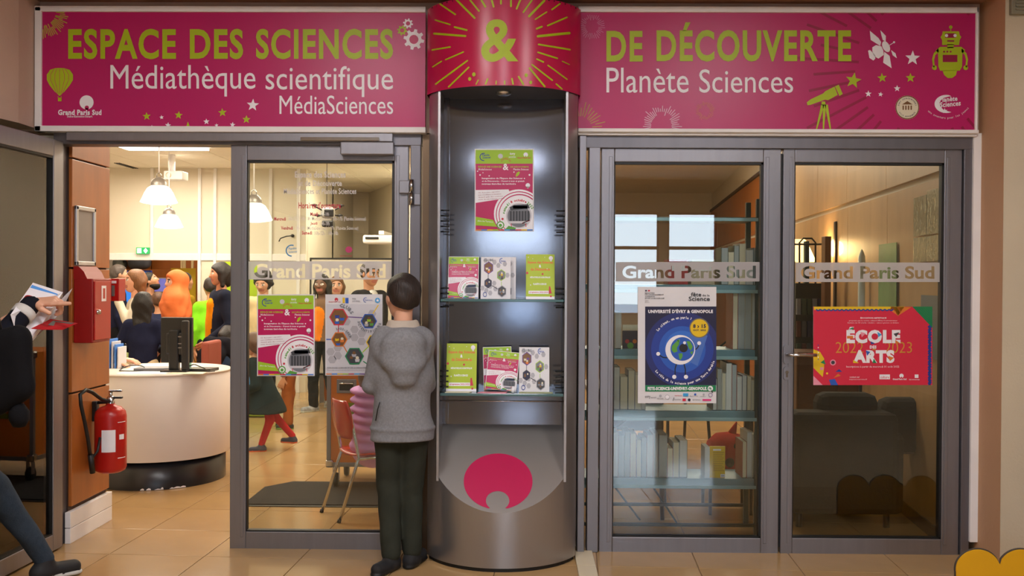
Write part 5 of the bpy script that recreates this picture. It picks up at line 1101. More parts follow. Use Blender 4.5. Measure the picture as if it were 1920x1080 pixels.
# table with blue cushions and dark legs behind the shelving
r = empty('table', (1.2, 1.75, 0), 'dark table behind the blue shelving', 'table')
tz = .70
m = MB(); m.box(.45, 1.8, 1.56, 2.2, tz, tz+.03, mat('dark brown table top', rgb(60, 44, 36), .4), .006); m.build('tabletop', r)
for (x, y) in ((.52, 1.62), (1.74, 1.62), (.52, 2.14), (1.74, 2.14)): m = MB(); m.tube([(x, y, 0), (x, y, tz)], .025, BLACKP, 12); m.build('leg', r)
m = MB(); m.lathe([(.001, 0), (.05, .01), (.075, .06), (.078, .3), (.075, .54), (.05, .59), (.001, .60)], (.85, 1.68, .805), mat('navy cushion cloth', rgb(24, 30, 70), .8), 20, 'X'); tag(m.build('bolster_cushion', None, None, (1.15, 1.68, .73)), 'navy bolster cushion lying on the dark table', 'cushion')
m = MB(); c = (1.33, 1.0, .25)
m.lathe([(.001, .0), (.08, .0), (.13, .04), (.145, .12), (.13, .2), (.08, .25), (.001, .265)], c, mat('red plush', rgb(200, 34, 20), .9, 0, .1, 20, bump=.2), 24); 
r = empty('plush_toy', c, 'red plush cushion toy with black spots behind the shelving', 'toy'); m.build('body', r)
for (a, b, z) in ((-120, .137, .15), (-70, .128, .19), (-95, .145, .09)): m = MB(); m.lathe([(.001, -.012), (.025, -.008), (.03, 0)], (0, 0, 0), BLACK, 16, 'Y'); o = m.build('spot'); o.parent = r; o.location = (b*math.cos(R(a)), b*math.sin(R(a)), z); o.rotation_euler = (0, 0, R(a+90))
m = MB(); m.tube([(1.36, 1.0, .50), (1.39, 1.0, .58)], .03, mat('red plush', rgb(200, 34, 20), .9), 8, r2=.005); m.build('tip', r)
r = empty('low_stool', (1.33, 1.0, 0), 'low black stool carrying the red plush cushion', 'stool'); m = MB(); m.box(1.18, 1.48, .86, 1.16, .215, .249, BLACKP, .008); m.build('seat', r)
for (xx, yy) in ((1.2, .88), (1.46, .88), (1.2, 1.14), (1.46, 1.14)): m = MB(); m.tube([(xx, yy, 0), (xx, yy, .216)], .011, BLACKP, 8); m.build('leg', r)
def dark_chair(x, y, rot, lab):
    r = empty('reading_chair', (0, 0, 0), lab, 'chair')
    m = MB(); m.box(-.2, .2, -.2, .2, .42, .45, BLACKP, .01); m.build('seat', r); m = MB(); m.box(-.2, .2, .19, .22, .55, .82, BLACKP, .01); m.build('backrest', r)
    for (a, b) in ((-.18, -.18), (.18, -.18)): m = MB(); m.tube([(a*1.1, b*1.2, 0), (a, b, .42)], .013, BLACKP, 8); m.build('leg', r)
    for a in (-.18, .18): m = MB(); m.tube([(a*1.1, .24, 0), (a, .18, .42), (a, .21, .8)], .013, BLACKP, 8); m.build('leg', r)
    r.location = (x, y, 0); r.rotation_euler = (0, 0, R(rot))
dark_chair(.72, 1.0, 170, 'black tubular chair behind the lowest shelf, nearer the column'); dark_chair(1.25, 2.6, 20, 'black chair on the far side of the dark table')
# sofa behind the rightmost door
SO = mat('dark grey sofa fabric', rgb(32, 34, 35), .9, 0, .1, 30, bump=.2)
s0x, s1x = X(1478, .7), 2.30
r = empty('sofa', ((s0x+s1x)/2, 1.1, 0), 'dark grey fabric sofa with its back against the rightmost glass door', 'sofa')
m = MB(); m.box(s0x, s1x-.02, .55, .78, .08, .70, SO, .04); m.build('backrest', r)
m = MB(); m.box(s0x, s1x-.02, .78, 1.5, .08, .42, SO, .04); m.build('seat', r)
m = MB(); m.box(s0x-.02, s0x+.18, .56, 1.5, .08, .58, SO, .04); m.build('armrest', r); m = MB(); m.box(s1x-.16, s1x+.02, .56, 1.5, .08, .58, SO, .04); m.build('armrest', r)
for k in range(2): m = MB(); m.box(s0x+.2+k*.4, s0x+.58+k*.4, .70, .9, .42, .80-.03*k, SO, .06); m.build('back_cushion', r)
for (x, y) in ((s0x+.05, .6), (s1x-.08, .6), (s0x+.05, 1.4), (s1x-.08, 1.4)): m = MB(); m.tube([(x, y, 0), (x, y, .09)], .02, BLACKP, 8); m.build('foot', r)
# brown post, dark coat stand, glowing table lamp, dark media rack
def px_box(name, label, cat, x0, y0, x1, y1, Y, d, m_, zfloor=True, part='body'):
    a = at(x0, y1, Y); b = at(x1, y0, Y); r = empty(name, ((a.x+b.x)/2, Y+d/2, 0 if zfloor else a.z), label, cat); m = MB(); m.box(a.x, b.x, Y, Y+d, 0 if zfloor else a.z, b.z, m_, .004); m.build(part, r); return r
BRN = mat('brown post wood', rgb(110, 74, 48), .5)
r = px_box('wooden_post', 'brown wooden post standing left of centre behind the rightmost door', 'post', 1545, 443, 1559, 700, 2.6, .1, BRN)
m = MB(); 
for zz in (.9, 1.2, 1.5): m.box(at(1547, 500, 2.6).x, at(1556, 500, 2.6).x, 2.59, 2.60, zz, zz+.03, BLACK)
m.build('peg_hole', r)
px_box('metal_stand', 'slim dark stand behind the brown post', 'stand', 1564, 415, 1571, 700, 3.0, .05, mat('dark bronze metal', rgb(60, 48, 40), .4, .5))
r = px_box('media_rack', 'dark media rack at the left of the rightmost door', 'rack', 1490, 531, 1546, 750, 2.8, .4, mat('near black laminate', rgb(30, 32, 30), .5))
rr = random.Random(5)
for k in range(4):
    for j in range(5):
        m = MB(); a = at(1493+j*10, 560+k*42+30, 2.79); b = at(1501+j*10, 560+k*42, 2.79); m.box(a.x, b.x, 2.775, 2.8, a.z, b.z, rr.choice([PNAVY, PDG, pm('dark green', 40, 60, 44), pm('dark red', 80, 34, 30), PMID]), .002); m.build('box_spine', r)
m = MB(); a = at(1501, 450, 2.75); 
m.tube([at(1499, 531, 2.8), at(1499, 455, 2.8), at(1506, 447, 2.8), at(1522, 447, 2.8), at(1529, 455, 2.8), at(1529, 531, 2.8)], .008, BLACKP, 8); m.tube([at(1490, 458, 2.8), at(1546, 458, 2.8)], .008, BLACKP, 8); m.build('hoop', r)
m = MB(); a = at(1509, 531, 2.85); b = at(1518, 452, 2.85); m.box(a.x, b.x, 2.85, 2.9, a.z, b.z, BLUD, .004); m.build('teal_divider', r)
c = at(1489, 491, 3.4); r = empty('table_lamp', (c.x, 3.4, 0), 'glowing white floor lamp at the left edge of the rightmost door', 'lamp')
m = MB(); m.lathe([(.09, .2), (.11, .18), (.19, .0)], tuple(c), mat('lit lamp shade', rgb(255, 205, 130), .5, emit=3.2), 24); m.build('lamp_shade', r); m = MB(); m.tube([(c.x, 3.4, 0), (c.x, 3.4, c.z+.1)], .012, BLACKP, 8); m.lathe([(.001, 0), (.14, 0), (.14, .02), (.001, .03)], (c.x, 3.4, 0), BLACKP, 20); m.build('stand', r)
pl_ = bpy.data.lights.new('lamp_bulb', 'POINT'); pl_.energy = 14; pl_.color = (1, .72, .38); pl_.shadow_soft_size = .08; o = bpy.data.objects.new('lamp_bulb', pl_); o.location = (c.x+.25, 3.3, c.z+.12); COL.objects.link(o)
# sheets fixed to the wood wall
FOIL = mat('silvery foil sheet', rgb(168, 164, 140), .25, .6, .15, 6, bump=.5, bscale=14)
def wall_sheet(name, cat, label, s0, s1, z0, z1, m_):
    a = A_+WD*s0+WN*.032; m = MB(); wallbox(m, s0, s1, z0, z1, .004, m_, .034)
    p = A_+WD*((s0+s1)/2)+WN*.034; return tag(m.build(name, None, None, (p.x, p.y, z0)), label, cat)
wall_sheet('foil_sheet', 'poster', 'silvery foil sheet on the wood wall, upper left of the four', .36, .62, 1.78, 2.02, FOIL); wall_sheet('foil_sheet', 'poster', 'silvery foil sheet on the wood wall, upper right of the four', .10, .35, 1.78, 2.04, FOIL)
wall_sheet('foil_sheet', 'poster', 'silvery foil sheet on the wood wall, lower left of the four', .36, .62, 1.62, 1.77, FOIL); wall_sheet('foil_sheet', 'poster', 'silvery foil sheet on the wood wall, lower right of the four', .10, .35, 1.62, 1.77, FOIL)
wall_sheet('wall_poster', 'poster', 'pale green abstract poster on the wood wall', 1.0, 1.45, 1.1, 1.76, mat('green abstract print', rgb(120, 160, 100), .4, 0, .35, 3))
wall_sheet('wall_poster', 'poster', 'grey sheet low on the wood wall beside the red poster', .12, .45, 1.05, 1.42, mat('grey blue print', rgb(120, 128, 134), .5))
m = MB(); p = at(1615, 578, 1.9); m.lathe([(.025, 0), (.025, .38), (.012, .42), (.001, .44)], tuple(p), mat('milky tube', rgb(200, 215, 214), .2, 0), 16); m.tube([(p.x, 1.9, 0), p], .012, BLACKP, 8); r = empty('white_tube', (p.x, 1.9, 0), 'slim milky white tube standing behind the frosted lettering', 'tube'); m.build('tube', r)  # tube that only reflects light; not a lamp itself
m = MB(); a = at(1530, 740, 2.2); a.x -= .15; m.box(a.x, a.x+.6, 2.2, 2.6, 0, .95, mat('brown cabinet wood', rgb(90, 56, 34), .5), .006); r = empty('low_cabinet', (a.x+.3, 2.4, 0), 'brown wooden cabinet behind the red poster', 'cabinet'); m.build('body', r)
m = MB(); m.box(a.x+.02, a.x+.29, 2.19, 2.2, .05, .92, mat('brown cabinet wood', rgb(90, 56, 34), .5), .003); m.build('door', r); m = MB(); m.box(a.x+.31, a.x+.58, 2.19, 2.2, .05, .92, mat('brown cabinet wood', rgb(90, 56, 34), .5), .003); m.build('door', r)
# upper wooden picture rail board in the library seen through the poster door
# ---------------------------------------------------------------- yellow scalloped board bottom right
Yy = -.85; r = empty('scalloped_board', (at(1860, 1070, Yy).x, Yy, 0), 'yellow scalloped board with dark edge at the bottom right corner', 'board')
YEL = mat('matte yellow paint', rgb(222, 164, 8), .5, 0, .03); P = []
s_ = F/(CAM_D+Yy); cxa, cxb = at(1834, 1068, Yy).x, at(1915, 1068, Yy).x; zc = Z(1068, 1860, Yy)
lob_ = []
def lobe(cx, r0, r1, a0, a1, n=22): return [(cx+r0*math.cos(R(a0+(a1-a0)*i/n)), zc+r1*math.sin(R(a0+(a1-a0)*i/n))) for i in range(n+1)]
w1 = 41/s_; P = [(cxa-w1*.97, .0)]+lobe(cxa, w1, .092, 190, 32)+[(cxa+w1*1.0, zc+.022)]+lobe(cxb, w1*1.02, .094, 150, 30)+[(cxb+w1*1.3, zc+.02)]+lobe(cxb+w1*2.3, w1*1.0, .09, 150, 0)+[(cxb+w1*3.3, 0)]
m = MB(); m.prism(P, Yy, Yy+.02, YEL); m.build('panel', r)
m = MB(); m.tube([(x, Yy+.01, z) for x, z in P], .006, mat('dark board edge', rgb(60, 50, 40), .7), 6); m.build('edge', r)
# ---------------------------------------------------------------- red tubular chair
r = empty('red_chair', (0, 0, 0), 'red plywood chair on steel tube legs under the child in pink', 'chair')
RS = mat('red varnished plywood', rgb(186, 26, 18), .25, 0, .05, coat=.4); SW = .17
m = MB(); vs = []; fs = []; n = 10
def sheetgrid(mb, fn, nu, nv, th, m_):
    vs = [fn(i/nu, j/nv, s*th/2) for s in (1, -1) for i in range(nu+1) for j in range(nv+1)]; K = (nu+1)*(nv+1); fs = []
    ix = lambda i, j, s: s*K+i*(nv+1)+j
    for i in range(nu):
        for j in range(nv): fs += [(ix(i, j, 0), ix(i+1, j, 0), ix(i+1, j+1, 0), ix(i, j+1, 0)), (ix(i, j, 1), ix(i, j+1, 1), ix(i+1, j+1, 1), ix(i+1, j, 1))]
    for i in range(nu): fs += [(ix(i, 0, 0), ix(i, 0, 1), ix(i+1, 0, 1), ix(i+1, 0, 0)), (ix(i, nv, 0), ix(i+1, nv, 0), ix(i+1, nv, 1), ix(i, nv, 1))]
    for j in range(nv): fs += [(ix(0, j, 0), ix(0, j+1, 0), ix(0, j+1, 1), ix(0, j, 1)), (ix(nu, j, 0), ix(nu, j, 1), ix(nu, j+1, 1), ix(nu, j+1, 0))]
    mb.add(vs, fs, m_, True)
def seatf(u, v, o):
    w_ = SW*(1-.12*(abs(2*v-1))**4); a = (2*u-1); b = (2*v-1); k = 1-.10*b**4
    return (a*SW*1.0*k, -.02+b*SW*1.05*(1-.10*a**4), .395+.012*a*a-.012*max(0, b)**2+o)
sheetgrid(m, seatf, 10, 10, .012, RS); m.build('seat', r)
m = MB()
def backf(u, v, o):
    a = 2*u-1; b = 2*v-1; wq = .165*math.sqrt(max(.15, 1-.55*b*b)); return (a*wq, -.205-.03*(1-a*a)-.035*v+o, .50+.24*v)
sheetgrid(m, backf, 10, 8, .012, RS); m.build('backrest', r)
for sx in (-1, 1):
    m = MB(); m.tube([(sx*.155, -.30, 0), (sx*.15, -.18, .36), (sx*.15, -.17, .385), (sx*.15, -.185, .46), (sx*.148, -.225, .66)], .0105, CHROME, 12); m.tube([(sx*.155, -.302, 0), (sx*.155, -.297, .02)], .0125, BLACK, 10); m.build('leg', r)
    m = MB(); m.tube([(sx*.15, -.17, .38), (sx*.15, .10, .383), (sx*.152, .135, .36), (sx*.165, .20, 0)], .0105, CHROME, 12); m.tube([(sx*.165, .20, 0), (sx*.164, .197, .02)], .0125, BLACK, 10); m.build('leg', r)
m = MB(); m.tube([(-.15, -.1, .378), (.15, -.1, .378)], .009, CHROME, 8); m.tube([(-.15, .08, .378), (.15, .08, .378)], .009, CHROME, 8); m.build('crossbar', r)
CHF = Vector((.855, .52, 0)).normalized(); CHA = math.atan2(-CHF.x, CHF.y); CHP = Vector((-1.157, .72, 0))+CHF*.30+Vector((-.05, 0, 0))
r.location = CHP; r.rotation_euler = (0, 0, CHA)
# ---------------------------------------------------------------- figures: signed-distance modelling
def V3(*a): return np.array(a, float)
class Blob:
    def __init__(s): s.p = []
    def cap(s, a, b, ra, rb, tag=0, k=.02, sq=(1, 1, 1)): s.p.append(('c', np.array(a, float), np.array(b, float), ra, rb, tag, k, np.array(sq, float))); return s
    def ell(s, c, r, tag=0, k=.02, rot=None): s.p.append(('e', np.array(c, float), np.array(r, float), rot, None, tag, k, None)); return s
    def cut(s, c, r, rot=None, k=.01): s.p.append(('x', np.array(c, float), np.array(r, float), rot, None, -1, k, None)); return s
    def cutbox(s, lo, hi, k=.004): s.p.append(('b', np.array(lo, float), np.array(hi, float), None, None, -1, k, None)); return s
    def bounds(s, q):
        if q[0] == 'c': r = max(q[3], q[4])*max(q[7].max(), 1); return np.minimum(q[1], q[2])-r, np.maximum(q[1], q[2])+r
        if q[0] == 'e' or q[0] == 'x': r = q[2].max() if q[3] is not None else q[2]; return q[1]-r, q[1]+r
        return q[1], q[2]
    def dist(s, q, P):
        if q[0] == 'c':
            a, b, ra, rb, sq = q[1], q[2], q[3], q[4], q[7]
            ba = (b-a)/sq; pa = (P-a)/sq; L = (ba*ba).sum()
            h = np.clip((pa@ba)/max(L, 1e-9), 0, 1); d = pa-h[..., None]*ba
            return np.sqrt((d*d).sum(-1))-(ra+(rb-ra)*h)
        if q[0] in 'ex':
            v = P-q[1]
            if q[3] is not None: v = v@np.array(q[3])
            r = q[2]; k0 = np.sqrt(((v/r)**2).sum(-1)); k1 = np.sqrt(((v/r**2)**2).sum(-1)); return k0*(k0-1)/np.maximum(k1, 1e-9)
        c = (q[1]+q[2])/2; h = (q[2]-q[1])/2; d = np.abs(P-c)-h; return np.sqrt((np.maximum(d, 0)**2).sum(-1))+np.minimum(d.max(-1), 0)
    def mesh(s, h, mats, wr=0, wf=30, seed=0):
        add = [q for q in s.p if q[0] in 'ce']; lo = np.min([s.bounds(q)[0] for q in add], 0)-.03; hi = np.max([s.bounds(q)[1] for q in add], 0)+.03
        n = np.ceil((hi-lo)/h).astype(int)+2; D = np.full(n, .12); ax = [lo[i]+h*np.arange(n[i]) for i in range(3)]
        for q in s.p:
            bl, bh = s.bounds(q); mg = q[6]+h*3+.02+wr
            i0 = np.maximum(0, np.floor((bl-mg-lo)/h).astype(int)); i1 = np.minimum(n, np.ceil((bh+mg-lo)/h).astype(int)+1)
            if (i1 <= i0).any(): continue
            sl = tuple(slice(a, b) for a, b in zip(i0, i1)); G = np.stack(np.meshgrid(*[ax[i][sl[i]] for i in range(3)], indexing='ij'), -1)
            d = s.dist(q, G); k = max(q[6], 1e-5); o = D[sl]
            if q[0] in 'ce': hh = np.maximum(k-np.abs(o-d), 0)/k; D[sl] = np.minimum(o, d)-hh*hh*k/4
            else: d = -d; hh = np.maximum(k-np.abs(o-d), 0)/k; D[sl] = np.maximum(o, d)+hh*hh*k/4
        if wr:
            G = np.meshgrid(*ax, indexing='ij'); x, y, z = G; sd = seed*1.7
            D = D+wr*(np.sin(wf*z+6*np.sin(wf*.23*x+sd)+3*np.sin(wf*.3*y))*.6+np.sin(wf*.7*x+4*np.sin(wf*.3*z+sd))*.4*np.cos(wf*.5*y))
        D[0] = D[-1] = .1; D[:, 0] = D[:, -1] = .1; D[:, :, 0] = D[:, :, -1] = .1
        V, Fq = surfnet(D, lo, h)
        # tags by nearest primitive
        c = V[Fq].mean(1); best = np.full(len(c), 1e9); tg = np.zeros(len(c), int)
        for q in add:
            d = s.dist(q, c); m_ = d < best; best[m_] = d[m_]; tg[m_] = q[5]
        return V, Fq, tg, mats
def surfnet(D, lo, h):
    S = D < 0; c = sum(S[i:S.shape[0]-1+i, j:S.shape[1]-1+j, k:S.shape[2]-1+k].astype(np.int8) for i in (0, 1) for j in (0, 1) for k in (0, 1))
    M = (c > 0) & (c < 8); I = np.argwhere(M); idx = np.full(M.shape, -1); idx[tuple(I.T)] = np.arange(len(I)); acc = np.zeros((len(I), 3)); cnt = np.zeros(len(I))
    cr = [np.array(x) for x in ((0, 0, 0), (1, 0, 0), (0, 1, 0), (1, 1, 0), (0, 0, 1), (1, 0, 1), (0, 1, 1), (1, 1, 1))]
    for a in range(8):
        for b in range(a+1, 8):
            df = cr[b]-cr[a]
            if np.abs(df).sum() != 1: continue
            da = D[tuple((I+cr[a]).T)]; db = D[tuple((I+cr[b]).T)]; m = (da < 0) != (db < 0); t = da[m]/(da[m]-db[m]); acc[m] += I[m]+cr[a]+t[:, None]*df; cnt[m] += 1
    V = lo+h*(acc/np.maximum(cnt, 1)[:, None]); F_ = []
    for ax in range(3):
        o = [0, 0, 0]; o[ax] = 1; s0 = [slice(0, -1)]*3; s1 = [slice(0, -1)]*3; s1[ax] = slice(1, None)
        A, B = S[tuple(s0)], S[tuple(s1)]; E = np.argwhere(A != B); u, v = [i for i in range(3) if i != ax]
        E = E[(E[:, u] > 0) & (E[:, v] > 0)]
        du = np.zeros(3, int); du[u] = 1; dv = np.zeros(3, int); dv[v] = 1
        q = np.stack([idx[tuple((E-du-dv).T)], idx[tuple((E-dv).T)], idx[tuple(E.T)], idx[tuple((E-du).T)]], 1)
        fl = A[tuple(E.T)] ^ (ax == 1); q[~fl] = q[~fl][:, ::-1]; F_.append(q[(q >= 0).all(1)])
    return V, np.concatenate(F_)
def mesh_obj(name, parts, parent):
    """parts: list of (V,F,tag,mats); joined into one mesh, in the parent's local space"""
    mats = []; V = []; Fs = []; T = []; b = 0
    for (v, f, t, ms) in parts:
        ids = []
        for m_ in ms:
            if m_ not in mats: mats.append(m_)
            ids.append(mats.index(m_))
        V.append(v); Fs.append(f+b); T.append(np.array(ids)[np.clip(t, 0, len(ms)-1)]); b += len(v)
    V = np.concatenate(V); Fs = np.concatenate(Fs); T = np.concatenate(T)
    me = bpy.data.meshes.new(name); me.vertices.add(len(V)); me.vertices.foreach_set('co', V.ravel()); me.loops.add(Fs.size); me.loops.foreach_set('vertex_index', Fs.ravel())
    me.polygons.add(len(Fs)); me.polygons.foreach_set('loop_start', np.arange(0, Fs.size, 4)); me.polygons.foreach_set('loop_total', np.full(len(Fs), 4))
    for m_ in mats: me.materials.append(m_)
    me.polygons.foreach_set('material_index', T); me.polygons.foreach_set('use_smooth', np.ones(len(Fs), bool)); me.update(); me.validate()
    o = bpy.data.objects.new(name, me); COL.objects.link(o); o.parent = parent; return o
def nz(v): v = np.array(v, float); return v/max(np.linalg.norm(v), 1e-9)
def frame(fwd, up=(0, 0, 1)):
    f = nz(fwd); x = nz(np.cross(f, up)); u = np.cross(x, f); return x, f, u       # right, forward, up
SKIN = [mat('skin light', rgb(214, 160, 132), .5, 0, .04, 12), mat('skin warm', rgb(196, 142, 110), .5, 0, .04, 12), mat('skin brown', rgb(110, 72, 52), .5, 0, .04, 12)]
LIPM = mat('lips', rgb(176, 104, 92), .5); EYE = mat('dark eye', rgb(30, 22, 20), .15); EYW = mat('eye white', rgb(220, 212, 205), .3); BROW = mat('eyebrow', rgb(50, 36, 28), .8)
def hand(b, wr_, d, pn, L, side, curl=.35, point=False, spread=.12):
    """palm + four fingers + thumb; d = direction of the fingers, pn = direction the palm faces, side=+1 thumb on the +cross side"""
    d = nz(d); pn = nz(np.array(pn, float)-d*np.dot(pn, d)); x = np.cross(d, pn)*side; w_ = np.array(wr_, float); r = L*.062
    for t in (-.36, -.12, .12, .36): b.cap(w_+x*L*.18*t, w_+d*L*.48+x*L*.5*t, L*.085, L*.075, 0, L*.06)
    for i, (t, l) in enumerate(((.20, .40), (.066, .45), (-.066, .42), (-.195, .33))):
        p = w_+d*L*.50+x*L*t; a = 0 if (point and i == 0) else (1.0 if point else curl); dr = nz(d+x*spread*t*2); ang_ = a*.7
        for j, s_ in enumerate((.44, .32, .26)):
            dd = dr*math.cos(ang_)+pn*math.sin(ang_); q = p+dd*L*l*s_*1.05; b.cap(p, q, r*(1-.08*j), r*(1-.08*(j+1)), 0, r*.5); p = q; ang_ += a*1.0
    p = w_+d*L*.12+x*L*.16; q = p+nz(d*.7+x*.8+pn*.3)*L*.26; b.cap(p, q, r*1.25, r*1.1, 0, r*1.2); q2 = q+nz(d*.9+x*.3+pn*.45)*L*.22; b.cap(q, q2, r*1.1, r*.85, 0, r*.6)
def head(b, c, hh, fwd, up=(0, 0, 1), beard=False):
    """tags: 0 skin 1 lips 2 eye 3 brow 4 eye white"""
    x, f, u = frame(fwd, up); M = np.stack([x, f, u], 1); c = np.array(c, float)
    L = lambda a, bb, cc: c+x*a*hh+f*bb*hh+u*cc*hh
    b.ell(L(0, -.03, .12), np.array([.345, .42, .37])*hh, 0, .02*hh/.22, M); b.ell(L(0, .08, -.12), np.array([.27, .31, .33])*hh, 0, .04*hh/.22, M)
    b.ell(L(0, .22, -.36), np.array([.13, .13, .12])*hh, 0, .06*hh/.22, M)
    for s_ in (-1, 1):
        b.ell(L(.17*s_, .22, -.08), np.array([.12, .13, .12])*hh, 0, .03*hh/.22, M); b.ell(L(.345*s_, -.02, -.02), np.array([.045, .085, .135])*hh, 0, .008, M)
        b.ell(L(.135*s_, .325, .045), np.array([.05, .05, .022])*hh, 4, .002, M); b.ell(L(.135*s_, .352, .045), np.array([.024, .028, .024])*hh, 2, .001, M)
        b.cap(L(.08*s_, .378, .135), L(.20*s_, .335, .13), .011*hh, .008*hh, 3, .004)
    b.cap(L(0, .37, .06), L(0, .46, -.09), .035*hh, .055*hh, 0, .015*hh/.22); b.ell(L(0, .43, -.10), np.array([.075, .05, .04])*hh, 0, .01, M)
    b.ell(L(0, .355, -.225), np.array([.085, .05, .016])*hh, 1, .004, M); b.ell(L(0, .348, -.262), np.array([.07, .05, .018])*hh, 1, .004, M)
    return x, f, u, M
def cloth(n, c, **k): return mat('cloth '+n, rgb(*c), .92, 0, k.pop('var', .10), k.pop('scale', 14), bump=.15, bscale=k.pop('bscale', 120), spec=.15, **k)
def person(label, x, y, face, H, skin=0, hh=None, hdir=None, hup=(0, 0, 1), hair=None, hairc=None, top=None, bottom=None, shoes=None, armL=None, armR=None, handL=None, handR=None, legL=None, legR=None,
           lean=(0, 0), seat=None, hoff=None, vox=.011, sh=1.0, extra=None, z0=0., bodyvox=None, name='person', wr=.004, nofeet=False):
    root = empty(name, (x, y, z0), label, 'person'); root.rotation_euler = (0, 0, R(face))
    hh = hh or (.115+.067*H); k = H/1.7; sw = .092*H*sh; zs = H-hh-.075*H; zp = .52*H if seat is None else seat+.09*k
    if seat is not None: zs = seat+(zs-.52*H)+.09*k
    dz = zs-(H-hh-.075*H); lx, ly = lean
    nb = V3(lx, ly, zs+.02*H); hc = V3(lx, ly+.015, zs+.075*H+hh*.5) if hoff is None else nb+V3(*hoff); hips = V3(0, 0, zp)
    sl, sr = V3(lx-sw, ly, zs), V3(lx+sw, ly, zs); hw = .052*H*(1 if sh > .9 else .84)
    armL = armL or ((-sw-.045*k, -.01, zs-.175*H), (-sw-.03*k, .05, zs-.33*H)); armR = armR or ((sw+.045*k, -.01, zs-.175*H), (sw+.03*k, .05, zs-.33*H))
    if legL is None: legL = ((-hw*1.05, .02, .285*H), (-hw*1.1, 0, .05*H))
    if legR is None: legR = ((hw*1.05, .02, .285*H), (hw*1.1, 0, .05*H))
    hd = hdir or (0, 1, 0)
    b = Blob(); SK = [SKIN[skin], LIPM, EYE, BROW, EYW]
    bh = Blob(); hx, hf, hu, HM = head(bh, hc, hh, hd, hup); bh.cap(hc-hu*hh*.3-hf*hh*.06, hc, .05*k, .05*k, 0, .02)
    b.cap(nb-V3(0, .0, .02), hc-hu*hh*.28-hf*hh*.06, .052*k*1.05, .052*k*1.0, 0, .03)
    b.cap(hips, (nb+hips)/2, .085*k, .09*k, 0, .05, (1.4, .9, 1)); b.cap((nb+hips)/2, nb-V3(0, 0, .06*k), .09*k, .08*k, 0, .05, (1.5, .9, 1)); b.cap(sl, sr, .045*k, .045*k, 0, .04)
    hb = Blob(); HL = .108*H
    for s_, S_, (e, w_), hn in ((-1, sl, armL, handL), (1, sr, armR, handR)):
        e, w_ = np.array(e), np.array(w_); b.cap(S_, e, .045*k, .036*k, 0, .02); b.cap(e, w_, .036*k, .024*k, 0, .01)
        hn = hn or {}; d = hn.get('d', w_-e); pn = hn.get('pn', (-s_, 0, 0)); hand(hb, w_, d, pn, HL, hn.get('side', -s_ if abs(nz(pn)[0]) > .5 else s_), hn.get('curl', .35), hn.get('point', False))
    for s_, (kn, an) in ((-1, legL), (1, legR)):
        kn, an = np.array(kn), np.array(an); b.cap(hips+V3(s_*hw, 0, -.02), kn, .075*k, .05*k, 0, .03); b.cap(kn, an, .05*k, .033*k, 0, .02)
    parts = [b.mesh(bodyvox or vox, SK), bh.mesh(min(vox, .0075), SK), hb.mesh(max(.0035, vox*.5), [SKIN[skin]])]
    mesh_obj('body', parts, root)
    # ---- trousers / skirt / tights
    if bottom:
        kind = bottom[0]; c = Blob(); m_ = bottom[1]
        if kind in ('trousers', 'tights'):
            f_ = .014 if kind == 'trousers' else .004; f2 = bottom[2] if len(bottom) > 2 else 1.0
            qx = 1.45 if sh > .9 else 1.18; c.cap(hips+V3(0, 0, .03*k), hips+V3(0, -.01, -.05*k), .095*k, .1*k, 0, .03, (qx, 1.05, 1))
            for s_, (kn, an) in ((-1, legL), (1, legR)):
                kn, an = np.array(kn), np.array(an); c.cap(hips+V3(s_*hw, 0, -.03), kn, .082*k+f_*.6, .055*k+f_, 0, .025); c.cap(kn, an+V3(0, 0, .01), .054*k+f_, .040*k+f_*f2, 0, .02)
        else:
            hem, rad = bottom[2], bottom[3]; c.cap(hips+V3(0, 0, .06*k), V3(0, 0, hem), .10*k, rad, 0, .02, (1.25, 1, 1)); c.cutbox((-1, -1, hem-1), (1, 1, hem))
        mesh_obj(kind if kind != 'tights' else 'tights', [c.mesh(vox, [m_], wr if kind != 'tights' else .001, 34, int(x*10))], root)
    if shoes and not nofeet:
        for s_, (kn, an) in ((-1, legL), (1, legR)):
            an = np.array(an); toe = np.array(shoes[2][0 if s_ < 0 else 1]) if len(shoes) > 2 else V3(s_*.02, .14*k*1.1, -an[2]*.0)
            z = an[2]-.05*H; d = nz(toe); L = .15*H*.62; c = Blob(); base = an+V3(0, 0, -.05*H+.035*k)
            c.cap(base-d*.035*k, base+d*L*.9, .040*k, .036*k, 0, .02, (1, 1, .95)); c.cap(an, base, .042*k, .042*k, 0, .03); c.cap(base-d*.04*k-V3(0, 0, .028*k), base+d*L*.92-V3(0, 0, .026*k), .033*k, .034*k, 1, .006, (1.15, 1.15, .5))
            mesh_obj('shoe', [c.mesh(max(.006, vox*.7), [shoes[0], shoes[1]])], root)
    # ---- top
    if top:
        kind, m_, hem, bulk = top[:4]; c = Blob(); g_ = bulk*.75; hv = V3(0, 0, hem)
        c.cap(hips*.5+nb*.5, nb-V3(0, 0, .07*k), .10*k+g_, .09*k+g_, 0, .05, (1.45, .95, 1)); c.cap(sl, sr, .048*k+g_*.7, .048*k+g_*.7, 0, .05); c.cap(nb-V3(0, 0, .03), nb+V3(0, 0, .00), .07*k, .058*k, 0, .03)
        hemr = top[4] if len(top) > 4 else .10*k+g_
        bot = V3(0, 0, hem) if seat is None else hips-V3(0, 0, .04)
        c.cap((hips+nb)/2, bot, .10*k+g_, hemr, 0, .05, (1.35, 1, 1))
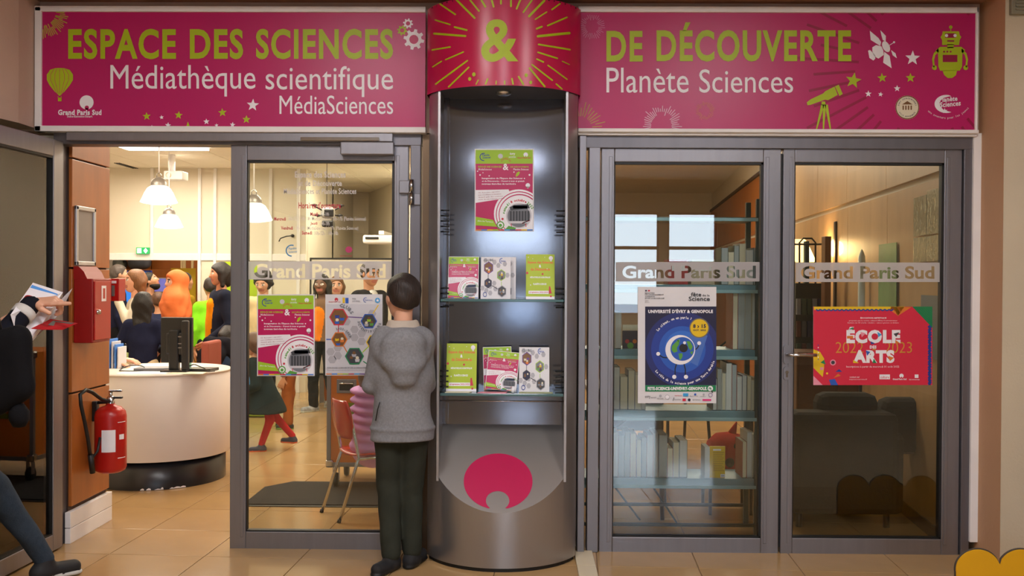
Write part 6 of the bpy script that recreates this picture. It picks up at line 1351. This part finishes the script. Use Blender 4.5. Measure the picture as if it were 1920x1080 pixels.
        for S_, (e, w_) in ((sl, armL), (sr, armR)):
            e, w_ = np.array(e), np.array(w_); w2 = w_-nz(w_-e)*.012; c.cap(S_, e, .052*k+g_*.7, .044*k+g_*.6, 0, .03); c.cap(e, w2, .044*k+g_*.6, .034*k+g_*.5, 0, .012)
            c.cut(w_+nz(w_-e)*.045, (.045+g_*.4,)*3, None, .004)
        c.cut(nb+V3(0, .01, .055*k), V3(.062*k, .062*k, .05*k), None, .01)
        ex = top[5] if len(top) > 5 else None
        tm_ = [m_]
        if ex: tm_ = ex(c, dict(nb=nb, hips=hips, sl=sl, sr=sr, k=k, hc=hc, hh=hh, armL=armL, armR=armR)) or tm_
        if seat is None: c.cutbox((-1, -1, hem-1), (1, 1, hem), .006)
        mesh_obj(kind, [c.mesh(vox, tm_, wr*(1.0 if kind not in ('puffer_jacket',) else .3), 26 if kind != 'puffer_jacket' else 60, int(y*10))], root)
    # ---- hair
    if hair:
        L = lambda a, bb, cc: hc+hx*a*hh+hf*bb*hh+hu*cc*hh; c = Blob(); hm = mat('hair '+hairc[0], rgb(*hairc[1]), .55, 0, .25, 60, bump=.4, bscale=160, stretch=(1, 1, .15))
        if hair != 'hijab':
            c.ell(L(0, -.05, .145), np.array([.385, .455, .40])*hh, 0, .02, HM)
            if hair == 'short': c.ell(L(0, -.14, -.02), np.array([.335, .34, .32])*hh, 0, .03, HM); c.cut(L(0, .56, -.08), np.array([.55, .47, .40])*hh, HM, .012); c.cut(L(0, .1, -.34), np.array([.5, .40, .3])*hh, HM, .012)
            else:
                c.ell(L(0, -.12, -.06), np.array([.40, .38, .42])*hh, 0, .04, HM); c.cut(L(0, .62, -.10), np.array([.50, .49, .44])*hh, HM, .012)
                if hair == 'long':
                    ln = hairc[2] if len(hairc) > 2 else 1.3
                    for a in (-.28, 0, .28): c.cap(L(a, -.22, -.1), L(a*1.0, -.38, -ln), .16*hh, .08*hh, 0, .05)
                    if len(hairc) > 3:
                        for s_ in (-1, 1): c.cap(L(.33*s_, .02, -.1), L(.42*s_, .24, -ln*.9), .10*hh, .06*hh, 0, .04)
                if hair == 'bob':
                    for s_ in (-1, 1): c.cap(L(.32*s_, -.02, .0), L(.36*s_, .02, -.52), .12*hh, .11*hh, 0, .04)
                    c.cap(L(0, -.3, 0), L(0, -.3, -.45), .24*hh, .2*hh, 0, .05)
                if hair == 'curly':
                    for i in range(26):
                        q = i*2.4; zz_ = -.35+.85*(i/26); rr_ = .42*math.sqrt(max(.1, 1-(zz_/.62)**2)); a_ = L(rr_*math.cos(q), -.12+rr_*math.sin(q)*.9, zz_+.08)
                        if math.sin(q) < .75: c.ell(a_, np.array([.11]*3)*hh, 0, .03)
                    c.cut(L(0, .60, -.12), np.array([.42, .48, .42])*hh, HM, .012)
        else:
            c.ell(L(0, -.06, .12), np.array([.43, .52, .46])*hh, 0, .03, HM); c.ell(L(0, -.06, -.22), np.array([.38, .46, .44])*hh, 0, .05, HM); c.cut(L(0, .66, -.02), np.array([.50, .44, .36])*hh, HM, .02)
            c.cap(L(0, .05, -.5), L(0, .05, -.9), .36*hh, .60*hh, 0, .06, (1.35, 1, 1)); c.cap(L(0, .0, -.8), L(0, .0, -1.45), .60*hh, .66*hh, 0, .06, (1.75, 1, 1)); c.cap(L(-.1, .3, -.45), L(.2, .42, -1.0), .16*hh, .2*hh, 0, .05)
            c.cut(L(0, .0, -1.95), np.array([1.6, 1.2, .4])*hh, HM, .01); hm = mat('cloth '+hairc[0], rgb(*hairc[1]), .85, 0, .08, 8, bump=.15, bscale=60)
        mesh_obj('hair' if hair != 'hijab' else 'headscarf', [c.mesh(min(vox, .009), [hm], .0035 if hair != 'hijab' else .006, 60 if hair != 'hijab' else 38, 3)], root)
    if extra: extra(root, dict(nb=nb, hips=hips, sl=sl, sr=sr, k=k, hc=hc, hh=hh, hx=hx, hf=hf, hu=hu, zs=zs))
    return root
def wpos(px, s):
    """world x,y for a pixel column at a scale of s pixels per metre"""
    Y = F/s-CAM_D; return at(px, 530, Y).x, Y
# ---------------------------------------------------------------- the boy in front of the posters
GREY = cloth('grey marl fleece', (128, 128, 132), scale=90, var=.12, bscale=260); OLV = cloth('dark olive twill', (50, 52, 44)); SBLK = mat('black suede shoe', rgb(24, 23, 26), .8, 0, .2, 40); SSOLE = mat('black rubber sole', rgb(16, 16, 18), .5)
def hoodie(c, g):
    nb, hips, k = g['nb'], g['hips'], g['k']
    # hood hanging on the back, pocket bulge
    for i in range(9):
        a = PI*(i/8); c.cap(nb+V3(.095*math.cos(a), .02-.075*math.sin(a), .005+.00*math.sin(a)), nb+V3(.118*math.cos(a), .0-.125*math.sin(a), -.06-.10*math.sin(a)), .032, .032, 0, .03)
    c.cap(nb+V3(0, -.10, -.04), nb+V3(0, -.12, -.22), .07, .035, 0, .04, (1.5, .7, 1))
    c.cap(nb+V3(-.085, .05, .0), nb+V3(-.05, .10, -.04), .028, .024, 0, .02); c.cap(nb+V3(.085, .05, .0), nb+V3(.05, .10, -.04), .028, .024, 0, .02)
    # ribbed waistband
    c.cap(V3(0, .0, .735), V3(0, .0, .60), .113, .109, 0, .01, (1.42, 1.02, 1)); c.cap(V3(0, 0, .735), V3(0, 0, .73), .118, .118, 0, .01, (1.42, 1.02, .2))
    return [GREY]
def boy_extra(root, g):
    nb = g['nb']; c = Blob()
    for i in range(33):
        a = 2*PI*i/32; c.cap(nb+V3(.082*math.cos(a), .0+.072*math.sin(a), .012), nb+V3(.066*math.cos(a), .005+.058*math.sin(a), .062), .012, .008, 0, .02)
    mesh_obj('collar', [c.mesh(.006, [cloth('beige cotton', (186, 172, 158))])], root)
    m = MB(); m.tube([(-.118, -.088, .875), (-.128, -.078, .84), (-.138, -.072, .78)], .003, BLACK, 6); o = m.build('pocket_zip'); o.parent = root
bx, by = at(753, 1050, -.36).x, -.36
person('boy in grey hooded sweatshirt seen from behind, reading the posters', bx, by, 10, 1.52, 0, hh=.225, hdir=(-.35, 1, .02), hair='short', hairc=('dark brown', (38, 27, 22)),
       top=('hooded_sweatshirt', GREY, .668, .016, .118, hoodie), bottom=('trousers', OLV, 1.1), shoes=(SBLK, SSOLE, ((-.35, -.5, 0), (.25, .5, 0))),
       armL=((-.158, .03, .95), (-.08, .22, 1.02)), armR=((.128, .06, .95), (.05, .22, 1.04)), handL={'d': (.3, .5, .6), 'pn': (1, 0, .2), 'curl': .6}, handR={'d': (-.3, .4, .6), 'pn': (-1, 0, .2), 'curl': .6},
       legL=((-.065, .04, .43), (-.055, -.01, .08)), legR=((.05, .05, .43), (.055, .04, .08)), lean=(.0, .0), vox=.008, sh=.74, extra=boy_extra, wr=.0035)
# ---------------------------------------------------------------- passer-by at the far left edge
NAVYC = cloth('black navy wool coat', (24, 25, 34)); DEN = cloth('faded blue denim', (50, 60, 72), scale=40)
def yextra(root, g): pass
px_, py_ = -2.69, -1.08
rt = person('person in a long dark coat at the left edge, pointing at an open leaflet', px_, py_, -38, 1.72, 0, hdir=(.1, 1, -.35), hair='long', hairc=('dark brown', (38, 27, 22), 1.0), top=('coat', NAVYC, .54, .028, .175), bottom=('trousers', DEN, .3),
       shoes=(mat('black canvas shoe', rgb(26, 26, 30), .7), mat('white rubber sole', rgb(200, 200, 196), .6), ((-.0, 1, -.05), (.1, 1, 0))),
       armL=((-.24, .12, 1.06), (-.04, .33, 1.27)), armR=((.24, .20, 1.16), (.166, .421, 1.38)), handL={'d': (.35, .75, .15), 'pn': (.0, .2, 1), 'curl': .5, 'side': 1}, handR={'d': (.66, .77, .05), 'pn': (-.35, .1, -1), 'point': True, 'side': -1},
       legL=((-.05, .34, .50), (-.015, .57, .10)), legR=((.07, .02, .47), (.08, -.28, .12)), vox=.009, wr=.004)
q = R(-38); LW = lambda x, y, z: Vector((px_+x*math.cos(q)-y*math.sin(q), py_+x*math.sin(q)+y*math.cos(q), z))
m = MB()
for (t0, t1, r0, m_) in ((-.055, .004, .043, REDM := cloth('red cuff knit', (170, 26, 34))), (-.10, -.056, .053, cloth('white cuff knit', (206, 202, 198)))):
    w_ = Vector((.166, .421, 1.38)); e = Vector((.24, .20, 1.16)); d = (w_-e).normalized(); m.tube([w_+d*t0, w_+d*t1], r0, m_, 20)
o = m.build('striped_cuff'); o.parent = rt
def free_sheet(name, cat, label, pts, mats2, prints=None):
    """slightly folded sheet: pts = list of photo pixel corners with depth"""
    c = [at(x, y, Y) for x, y, Y in pts]; ctr = sum(c, Vector())/len(c); r = empty(name, tuple(ctr), label, cat); m = MB()
    n = (c[1]-c[0]).cross(c[-1]-c[0]).normalized()*.0012; k = len(c); m.add(c+[p+n for p in c], [list(range(k)), list(range(2*k-1, k-1, -1))]+[(i, i+k, (i+1) % k+k, (i+1) % k) for i in range(k)], mats2); m.build('paper', r); return r, c
r, c = free_sheet('open_leaflet', 'leaflet', 'open white and blue leaflet held by the person at the left edge', [(20, 590, -1.02), (62, 530, -.70), (118, 548, -.66), (88, 606, -.72), (42, 662, -.98)], PWH)
m = MB(); k = [at(57, 545, -.74), at(64, 534, -.72), at(112, 551, -.68), at(104, 565, -.70)]; m.add([p+Vector((.0, -.02, .0)) for p in k], [(0, 1, 2, 3)], mat('leaflet blue', rgb(40, 130, 210), .5)); m.build('blue_panel', r)
m = MB(); k = [at(88, 604, -.74), at(110, 566, -.69), at(136, 540, -.62), at(112, 588, -.66), at(60, 640, -.9)]; m.add(k, [(0, 1, 2, 3, 4)], PLG); m.add([p+Vector((0, .002, 0)) for p in k], [(4, 3, 2, 1, 0)], PLG); m.build('folded_page', r)
r, c = free_sheet('folded_leaflet', 'leaflet', 'small red and dark leaflet held flat below the open one at the left edge', [(58, 616, -.95), (95, 598, -.72), (146, 606, -.66), (118, 618, -.78), (80, 618, -.9)], REDM)
m = MB(); k = [at(100, 602, -.735), at(140, 606, -.675), at(120, 614, -.76), at(90, 610, -.83)]; m.add([p+Vector((0, -.002, .002)) for p in k], [(0, 1, 2, 3)], PDG); m.build('photo_panel', r)
m = MB(); P = [(-8, 618), (52, 616), (74, 738), (40, 766), (-30, 780)]; Yb_ = -1.30
a = [at(x, y, Yb_) for x, y in P]; BG = Blob()
for q_ in (.12, .3, .5, .7, .86):
    l_ = a[0].lerp(a[4], q_); r__ = a[1].lerp(a[2].lerp(a[3], .35), q_); l_.x += .05; r__.x -= .045; BG.cap(l_, r__, .05, .05, 0, .04)

r = empty('shoulder_bag', (a[2].x-.1, Yb_, a[3].z), 'black bag carried by the person at the left edge', 'bag'); v_, f_, t_, ms_ = BG.mesh(.008, [cloth('black bag nylon', (17, 16, 19))], .003, 20); mesh_obj('body', [(v_-np.array(r.location), f_, t_, ms_)], r)
m = MB(); m.tube([a[0]+Vector((.02, 0, -.02)), a[0]+Vector((-.05, .02, .25)), a[0]+Vector((-.16, .05, .3))], .012, BLACK, 8); m.build('strap', r)
m = MB(); p = at(36, 780, Yb_); m.lathe([(.001, -.05), (.025, -.045), (.04, -.015), (.04, .02), (.02, .05), (.001, .055)], tuple(p), cloth('black bag nylon', (17, 16, 19)), 16); m.build('pouch', r)
# ---------------------------------------------------------------- people in the reception room
SHD = (mat('dark shoe', rgb(34, 30, 30), .6), mat('dark sole', rgb(24, 24, 24), .7)); SHW = (mat('grey white trainer', rgb(150, 150, 152), .6, 0, .3, 30), mat('white sole', rgb(190, 190, 180), .6))
V_ = .013
x, y = wpos(256, 190)
def floral(c, g): return None
person('blonde woman in white sweater with her hand at her chin', x, y, 112, 1.575, 0, hdir=(-.25, 1, .02), hair='long', hairc=('light brown', (120, 78, 44), 1.9), top=('sweater', cloth('white knit', (214, 206, 190)), .74, .022), bottom=('skirt', mat('floral print cloth', rgb(170, 190, 130), .8, 0, .55, 22), .45, .20), shoes=SHD,
       armL=((-.24, .06, 1.02), (-.06, .17, 1.27)), handL={'d': (.2, .1, 1), 'pn': (.3, -.6, 0), 'curl': .8}, vox=V_)
x, y = wpos(268, 200)
person('girl with long black hair and navy jacket seen from behind', x, y, 8, 1.36, 0, hair='long', hairc=('black', (16, 13, 14), 2.0), top=('jacket', cloth('navy jersey', (28, 32, 56)), .62, .020), bottom=('trousers', cloth('beige cotton trousers', (190, 172, 140))), shoes=SHD,
       armL=((-.23, .0, .85), (-.12, .16, .80)), armR=((.23, .0, .85), (.12, .16, .80)), vox=V_)
x, y = wpos(221, 152)
person('grey haired man half hidden behind the small red alarm box', x, y, -60, 1.65, 0, hair='short', hairc=('grey', (84, 74, 70)), top=('shirt', cloth('dark navy shirt', (30, 34, 60)), .8, .02), bottom=('trousers', cloth('black trousers', (26, 26, 30))), shoes=SHD, vox=.015)
x, y = wpos(279, 152)
person('dark bearded man looking up at the back of the room', x, y, -80, 1.56, 1, hdir=(0, 1, .45), hair='short', hairc=('black', (22, 18, 18)), top=('shirt', cloth('charcoal shirt', (38, 38, 44)), .8, .02), bottom=('trousers', cloth('black trousers', (26, 26, 30))), shoes=SHD, vox=.015,
       extra=lambda root, g: mesh_obj('beard', [Blob().ell(g['hc']+g['hf']*g['hh']*.17-g['hu']*g['hh']*.36, (.055, .055, .05), 0, .02).ell(g['hc']+g['hf']*g['hh']*.05-g['hu']*g['hh']*.26, (.066, .06, .045), 0, .02).mesh(.009, [mat('hair black', rgb(22, 18, 18), .6)])], root))
x, y = wpos(297, 158)
person('small boy with brown hair between the bearded man and the orange headscarf', x, y, 20, 1.32, 1, hair='short', hairc=('brown', (84, 54, 36)), top=('shirt', cloth('dark blue shirt', (44, 50, 78)), .6, .018), bottom=('trousers', cloth('black trousers', (26, 26, 30))), shoes=SHD, vox=.015)
x, y = wpos(333, 190)
person('woman in an orange headscarf looking left behind the monitor', x, y, 112, 1.56, 0, hdir=(-.3, 1, -.02), hair='hijab', hairc=('orange scarf', (224, 116, 56)), top=('dress', cloth('peach cotton', (222, 150, 108)), .35, .028, .20), bottom=('trousers', cloth('black trousers', (26, 26, 30))), shoes=SHD, vox=V_)
x, y = wpos(345, 150)
person('dark haired person mostly hidden behind the orange headscarf', x, y, -40, 1.56, 1, hair='short', hairc=('dark brown', (38, 27, 22)), top=('shirt', cloth('mustard shirt', (150, 120, 30)), .8, .02), bottom=('trousers', cloth('black trousers', (26, 26, 30))), shoes=SHD, vox=.016)
x, y = wpos(415, 182)
def mustard(c, g):
    c.cap(g['hips']+V3(-.0, .085, .02), g['nb']+V3(0, .078, -.12), .09, .08, 1, .01, (1.0, .9, 1)); return [cloth('navy quilted nylon', (26, 30, 46)), cloth('mustard knit', (214, 138, 14))]
person('dark haired woman in open navy jacket over a mustard jumper', x, y, 124, 1.655, 1, hdir=(.05, 1, -.08), hair='bob', hairc=('near black', (26, 20, 20)), top=('jacket', cloth('navy quilted nylon', (26, 30, 46)), .80, .035, .15, mustard), bottom=('trousers', cloth('blue jeans', (52, 70, 100)), .6), shoes=SHD, vox=V_,
       armR=((.25, -.03, 1.0), (.19, .08, .80)), armL=((-.25, -.02, 1.02), (-.14, .16, .86)))
x, y = wpos(396, 166)
person('person in a lime green short-sleeved top behind the woman in the navy jacket', x, y, 30, 1.50, 1, hair='short', hairc=('dark brown', (38, 27, 22)), top=('shirt', cloth('lime green jersey', (130, 220, 40)), .72, .02), bottom=('trousers', cloth('black trousers', (26, 26, 30))), shoes=SHD, vox=.015)
x, y = wpos(384, 196)
person('person in black leaning forward right of the monitor', x, y, -20, 1.14, 1, hair='bob', hairc=('near black', (26, 20, 20)), top=('sweater', cloth('black knit', (24, 24, 32)), .5, .03), bottom=('trousers', cloth('black trousers', (26, 26, 30))), shoes=SHD, lean=(0, .20), hoff=(0, .17, .03), vox=.015,
       hdir=(0, .5, -1), hup=(0, 1, .5), armL=((-.2, .25, .66), (-.12, .4, .56)), armR=((.2, .25, .66), (.12, .4, .56)))
sx_, sy_ = at(228, 700, 1.95).x-.52, 2.05
person('receptionist hidden behind the wood wall with one hand on the counter', sx_, sy_, -80, 1.60, 0, hair='long', hairc=('light brown', (120, 78, 44), 1.0), top=('sweater', cloth('pink knit', (222, 150, 140)), .5, .02), bottom=('trousers', cloth('black trousers', (26, 26, 30))), shoes=SHD, seat=.45, vox=.014,
       armL=((-.25, .12, .86), (-.12, .42, .86)), armR=((.24, .14, .86), (.14, .40, .855)), handL={'d': (.1, 1, -.12), 'pn': (0, 0, -1), 'side': 1}, handR={'d': (0, 1, -.12), 'pn': (0, 0, -1), 'side': -1},
       legL=((-.12, .16, .44), (-.12, .10, .08)), legR=((.12, .16, .44), (.12, .10, .08)))
m = MB(); m.box(sx_-.22, sx_+.2, sy_-.22, sy_+.22, .40, .45, BLACKP, .02); r = empty('office_chair', (sx_, sy_, 0), 'black stool under the receptionist behind the wood wall', 'chair'); m.build('seat', r); m = MB(); m.tube([(sx_, sy_, 0), (sx_, sy_, .4)], .03, CHROME, 10); m.lathe([(.001, 0), (.22, 0), (.22, .02), (.001, .04)], (sx_, sy_, 0), BLACKP, 20); m.build('base', r)
# ---- seen through the glass door
x, y = wpos(494, 168)
person('woman with curly black hair and beige coat looking down', x, y, 172, 1.56, 0, hdir=(0, 1, -.45), hair='curly', hairc=('near black', (26, 20, 20)), top=('coat', cloth('beige wool coat', (212, 186, 142)), .55, .035, .17), bottom=('trousers', cloth('black trousers', (26, 26, 30))), shoes=SHD, vox=V_)
x, y = wpos(543, 188)
person('child in rust brown trousers behind the pink poster', x, y, 100, 1.18, 1, hair='short', hairc=('dark brown', (38, 27, 22)), top=('sweater', cloth('brown knit', (120, 76, 48)), .52, .02), bottom=('trousers', cloth('rust corduroy', (150, 82, 34)), 1.5), shoes=(SHD[0], mat('green sole', rgb(110, 160, 60), .6)), vox=V_,
       legL=((-.06, .02, .34), (-.07, .0, .06)), legR=((.06, .0, .34), (.07, .02, .06)))
x, y = wpos(500, 216)
person('little girl in dark green dress coat and red tights walking left', x, y, 96, 1.02, 1, hdir=(.0, 1, -.3), hair='long', hairc=('brown', (66, 42, 28), 1.3), top=('dress_coat', cloth('dark teal wool', (22, 36, 40)), .335, .024, .175), bottom=('tights', cloth('red tights', (176, 22, 34))), vox=.010, lean=(0, .10),
       shoes=(mat('navy trainer', rgb(34, 40, 66), .6), mat('orange sole', rgb(220, 90, 40), .6)), legL=((-.05, -.04, .27), (-.06, .03, .05)), legR=((.05, -.06, .30), (.05, -.22, .105)),
       armL=((-.17, .06, .58), (-.10, .19, .50)), armR=((.17, .02, .58), (.12, .15, .48)))
x, y = wpos(448, 158)
person('person in a bottle green padded coat at the left edge of the glass door', x, y, 160, 1.42, 1, hair='short', hairc=('dark brown', (38, 27, 22)), top=('coat', cloth('bottle green nylon', (32, 44, 34)), .55, .04, .16), bottom=('trousers', cloth('black trousers', (26, 26, 30))), shoes=SHD, vox=V_)
x, y = wpos(588, 168)
person('young woman with dark braids, brown coat and orange top between the two posters', x+.1, y, 165, 1.54, 2, hdir=(-.1, 1, -.05), hair='long', hairc=('near black', (26, 20, 20), 1.2, 1), top=('coat', cloth('brown wool coat', (112, 84, 62)), .80, .03, .15, lambda c, g: (c.cap(g['hips']+V3(0, .085, .03), g['nb']+V3(0, .07, -.12), .075, .07, 1, .01), [cloth('brown wool coat', (112, 84, 62)), cloth('orange knit', (220, 120, 20))])[1]),
       bottom=('trousers', cloth('black trousers', (26, 26, 30)), 1.4), shoes=SHW+(((-.3, 1, 0), (.5, .8, 0)),), vox=V_, legL=((-.12, .06, .42), (-.16, .02, .075)), legR=((.10, .02, .42), (.12, -.03, .075)))
x, y = wpos(631, 160)
person('light haired person peeking from behind the young woman with braids', x, y, 190, 1.52, 0, hair='long', hairc=('light brown', (120, 78, 44), 1.0), top=('coat', cloth('brown tweed', (100, 70, 50)), .7, .03), bottom=('trousers', cloth('rust corduroy', (150, 82, 34))), shoes=SHW, vox=.015)
x, y = wpos(692, 186)
person('man in black jacket and white shirt behind the frosted lettering', x, y, -130, 1.66, 1, hdir=(.0, 1, -.2), hair='short', hairc=('dark brown', (38, 27, 22)), top=('jacket', cloth('black wool jacket', (26, 26, 30)), .75, .035, .14, lambda c, g: (c.cap(g['nb']+V3(.0, .075, -.22), g['nb']+V3(0, .055, -.0), .05, .045, 1, .008), [cloth('black wool jacket', (26, 26, 30)), cloth('white shirt', (210, 212, 214))])[1]),
       bottom=('trousers', cloth('black trousers', (26, 26, 30))), shoes=SHD, vox=V_)
# child on the red chair
PNK = cloth('lilac pink nylon', (208, 156, 214), scale=8)
def puffer(c, g):
    for i in range(7):
        z = .43+i*.058; c.cap(V3(-.05, .0, z), V3(.05, .0, z), .126, .126, 0, .03, (1, .98, .28))
    return [PNK]
person('child in a lilac pink puffer jacket sitting on the red chair', CHP.x-.02, CHP.y, math.degrees(CHA), 1.08, 0, hair='long', hairc=('brown', (66, 42, 28), 1.0), top=('puffer_jacket', PNK, .4, .03, .13, puffer), bottom=('trousers', cloth('dark navy leggings', (40, 42, 60))), shoes=SHD, seat=.40, vox=.009,
       armL=((-.19, .05, .60), (-.13, .22, .66)), armR=((.19, .05, .60), (.13, .2, .56)), legL=((-.07, .26, .42), (-.07, .30, .12)), legR=((.07, .26, .42), (.07, .30, .12)))
